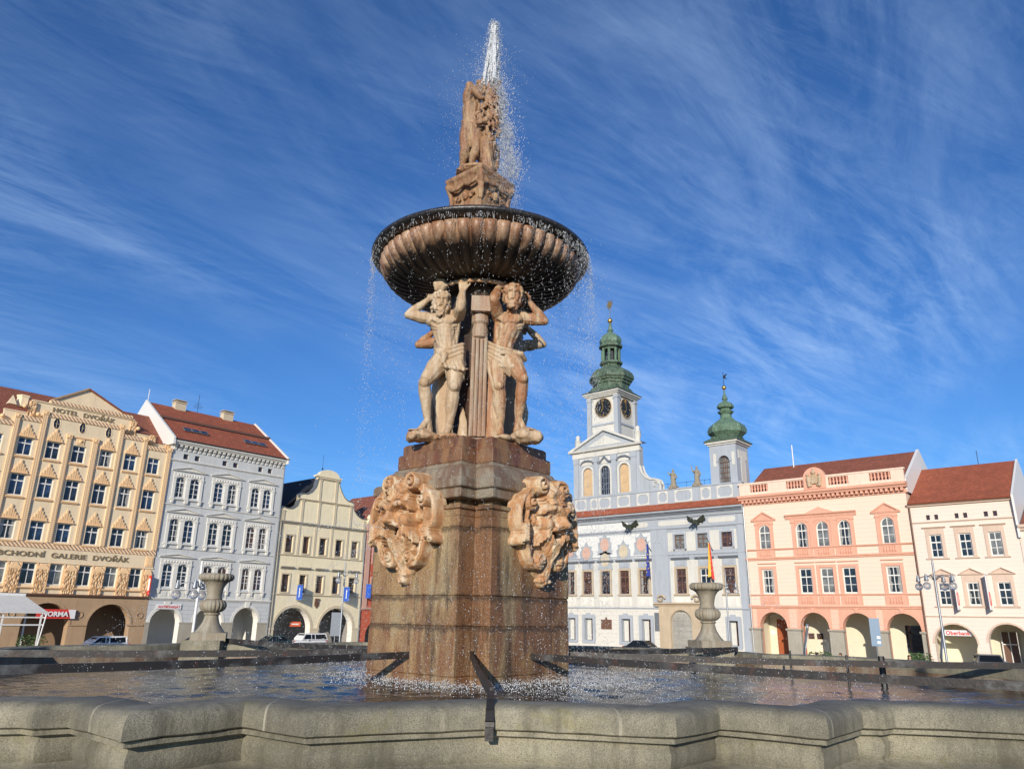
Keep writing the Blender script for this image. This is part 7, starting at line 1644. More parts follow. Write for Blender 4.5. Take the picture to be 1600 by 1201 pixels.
# ------------------------------------------------------------------ water in the air
n = newmat('white_water'); v = n.coord(kind='Object')
n.b.inputs['Transmission Weight'].default_value = .35; n.b.inputs['IOR'].default_value = 1.33
M['spray'] = n.out((.8, .83, .86), .2, 0, .6)
class Drops:
    def __init__(s): s.v = []; s.f = []
    def drop(s, p, r, st=1., d=None):
        o = len(s.v); x, y, z = p; rz = r * st
        if d is None:
            s.v += [(x + r, y, z), (x, y + r, z), (x - r, y, z), (x, y - r, z), (x, y, z + rz), (x, y, z - rz)]
        else:
            s.v += [(x + r, y, z), (x, y + r, z), (x - r, y, z), (x, y - r, z), (x + d[0] * rz, y + d[1] * rz, z + d[2] * rz), (x - d[0] * rz, y - d[1] * rz, z - d[2] * rz)]
        s.f += [(o + a, o + b, o + c) for a, b, c in ((0, 1, 4), (1, 2, 4), (2, 3, 4), (3, 0, 4), (1, 0, 5), (2, 1, 5), (3, 2, 5), (0, 3, 5))]
    def build(s, name):
        me = bpy.data.meshes.new(name); me.from_pydata(s.v, [], s.f); me.materials.append(M['spray']); me.polygons.foreach_set('use_smooth', [True] * len(me.polygons)); me.update()
        o = bpy.data.objects.new(name, me); COL.objects.link(o); tag(o, kind='stuff'); return o
rnd = random.Random(21); G = rnd.gauss
# rising jet
JX, JY = -.51, 12.08
mb = MB()
for k in range(40):
    a = rnd.uniform(0, 2 * PI); q = rnd.random() ** .7; z0, z1 = 11.65, rnd.uniform(12.3, 13.08) if k % 3 else rnd.uniform(12.9, 13.12); pts = []; rr = []
    for j in range(9):
        f = j / 8; z = z0 + (z1 - z0) * f; g = (z - 11.65) / 1.45; w = (.15 * max(0., 1 - g) ** 1.1 + .062) * q
        pts.append((JX + .03 * g + w * math.cos(a) + G(0, .007), JY + w * math.sin(a) + G(0, .007), z)); rr.append(.012 + .008 * rnd.random() + .007 * g)
    mb.tube(pts, rr, 6)
me = remesh(mb, .0125, 0, lambda v, n_: n_ * (.016 * noise.noise(Vector((v.x * 25, v.y * 25, v.z * 9))) + .012 * noise.noise(v * 60)))
o = meshobj('water_jet', me, M['spray']); tag(o, kind='stuff')
D = Drops()
for k in range(5200):
    f = rnd.random() ** 1.3; z = 13.15 - f * 1.9; w = .04 + .16 * f
    D.drop((JX + .03 * (1 - f) + G(0, w), JY + G(0, w), z + G(0, .02)), rnd.uniform(.002, .007), rnd.uniform(1, 4))
for k in range(1400): D.drop((JX + G(-.05, .32), JY + G(0, .3), rnd.uniform(10.3, 12.4)), rnd.uniform(.003, .008), 1.4)
# falling water on the right of the statue
for k in range(6000):
    f = rnd.random() ** .8; z = 11.8 - f * 2.3; c = JX + .12 + .30 * f; w = .03 + .09 * f + (.06 if rnd.random() < .3 else 0)
    w2 = .035 * math.sin(z * 9 + 1)
    D.drop((c + G(0, w) + w2, JY - .1 + G(0, .12), z), rnd.uniform(.002, .0072), rnd.uniform(1.5, 5))
for k in range(2400): D.drop((UC.x + rnd.uniform(.1, .75) + G(0, .05), JY + G(-.1, .3), 9.5 + G(0, .28) - .3), rnd.uniform(.003, .008), 1.2)
for k in range(900): D.drop((UC.x + G(-.25, .28), JY + G(-.2, .3), rnd.uniform(9.4, 11.4)), rnd.uniform(.003, .007), 1.2)
D.build('top_spray')
# strings and beads hanging from the lip and running down the bowl
D = Drops(); S_ = MB()
for k in range(900):
    a = rnd.uniform(0, 2 * PI); side = (math.cos(a - R(-25)) + 1) / 2
    if rnd.random() > .35 + .65 * side: continue
    r = rnd.uniform(1.83, 1.96); L = rnd.uniform(.02, .09) * (1 + side); x, y = FC.x + r * math.cos(a), FC.y + r * math.sin(a); z = 7.8 - rnd.random() * .06
    D.drop((x, y, z - L / 2), rnd.uniform(.002, .0038), L / .008)
def bowl_r(z): return 1.0 + (z - 7.27) / .36 * .72
for k in range(3600):
    a = R(-25) + G(0, .75) if rnd.random() < .72 else rnd.uniform(0, 2 * PI)
    z = 7.62 - abs(G(0, .16)); 
    if z < 7.24: continue
    r = bowl_r(z) + .03 + abs(G(0, .05)); 
    if noise.noise(Vector((a * 5, z * 9, 0))) < -.05: continue
    D.drop((FC.x + r * math.cos(a), FC.y + r * math.sin(a), z), rnd.uniform(.002, .0065), rnd.uniform(1, 2.5))
# curtain falling from the lip
streams = [(rnd.uniform(0, 2 * PI), rnd.uniform(.3, 1)) for _ in range(30)] + [(R(-25) + G(0, .45), 1) for _ in range(24)] + [(R(180) + G(0, .12), .8) for _ in range(6)]
for a, wgt in streams:
    for k in range(int(150 * wgt)):
        f = rnd.random(); t = f * 1.15; z = 7.75 - 4.9 * t * t; r = 1.95 + .02 * t
        if z < .84: continue
        D.drop((FC.x + r * math.cos(a) + .10 * t + G(0, .015 + .05 * t), FC.y + r * math.sin(a) + G(0, .015 + .05 * t), z), rnd.uniform(.0016, .004), rnd.uniform(1.5, 6))
for k in range(7000):
    a = rnd.uniform(0, 2 * PI) if rnd.random() < .5 else R(-30) + G(0, .8); r = 1.95 + G(0, .2); z = rnd.uniform(.85, 7.7); D.drop((FC.x + r * math.cos(a) + .1, FC.y + r * math.sin(a), z), rnd.uniform(.0018, .0048), rnd.uniform(1, 4))
D.build('falling_drops')
# splash on the pool
D = Drops()
def splash(cx, cy, sx, sy, n_, hgt, r0=.003, r1=.010):
    for k in range(n_): D.drop((cx + G(0, sx), cy + G(0, sy), .835 + abs(G(0, hgt))), rnd.uniform(r0, r1), 1.1)
for k in range(4200):
    a = rnd.uniform(0, 2 * PI); e = rnd.choice((0, 1, 2, 3)); u = rnd.uniform(-1.24, 1.24); w = 1.24 + abs(G(0, .12)); q = [(u, w), (u, -w), (w, u), (-w, u)][e]
    p = FC + E1 * q[0] + E2 * q[1]; D.drop((p.x, p.y, .835 + abs(G(0, .035))), rnd.uniform(.002, .008), 1.1)
for k in range(2400):
    a = rnd.uniform(0, 2 * PI); r = 2.05 + G(0, .3); D.drop((FC.x + .15 + r * math.cos(a), FC.y + r * math.sin(a), .835 + abs(G(0, .05))), rnd.uniform(.003, .010), 1.1)
splash(1.5, 11.2, .4, .35, 2400, .09, .002, .007); splash(-3.0, 7.3, .35, .2, 1300, .035, .002, .006); splash(2.3, 7.9, .5, .3, 1200, .03, .002, .006); splash(3.6, 14.3, .9, .4, 700, .06); splash(-3.2, 15.2, .8, .4, 1300, .1); splash(.9, 9.6, .8, .5, 900, .05, .002, .006)
D.build('pool_splash')
D = Drops()
def stream(p0, d, v, n_, spread=.02, T=.62):
    p0 = Vector(p0); d = Vector(d).normalized()
    for k in range(n_):
        t = (rnd.random() ** .6) * T; p = p0 + d * v * t + Vector((0, 0, -4.9 * t * t)) ; s2 = spread * (.4 + 3 * t)
        if p.z < .84: continue
        D.drop((p.x + G(0, s2), p.y + G(0, s2), p.z + G(0, s2)), rnd.uniform(.002, .006) * (1.4 - t), 1.2)
for m, d in ((LMASK, -E1), (RMASK, -E2), (None, E1), (None, E2)):
    p0 = FC + d * 1.7 + Vector((0, 0, 2.9)); stream(p0, Vector((d.x, d.y, .12)), 6.0, 1000, .03, .66)
for k in range(5000):
    x = rnd.uniform(-3.8, 3.8); y = rnd.uniform(7.0, 14); z = .9 + abs(G(0, 1.1)) * (1 if abs(x + .3) < 2.6 else .35); D.drop((x, y, z), rnd.uniform(.002, .0055), 1.2)
D.build('drifting_drops')
# ------------------------------------------------------------------ ground
n = newmat('granite_setts'); v = n.coord((1, 1, 1))
vo = n.add('ShaderNodeTexVoronoi'); vo.inputs['Scale'].default_value = 7.; n.link(v, vo.inputs['Vector'])
col = n.mix(n.ramp(vo.outputs['Distance'], [(.25, 0), (.5, 1)]), (.24, .22, .19), (.08, .075, .065)); n.bump(vo.outputs['Distance'], -.5, .05)
M['ground'] = n.out(n.mix(n.ramp(n.noise(v, .4, 5), [(.3, 0), (.7, .4)]), col, (.2, .17, .13)), .85)
def gz(x, y):
    r = math.hypot(x - FC.x, y - FC.y); t = min(1, max(0, (r - 17) / 24)); return GZ * t * t * (3 - 2 * t)
mb = MB(); rad = [0, 6, 12, 15, 17, 20, 23, 26, 29, 32, 35, 38, 41, 60, 90, 140, 300, 900, 2500]; n_ = 64; vs = [(FC.x, FC.y, 0)]
for r in rad[1:]:
    for k in range(n_): a = 2 * PI * k / n_; x, y = FC.x + r * math.cos(a), FC.y + r * math.sin(a); vs.append((x, y, gz(x, y)))
fs = [(0, 1 + k, 1 + (k + 1) % n_) for k in range(n_)]
for i in range(len(rad) - 2):
    for k in range(n_): a = 1 + i * n_; b = a + n_; fs.append((a + k, b + k, b + (k + 1) % n_, a + (k + 1) % n_))
mb.add(vs, fs); g = mb.build('ground', M['ground'], None, True); tag(g, kind='structure')
# road in front of the houses
for side, s0, s1 in (('L', -20, 62), ('R', -60, 30)):
    d, n_v = (dL, nL) if side == 'L' else (dR, nR)
    a = row_point(side, s0, -3.5, GZ + .006); b = row_point(side, s1, -3.5, GZ + .006); c = row_point(side, s1, -12, GZ + .006); e = row_point(side, s0, -12, GZ + .006)
    mb = MB(); mb.add([e, c, b, a], [(0, 1, 2, 3)]); r = mb.build('road', M['asphalt']); tag(r, kind='structure')
    mb = MB(); p = [row_point(side, s, y, z) for s in (s0, s1) for y, z in ((-3.5, GZ), (-3.5, GZ + .12), (.02, GZ + .12), (.02, GZ))]
    mb.add(p, [(0, 1, 5, 4), (1, 2, 6, 5)]); r = mb.build('pavement', M['pier']); tag(r, kind='structure')
# ------------------------------------------------------------------ cars
M['tyre'] = plain('tyre_rubber', (.02, .02, .02), .8); M['rim'] if 'rim' in M else None
M['carglass'] = plain('car_glass', (.02, .025, .03), .05)
M['headlamp'] = plain('headlamp_glass', (.6, .6, .58), .1); M['taillamp'] = plain('tail_lamp', (.4, .02, .02), .2)
def paint(name, c):
    n = newmat(name); n.b.inputs['Coat Weight'].default_value = .8; return n.out(c, .35, .1)
def car(name, label, cat, pos, rz, mat, L=4.2, H=1.48, kind='hatch', group='cars parked on the square'):
    root = empty(name, pos, rz); tag(root, label, cat, group); W_ = .86
    prof = {'hatch': [(-.5, .55), (-.49, .42), (-.2, .96), (.24, 1.0), (.42, .93), (.5, .6)], 'suv': [(-.5, .6), (-.28, .66), (-.17, 1.0), (.44, 1.0), (.5, .64)], 'sedan': [(-.5, .5), (-.27, .6), (-.1, .97), (.18, 1.0), (.36, .66), (.5, .62)]}[kind]
    if kind == 'hatch': prof = [(-.5, .5), (-.29, .64), (-.12, .97), (.2, 1.0), (.42, .9), (.5, .62)]
    # stacked cross sections along the length: body below the belt line
    mb = MB(); secs = []
    for i, x in enumerate([-.5, -.485, -.42, -.3, -.1, .1, .3, .43, .485, .5]):
        e = max(0, (abs(x) - .4) / .1); w = W_ * (1 - .16 * e * e); belt = (.62 if x > -.3 else .62 - .14 * ((-.3 - x) / .2)) * H; low = .2 + .08 * e
        secs.append([(x * L, -w, low), (x * L, -w * 1.02, (low + belt) * .5), (x * L, -w * .95, belt), (x * L, 0, belt + .03), (x * L, w * .95, belt), (x * L, w * 1.02, (low + belt) * .5), (x * L, w, low), (x * L, 0, low)])
    vs = [p for s_ in secs for p in s_]; m = 8
    fs = [(i * m + k, (i + 1) * m + k, (i + 1) * m + (k + 1) % m, i * m + (k + 1) % m) for i in range(len(secs) - 1) for k in range(m)] + [tuple(range(m)), tuple((len(secs) - 1) * m + k for k in range(m))[::-1]]
    mb.add(vs, fs); b = mb.build('body', mat, root, True, angle=35); bv = b.modifiers.new('s', 'SUBSURF'); bv.levels = bv.render_levels = 1
    cab = [p for p in prof[1:-1]] if kind != 'suv' else prof[1:]
    pts = [(p[0] * L, p[1] * H) for p in cab]; base = .6 * H
    x0, x1 = pts[0][0], pts[-1][0]
    mb = MB(); rowp = [(x0 - .02, base)] + pts + [(x1 + .08, base)]
    vs = []
    for (x, z) in rowp:
        w = W_ * (.93 - .2 * max(0, (z - base) / (H - base))); vs += [(x, -w, z), (x, w, z)]
    k = len(rowp); fs = [(2 * i, 2 * i + 2, 2 * i + 3, 2 * i + 1)[::-1] for i in range(k - 1)] + [tuple(2 * i for i in range(k)), tuple(2 * i + 1 for i in range(k))[::-1]]
    mb.add(vs, fs); mb.build('cabin', mat, root)
    def wd(z): return W_ * (.93 - .2 * max(0, (z - base) / (H - base)))
    zt_, zb_ = H * .93, base + .06
    def xat(pa, pb, z): t_ = (z - pa[1]) / (pb[1] - pa[1] + 1e-6); return pa[0] + (pb[0] - pa[0]) * t_
    hi = [p for p in pts if p[1] > .85 * H]
    fa, fb = xat((x0 - .02, base), hi[0], zb_) + .12, xat((x0 - .02, base), hi[0], zt_) + .1; ra, rb = xat((x1 + .08, base), hi[-1], zb_) - .14, xat((x1 + .08, base), hi[-1], min(zt_, hi[-1][1])) - .1
    for sy in (-1, 1):
        mid = (fa + ra) / 2
        for (a_, b_, c_, d_) in ((fa, mid - .05, mid - .05, fb), (mid + .05, ra, rb, mid + .05)):
            g_ = MB(); y0, y1 = sy * (wd(zb_) + .008), sy * (wd(zt_) + .008)
            g_.add([(a_, y0, zb_), (b_, y0, zb_), (c_, y1, zt_), (d_, y1, zt_)], [(0, 1, 2, 3), (3, 2, 1, 0)]); g_.build('side_window', M['carglass'], root)
    for (pa, pb, nm, dx) in (((x0 - .02, base), hi[0], 'windscreen', -.012), ((x1 + .08, base), hi[-1], 'rear_window', .012)):
        g_ = MB(); q0 = (pa[0] + (pb[0] - pa[0]) * .12, pa[1] + (pb[1] - pa[1]) * .12); q1 = (pa[0] + (pb[0] - pa[0]) * .9, pa[1] + (pb[1] - pa[1]) * .9)
        g_.add([(q0[0] + dx, -wd(q0[1]) * .9, q0[1] + .01), (q0[0] + dx, wd(q0[1]) * .9, q0[1] + .01), (q1[0] + dx, wd(q1[1]) * .9, q1[1] + .01), (q1[0] + dx, -wd(q1[1]) * .9, q1[1] + .01)], [(0, 1, 2, 3), (3, 2, 1, 0)]); g_.build(nm, M['carglass'], root)
    # roof skin and pillars
    top = [p for p in pts if p[1] > .85 * H]
    mb = MB(); w = W_ * .74
    mb.poly([(top[0][0] - .05, H * .985), (top[0][0] + .1, H * 1.0), (top[-1][0] - .1, H * 1.005), (top[-1][0] + .12, H * .97), (top[-1][0] + .1, H * .95), (top[0][0], H * .955)], -w, w)
    for sy in (-1, 1):
        for (xa, za), (xb, zb) in (((pts[0][0], pts[0][1]), (top[0][0], H * .97)), ((top[-1][0], H * .95), (x1 + .05, base + .02)), ((0.0, base), (.02, H * .97))):
            mb.tube([(xa, sy * W_ * .92, za), (xb, sy * W_ * .745, zb)], .035, 6)
    mb.build('roof', mat, root)
    for sx in (-.31, .31):
        for sy in (-1, 1):
            t = Matrix.Rotation(PI / 2, 3, 'X'); mb = MB(); mb.lathe([(.22, -.1), (.31, -.1), (.32, -.05), (.32, .05), (.31, .1), (.22, .1)], (sx * L, sy * .78, .32), 20, tilt=t); wh = mb.build('wheel', M['tyre'], root)
            MB().lathe([(.22, -.09), (.2, -.03), (.05, -.02), (.05, .02), (.2, .03), (.22, .09)], (sx * L, sy * .78, .32), 10, tilt=t).build('rim', M['zinc'], wh)
    for sy in (-1, 1):
        MB().ball((-.485 * L, sy * .6, .62), (.08, .18, .09), 8).build('headlight', M['headlamp'], root); MB().ball((.49 * L, sy * .68, .78), (.05, .1, .14), 8).build('tail_light', M['taillamp'], root)
        MB().ball((-.14 * L, sy * .95, .98), (.06, .1, .07), 8).build('wing_mirror', mat, root)
    return root
aL = row_rot('L'); aR = row_rot('R')
car('parked_car', 'white hatchback parked in front of the hotel arches', 'car', row_point('L', 14.9, -6, GZ), aL, paint('white_car_paint', (.85, .85, .85)))
car('parked_car', 'dark blue car parked in front of the first arch of the grey house', 'car', row_point('L', 23.6, -6, GZ), aL, paint('dark_blue_car_paint', (.03, .05, .09)), 4.3, 1.4, 'sedan')
car('parked_car', 'dark green car parked where the grey house meets the cream house', 'car', row_point('L', 31.8, -6, GZ), aL, paint('dark_green_car_paint', (.03, .06, .06)), 4.4, 1.4, 'sedan')
car('parked_car', 'white boxy estate car parked in front of the cream house', 'car', row_point('L', 35.9, -6.2, GZ), aL, paint('white_van_paint', (.75, .76, .75)), 4.1, 1.62, 'suv')
car('parked_car', 'black car parked in front of the town hall portal', 'car', row_point('R', -31.0, -6, GZ), aR + PI, paint('black_car_paint', (.02, .022, .025)), 4.4, 1.5, 'sedan')
car('parked_car', 'grey car parked nose on in front of the bank house', 'car', row_point('R', 1.0, -7, GZ), aR + PI / 2 + .3, paint('grey_car_paint', (.12, .13, .14)), 4.4, 1.5, 'sedan').scale = (1, 1.14, 1)
# ------------------------------------------------------------------ street furniture
def lamp(pos, H, label, arms, rz=0., cat='street lamp'):
    root = empty('street_lamp', pos, rz); tag(root, label, cat)
    MB().lathe([(.12, 0), (.12, .8), (.07, .9), (.055, H), (.03, H + .3)], (0, 0, 0), 12).build('post', M['white'] if H < 6.6 else M['zinc'], root, True, angle=40)
    for k in range(arms):
        a = 2 * PI * k / arms + .2; d = Vector((math.cos(a), math.sin(a), 0))
        pts = [Vector((0, 0, H - .9)) + d * .05, Vector((0, 0, H - .65)) + d * .4, Vector((0, 0, H - .75)) + d * .8, Vector((0, 0, H - .95)) + d * .95]
        arm = MB().tube(pts, .03, 6).build('lamp_arm', M['zinc'], root, True)
        c = pts[-1] - Vector((0, 0, .3)); MB().ball(tuple(c), .21, 14).build('lamp_globe', M['lampglass'], root, True)
        MB().lathe([(.1, 0), (.13, .05), (.04, .4)], (c.x, c.y, c.z + .25), 10).build('lamp_cap', M['zinc'], root)
    return root
lamp((-14.5, 36, -1.2), 4.9, 'pale post lamp with cluster of glass globes left of the left urn', 4)
lamp((24.2, 43.3, GZ), 7.0, 'tall grey lamp post with hanging globes in front of the bank house', 4, .4)
lamp((-13.3, 62, GZ), 7.5, 'grey lamp post with curved arm beside the red house', 3)
lamp((17.6, 62, GZ), 7.2, 'lamp post with globes in front of the right end of the town hall', 3, 1.)
def bent_pole(pos, label, lean):
    root = empty('bent_light_pole', pos); tag(root, label, 'light pole')
    MB().tube([(0, 0, 0), (0, 0, 1.6), (lean, 0, 3.2)], .09, 10).build('pole', M['zinc'], root, True); MB().tube([(lean * .98, 0, 3.12), (lean * 1.12, 0, 3.55)], .1, 10).build('pole_head', M['greymetal'], root, True)
bent_pole((21.0, 55.5, GZ), 'bent metal light pole in front of the second salmon arch', .35)
bent_pole((29.0, 52.5, GZ), 'bent metal light pole at the seam of the salmon house and the bank house', .35)
def road_sign(pos, label, w, h_, z, mat, rz=0.):
    root = empty('road_sign', pos, rz); tag(root, label, 'road sign'); MB().tube([(0, 0, 0), (0, 0, z + h_)], .035, 8).build('post', M['zinc'], root)
    b = MB().box(-w / 2, w / 2, -.06, -.03, z, z + h_).build('sign_board', mat, root); return root, b
M['signblue'] = plain('blue_grey_sign', (.12, .2, .3), .4)
r_, b = road_sign((23.6, 50, GZ), 'tall blue grey information sign in front of the third salmon arch', .6, 1.7, 2.3, M['signblue'], -.3)
MB().box(.05, .25, -.07, -.06, 2.75, 2.9).box(.05, .25, -.07, -.06, 2.45, 2.6).build('white_plate', M['sign_white'], b)
r_, b = road_sign((-14.6, 66, GZ), 'pale sign on thin post in front of the right arch of the cream house', .8, 1.9, 1.9, M['greymetal'], .3)
# pavement cafe shelter in front of the hotel
root = empty('cafe_shelter', row_point('L', 5.5, -9, GZ), aL); tag(root, 'white framed cafe shelter with pale awning at the left edge before the hotel', 'awning')
for x in (-3.5, 0, 2.6):
    for y in (-2, 1.5): MB().box(x - .05, x + .05, y - .05, y + .05, 0, 4.3 if y > 0 else 3.3).build('post', M['white'], root)
for z in (3.0, 2.45): MB().box(-3.6, 2.9, -2.06, -1.98, z, z + .1).build('rail', M['white'], root)
mb = MB(); mb.add([(-3.7, -2.2, 3.35), (3.0, -2.2, 3.35), (2.2, 1.6, 4.65), (-3.7, 1.6, 4.65), (-3.7, -2.2, 3.41), (3.0, -2.2, 3.41), (2.2, 1.6, 4.71), (-3.7, 1.6, 4.71)], [(0, 3, 2, 1), (4, 5, 6, 7), (0, 1, 5, 4), (1, 2, 6, 5), (2, 3, 7, 6), (3, 0, 4, 7)]); mb.build('awning_cloth', M['grey_trim'], root)
MB().box(-3.7, 2.3, 1.5, 1.7, 4.6, 4.85).build('awning_cassette', M['white'], root)
MB().tube([(2.6, -2, 0), (2.9, -2.1, 3.3)], .05, 6).build('brace', M['white'], root)
# potted plants
M['leaf'] = plain('green_leaves', (.06, .12, .025), .6, var=.5); M['bark'] = plain('brown_stem', (.1, .07, .04), .8)
def shrub(pos, r, h_, label, seed, cat='shrub'):
    rn = random.Random(seed); root = empty('potted_shrub', pos); tag(root, label, cat, 'potted shrubs of the cafes')
    MB().lathe([(.2, 0), (.28, .45), (.3, .5), (.25, .5), (.02, .45)], (0, 0, 0), 12).build('pot', M['th_sand'], root)
    mb = MB()
    for k in range(9): a = rn.uniform(0, 2 * PI); mb.tube([(0, 0, .4), (.3 * r * math.cos(a), .3 * r * math.sin(a), h_ * .6), (.8 * r * math.cos(a), .8 * r * math.sin(a), h_ * rn.uniform(.7, 1))], [.03, .02, .008], 5)
    mb.build('stem', M['bark'], root)
    mb = MB()
    for k in range(420):
        a = rn.uniform(0, 2 * PI); q = rn.random() ** .5; z = .5 + (h_ - .4) * rn.random(); w = r * (1.1 - .6 * abs(z / h_ - .6)); c = Vector((w * q * math.cos(a), w * q * math.sin(a), z))
        u = Vector((rn.gauss(0, 1), rn.gauss(0, 1), rn.gauss(0, .6))).normalized() * .11; w2 = u.cross(Vector((rn.gauss(0, 1), rn.gauss(0, 1), 1))).normalized() * .045
        mb.add([c - u, c + w2, c + u, c - w2], [(0, 1, 2, 3)])
    mb.build('foliage', M['leaf'], root)
for i, (x, y, r, hh, lab) in enumerate(((21.9, 55, .9, 1.6, 'leafy potted shrub at the second grey pier of the salmon house'), (29.4, 56, .9, 1.6, 'leafy potted shrub under the last arch of the salmon house'), (34.5, 47.5, .9, 1.7, 'broad leaved potted plant at the right arch of the bank house'))): shrub((x, y, GZ), r, hh, lab, i)
p = row_point('L', 8.4, -9, GZ); shrub(tuple(p), 1.1, 1.6, 'leafy potted shrub beside the cafe shelter before the hotel', 9)
# people beyond the basin
def person(pos, rz, label, top, legs, hair):
    root = empty('person', pos, rz); tag(root, label, 'person', 'people beyond the fountain'); b = MB()
    b.ball((0, 0, 1.62), (.085, .1, .12), 12); b.ball((0, -.1, 1.61), (.018, .025, .03), 6); b.cap((0, 0, 1.42), (0, 0, 1.52), .06, .05); b.ball((0, 0, 1.25), (.19, .12, .2), 12); b.cap((0, 0, 1.2), (0, 0, .95), .15, .15)
    for s_ in (-1, 1):
        b.cap((s_ * .2, 0, 1.38), (s_ * .25, .02, 1.1), .055, .045); b.cap((s_ * .25, .02, 1.1), (s_ * .24, -.1, .86), .042, .03); b.ball((s_ * .24, -.12, .8), (.035, .03, .06), 6)
        b.cap((s_ * .09, 0, .95), (s_ * .1, -.06 * s_, .5), .09, .06); b.cap((s_ * .1, -.06 * s_, .5), (s_ * .1, .02, .08), .058, .04); b.cap((s_ * .1, .03, .05), (s_ * .11, -.14, .04), .045, .035)
        for q in range(4): b.cap((s_ * .24 + .012 * (q - 1.5), -.13, .78), (s_ * .24 + .013 * (q - 1.5), -.14, .72), .009, .007, 5)
        b.cap((s_ * .22, -.14, .8), (s_ * .21, -.16, .75), .01, .008, 5)
    meshobj('skin', remesh(b, .014, 1), M['skin'], root)
    c = MB(); c.ball((0, 0, 1.25), (.205, .135, .215), 12); c.cap((0, 0, 1.2), (0, 0, .92), .165, .17)
    for s_ in (-1, 1): c.cap((s_ * .2, 0, 1.38), (s_ * .25, .02, 1.1), .068, .058); c.cap((s_ * .25, .02, 1.1), (s_ * .24, -.08, .9), .056, .045)
    meshobj('jacket', remesh(c, .02, 1), top, root)
    c = MB()
    for s_ in (-1, 1): c.cap((s_ * .09, 0, .95), (s_ * .1, -.06 * s_, .5), .102, .075); c.cap((s_ * .1, -.06 * s_, .5), (s_ * .1, .02, .1), .072, .055)
    meshobj('trousers', remesh(c, .02, 1), legs, root)
    c = MB(); c.ball((0, .02, 1.67), (.098, .11, .1), 10); c.ball((0, .06, 1.6), (.09, .06, .1), 8); meshobj('hair', remesh(c, .015, 1), hair, root)
M['skin'] = plain('skin', (.5, .3, .2), .6); M['cloth_red'] = plain('dark_red_cloth', (.25, .03, .03), .8); M['cloth_black'] = plain('black_cloth', (.02, .02, .022), .8); M['cloth_denim'] = plain('denim', (.05, .07, .12), .8); M['cloth_white'] = plain('white_cloth', (.6, .6, .58), .8)
M['hair_dark'] = plain('dark_hair', (.02, .014, .01), .6); M['hair_brown'] = plain('brown_hair', (.1, .05, .02), .6)
person((10.9, 45, GZ), .4, 'person in dark red jacket beside the right urn', M['cloth_red'], M['cloth_denim'], M['hair_dark'])
person((20.9, 53, GZ), 1.9, 'person with black hair and dark jacket by the second salmon pier', M['cloth_black'], M['cloth_denim'], M['hair_dark'])
person((22.3, 52.6, GZ), -1.9, 'person with dark jacket and brown hair between the second and third salmon piers', M['cloth_black'], M['cloth_black'], M['hair_brown'])
person((26.1, 51, GZ), .3, 'person with white shirt by the fourth salmon arch', M['cloth_white'], M['cloth_denim'], M['hair_brown'])
def bicycle(pos, rz, label):
    root = empty('bicycle', pos, rz); tag(root, label, 'bicycle')
    for x in (-.52, .52):
        w = MB().tube([(x + .34 * math.cos(t), 0, .35 + .34 * math.sin(t)) for t in [2 * PI * k / 24 for k in range(25)]], .018, 6).build('wheel', M['tyre'], root)
        m = MB()
        for k in range(8): a = PI * k / 8; m.tube([(x - .33 * math.cos(a), 0, .35 - .33 * math.sin(a)), (x + .33 * math.cos(a), 0, .35 + .33 * math.sin(a))], .003, 4)
        m.build('spokes', M['zinc'], w)
    fr = MB()
    for a, b in (((-.52, .35), (-.1, .32)), ((-.1, .32), (-.2, .85)), ((-.2, .8), (.38, .85)), ((.38, .85), (-.1, .32)), ((-.52, .35), (-.2, .8)), ((.36, .95), (.52, .35)), ((.36, .95), (.3, 1.05))): fr.tube([(a[0], 0, a[1]), (b[0], 0, b[1])], .018, 6)
    fr.build('frame', M['reddoor'], root); MB().ball((-.22, 0, .92), (.14, .07, .04), 8).build('saddle', M['black'], root); MB().tube([(.3, -.28, 1.05), (.34, 0, 1.05), (.3, .28, 1.05)], .015, 6).build('handlebar', M['black'], root)
bicycle((24.6, 42.0, GZ), .2, 'dark red bicycle standing at the foot of the tall lamp post')
# ------------------------------------------------------------------ sky, sun, camera
SA, SE = R(13), R(16)
L_ = Vector((-math.sin(SA) * math.cos(SE), -math.cos(SA) * math.cos(SE), math.sin(SE)))
sun = bpy.data.lights.new('sun', 'SUN'); sun.energy = SUN_E; sun.angle = R(.5); sun.color = (1., .9, .76)
so = bpy.data.objects.new('sun', sun); COL.objects.link(so); so.rotation_euler = L_.to_track_quat('Z', 'Y').to_euler()
w = bpy.data.worlds.new('World'); scene.world = w; w.use_nodes = True; t = w.node_tree; N_ = t.nodes; bg = N_['Background']
sky = N_.new('ShaderNodeTexSky'); sky.sky_type = 'NISHITA'; sky.sun_disc = False; sky.sun_elevation = SE; sky.sun_rotation = PI + SA; sky.air_density = 1.; sky.dust_density = .3; sky.ozone_density = 3.
def wn(kind, **k):
    q = N_.new(kind)
    for a, b in k.items(): setattr(q, a, b)
    return q
def wm(op, a, b=0., clamp=False):
    m = wn('ShaderNodeMath', operation=op, use_clamp=clamp)
    for i, v_ in enumerate((a, b)):
        if isinstance(v_, (int, float)): m.inputs[i].default_value = v_
        else: t.links.new(v_, m.inputs[i])
    return m.outputs[0]
tc = wn('ShaderNodeTexCoord'); sep = wn('ShaderNodeSeparateXYZ'); t.links.new(tc.outputs['Generated'], sep.inputs[0])
zc = wm('ADD', wm('MAXIMUM', sep.outputs[2], 0.), .09)
cmb = wn('ShaderNodeCombineXYZ'); t.links.new(wm('DIVIDE', sep.outputs[0], zc), cmb.inputs[0]); t.links.new(wm('DIVIDE', sep.outputs[1], zc), cmb.inputs[1])
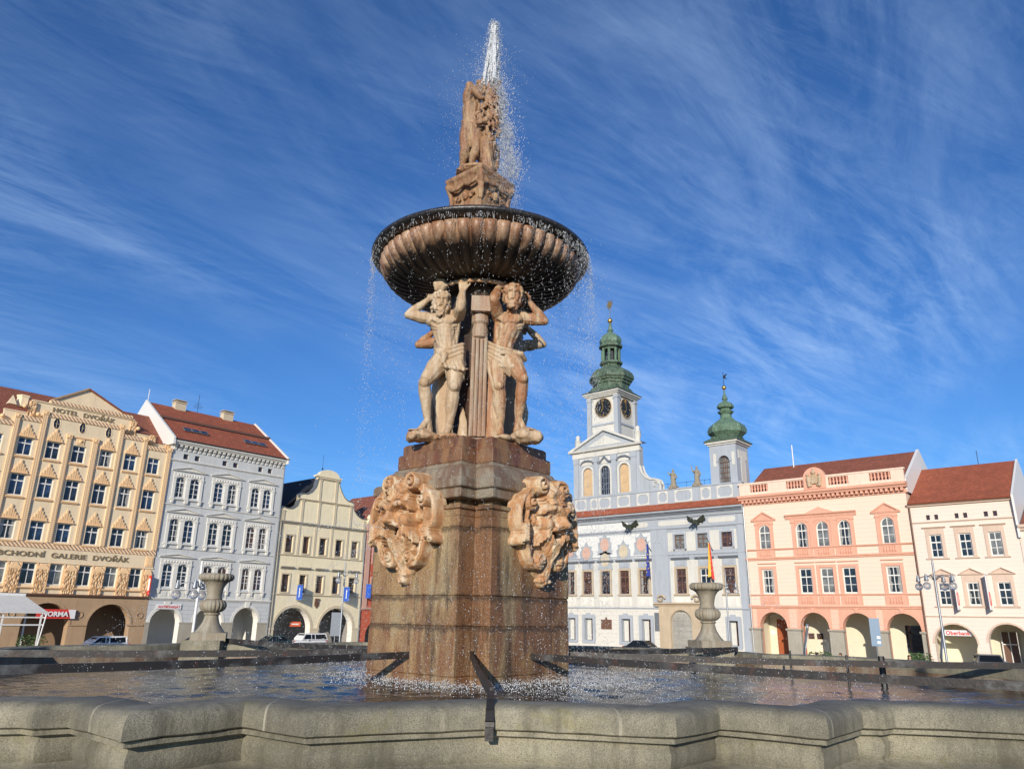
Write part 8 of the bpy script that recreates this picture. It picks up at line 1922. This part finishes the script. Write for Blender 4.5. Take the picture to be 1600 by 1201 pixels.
def cl(rot, sx, sy, scale, det, rough, dist, off=(0, 0, 0)):
    mp = wn('ShaderNodeMapping'); mp.inputs['Rotation'].default_value = (0, 0, rot); mp.inputs['Location'].default_value = off
    m2 = wn('ShaderNodeMapping'); m2.inputs['Scale'].default_value = (sx, sy, 1)
    t.links.new(cmb.outputs[0], mp.inputs[0]); t.links.new(mp.outputs[0], m2.inputs[0])
    q = wn('ShaderNodeTexNoise'); q.inputs['Scale'].default_value = scale; q.inputs['Detail'].default_value = det; q.inputs['Roughness'].default_value = rough; q.inputs['Distortion'].default_value = dist
    t.links.new(m2.outputs[0], q.inputs['Vector']); return q.outputs['Fac']
def rmp(x, lo, hi): return wm('MULTIPLY', wm('SUBTRACT', x, lo), 1 / (hi - lo), True)
f1 = rmp(cl(R(38), 2.0, .55, 1.7, 10, .66, 1.3), .42, .9)       # long feathered streaks
f2 = rmp(cl(R(20), 1., .6, .75, 4, .5, .3, (3, 1, 0)), .34, .66)   # where the cirrus is thick
f3 = rmp(cl(R(58), 4., .9, 2.2, 10, .72, 1.6, (5, 2, 0)), .42, .9)
cloud = wm('ADD', wm('MULTIPLY', f1, wm('ADD', wm('MULTIPLY', f2, 1.0), .05)), wm('MULTIPLY', wm('MULTIPLY', f3, f2), .55), True)
cloud = wm('MULTIPLY', cloud, .55)
hz = wm('POWER', wm('SUBTRACT', 1., wm('MAXIMUM', sep.outputs[2], 0.), True), 5.)
tint = wn('ShaderNodeMix', data_type='RGBA', blend_type='MULTIPLY'); tint.inputs[0].default_value = 1.; t.links.new(sky.outputs[0], tint.inputs[6]); tint.inputs[7].default_value = (.45, .8, 1.26, 1)
mx = wn('ShaderNodeMix', data_type='RGBA'); t.links.new(cloud, mx.inputs[0]); t.links.new(tint.outputs[2], mx.inputs[6]); mx.inputs[7].default_value = CLOUD
t.links.new(mx.outputs[2], bg.inputs[0]); bg.inputs[1].default_value = SKY_S
cd = bpy.data.cameras.new('camera'); cam = bpy.data.objects.new('camera', cd); COL.objects.link(cam); scene.camera = cam
PITCH, ROLL = R(17.356), R(.982)
X0 = Vector((1, 0, 0)); U0 = Vector((0, -math.sin(PITCH), math.cos(PITCH))); F0 = Vector((0, math.cos(PITCH), math.sin(PITCH)))
rt = X0 * math.cos(ROLL) + U0 * math.sin(ROLL); upv = -X0 * math.sin(ROLL) + U0 * math.cos(ROLL)
cam.matrix_world = Matrix(((rt.x, upv.x, -F0.x, 0), (rt.y, upv.y, -F0.y, 0), (rt.z, upv.z, -F0.z, EYE), (0, 0, 0, 1)))
cd.sensor_width = 36; cd.lens = 36 * 1156.4 / 1600; cd.clip_end = 6000; cd.clip_start = .05
scene.view_settings.view_transform = 'Standard'; scene.view_settings.look = 'None'; scene.view_settings.gamma = 1; scene.view_settings.exposure = EXPO
scene.cycles.max_bounces = 6; scene.cycles.sample_clamp_indirect = 4
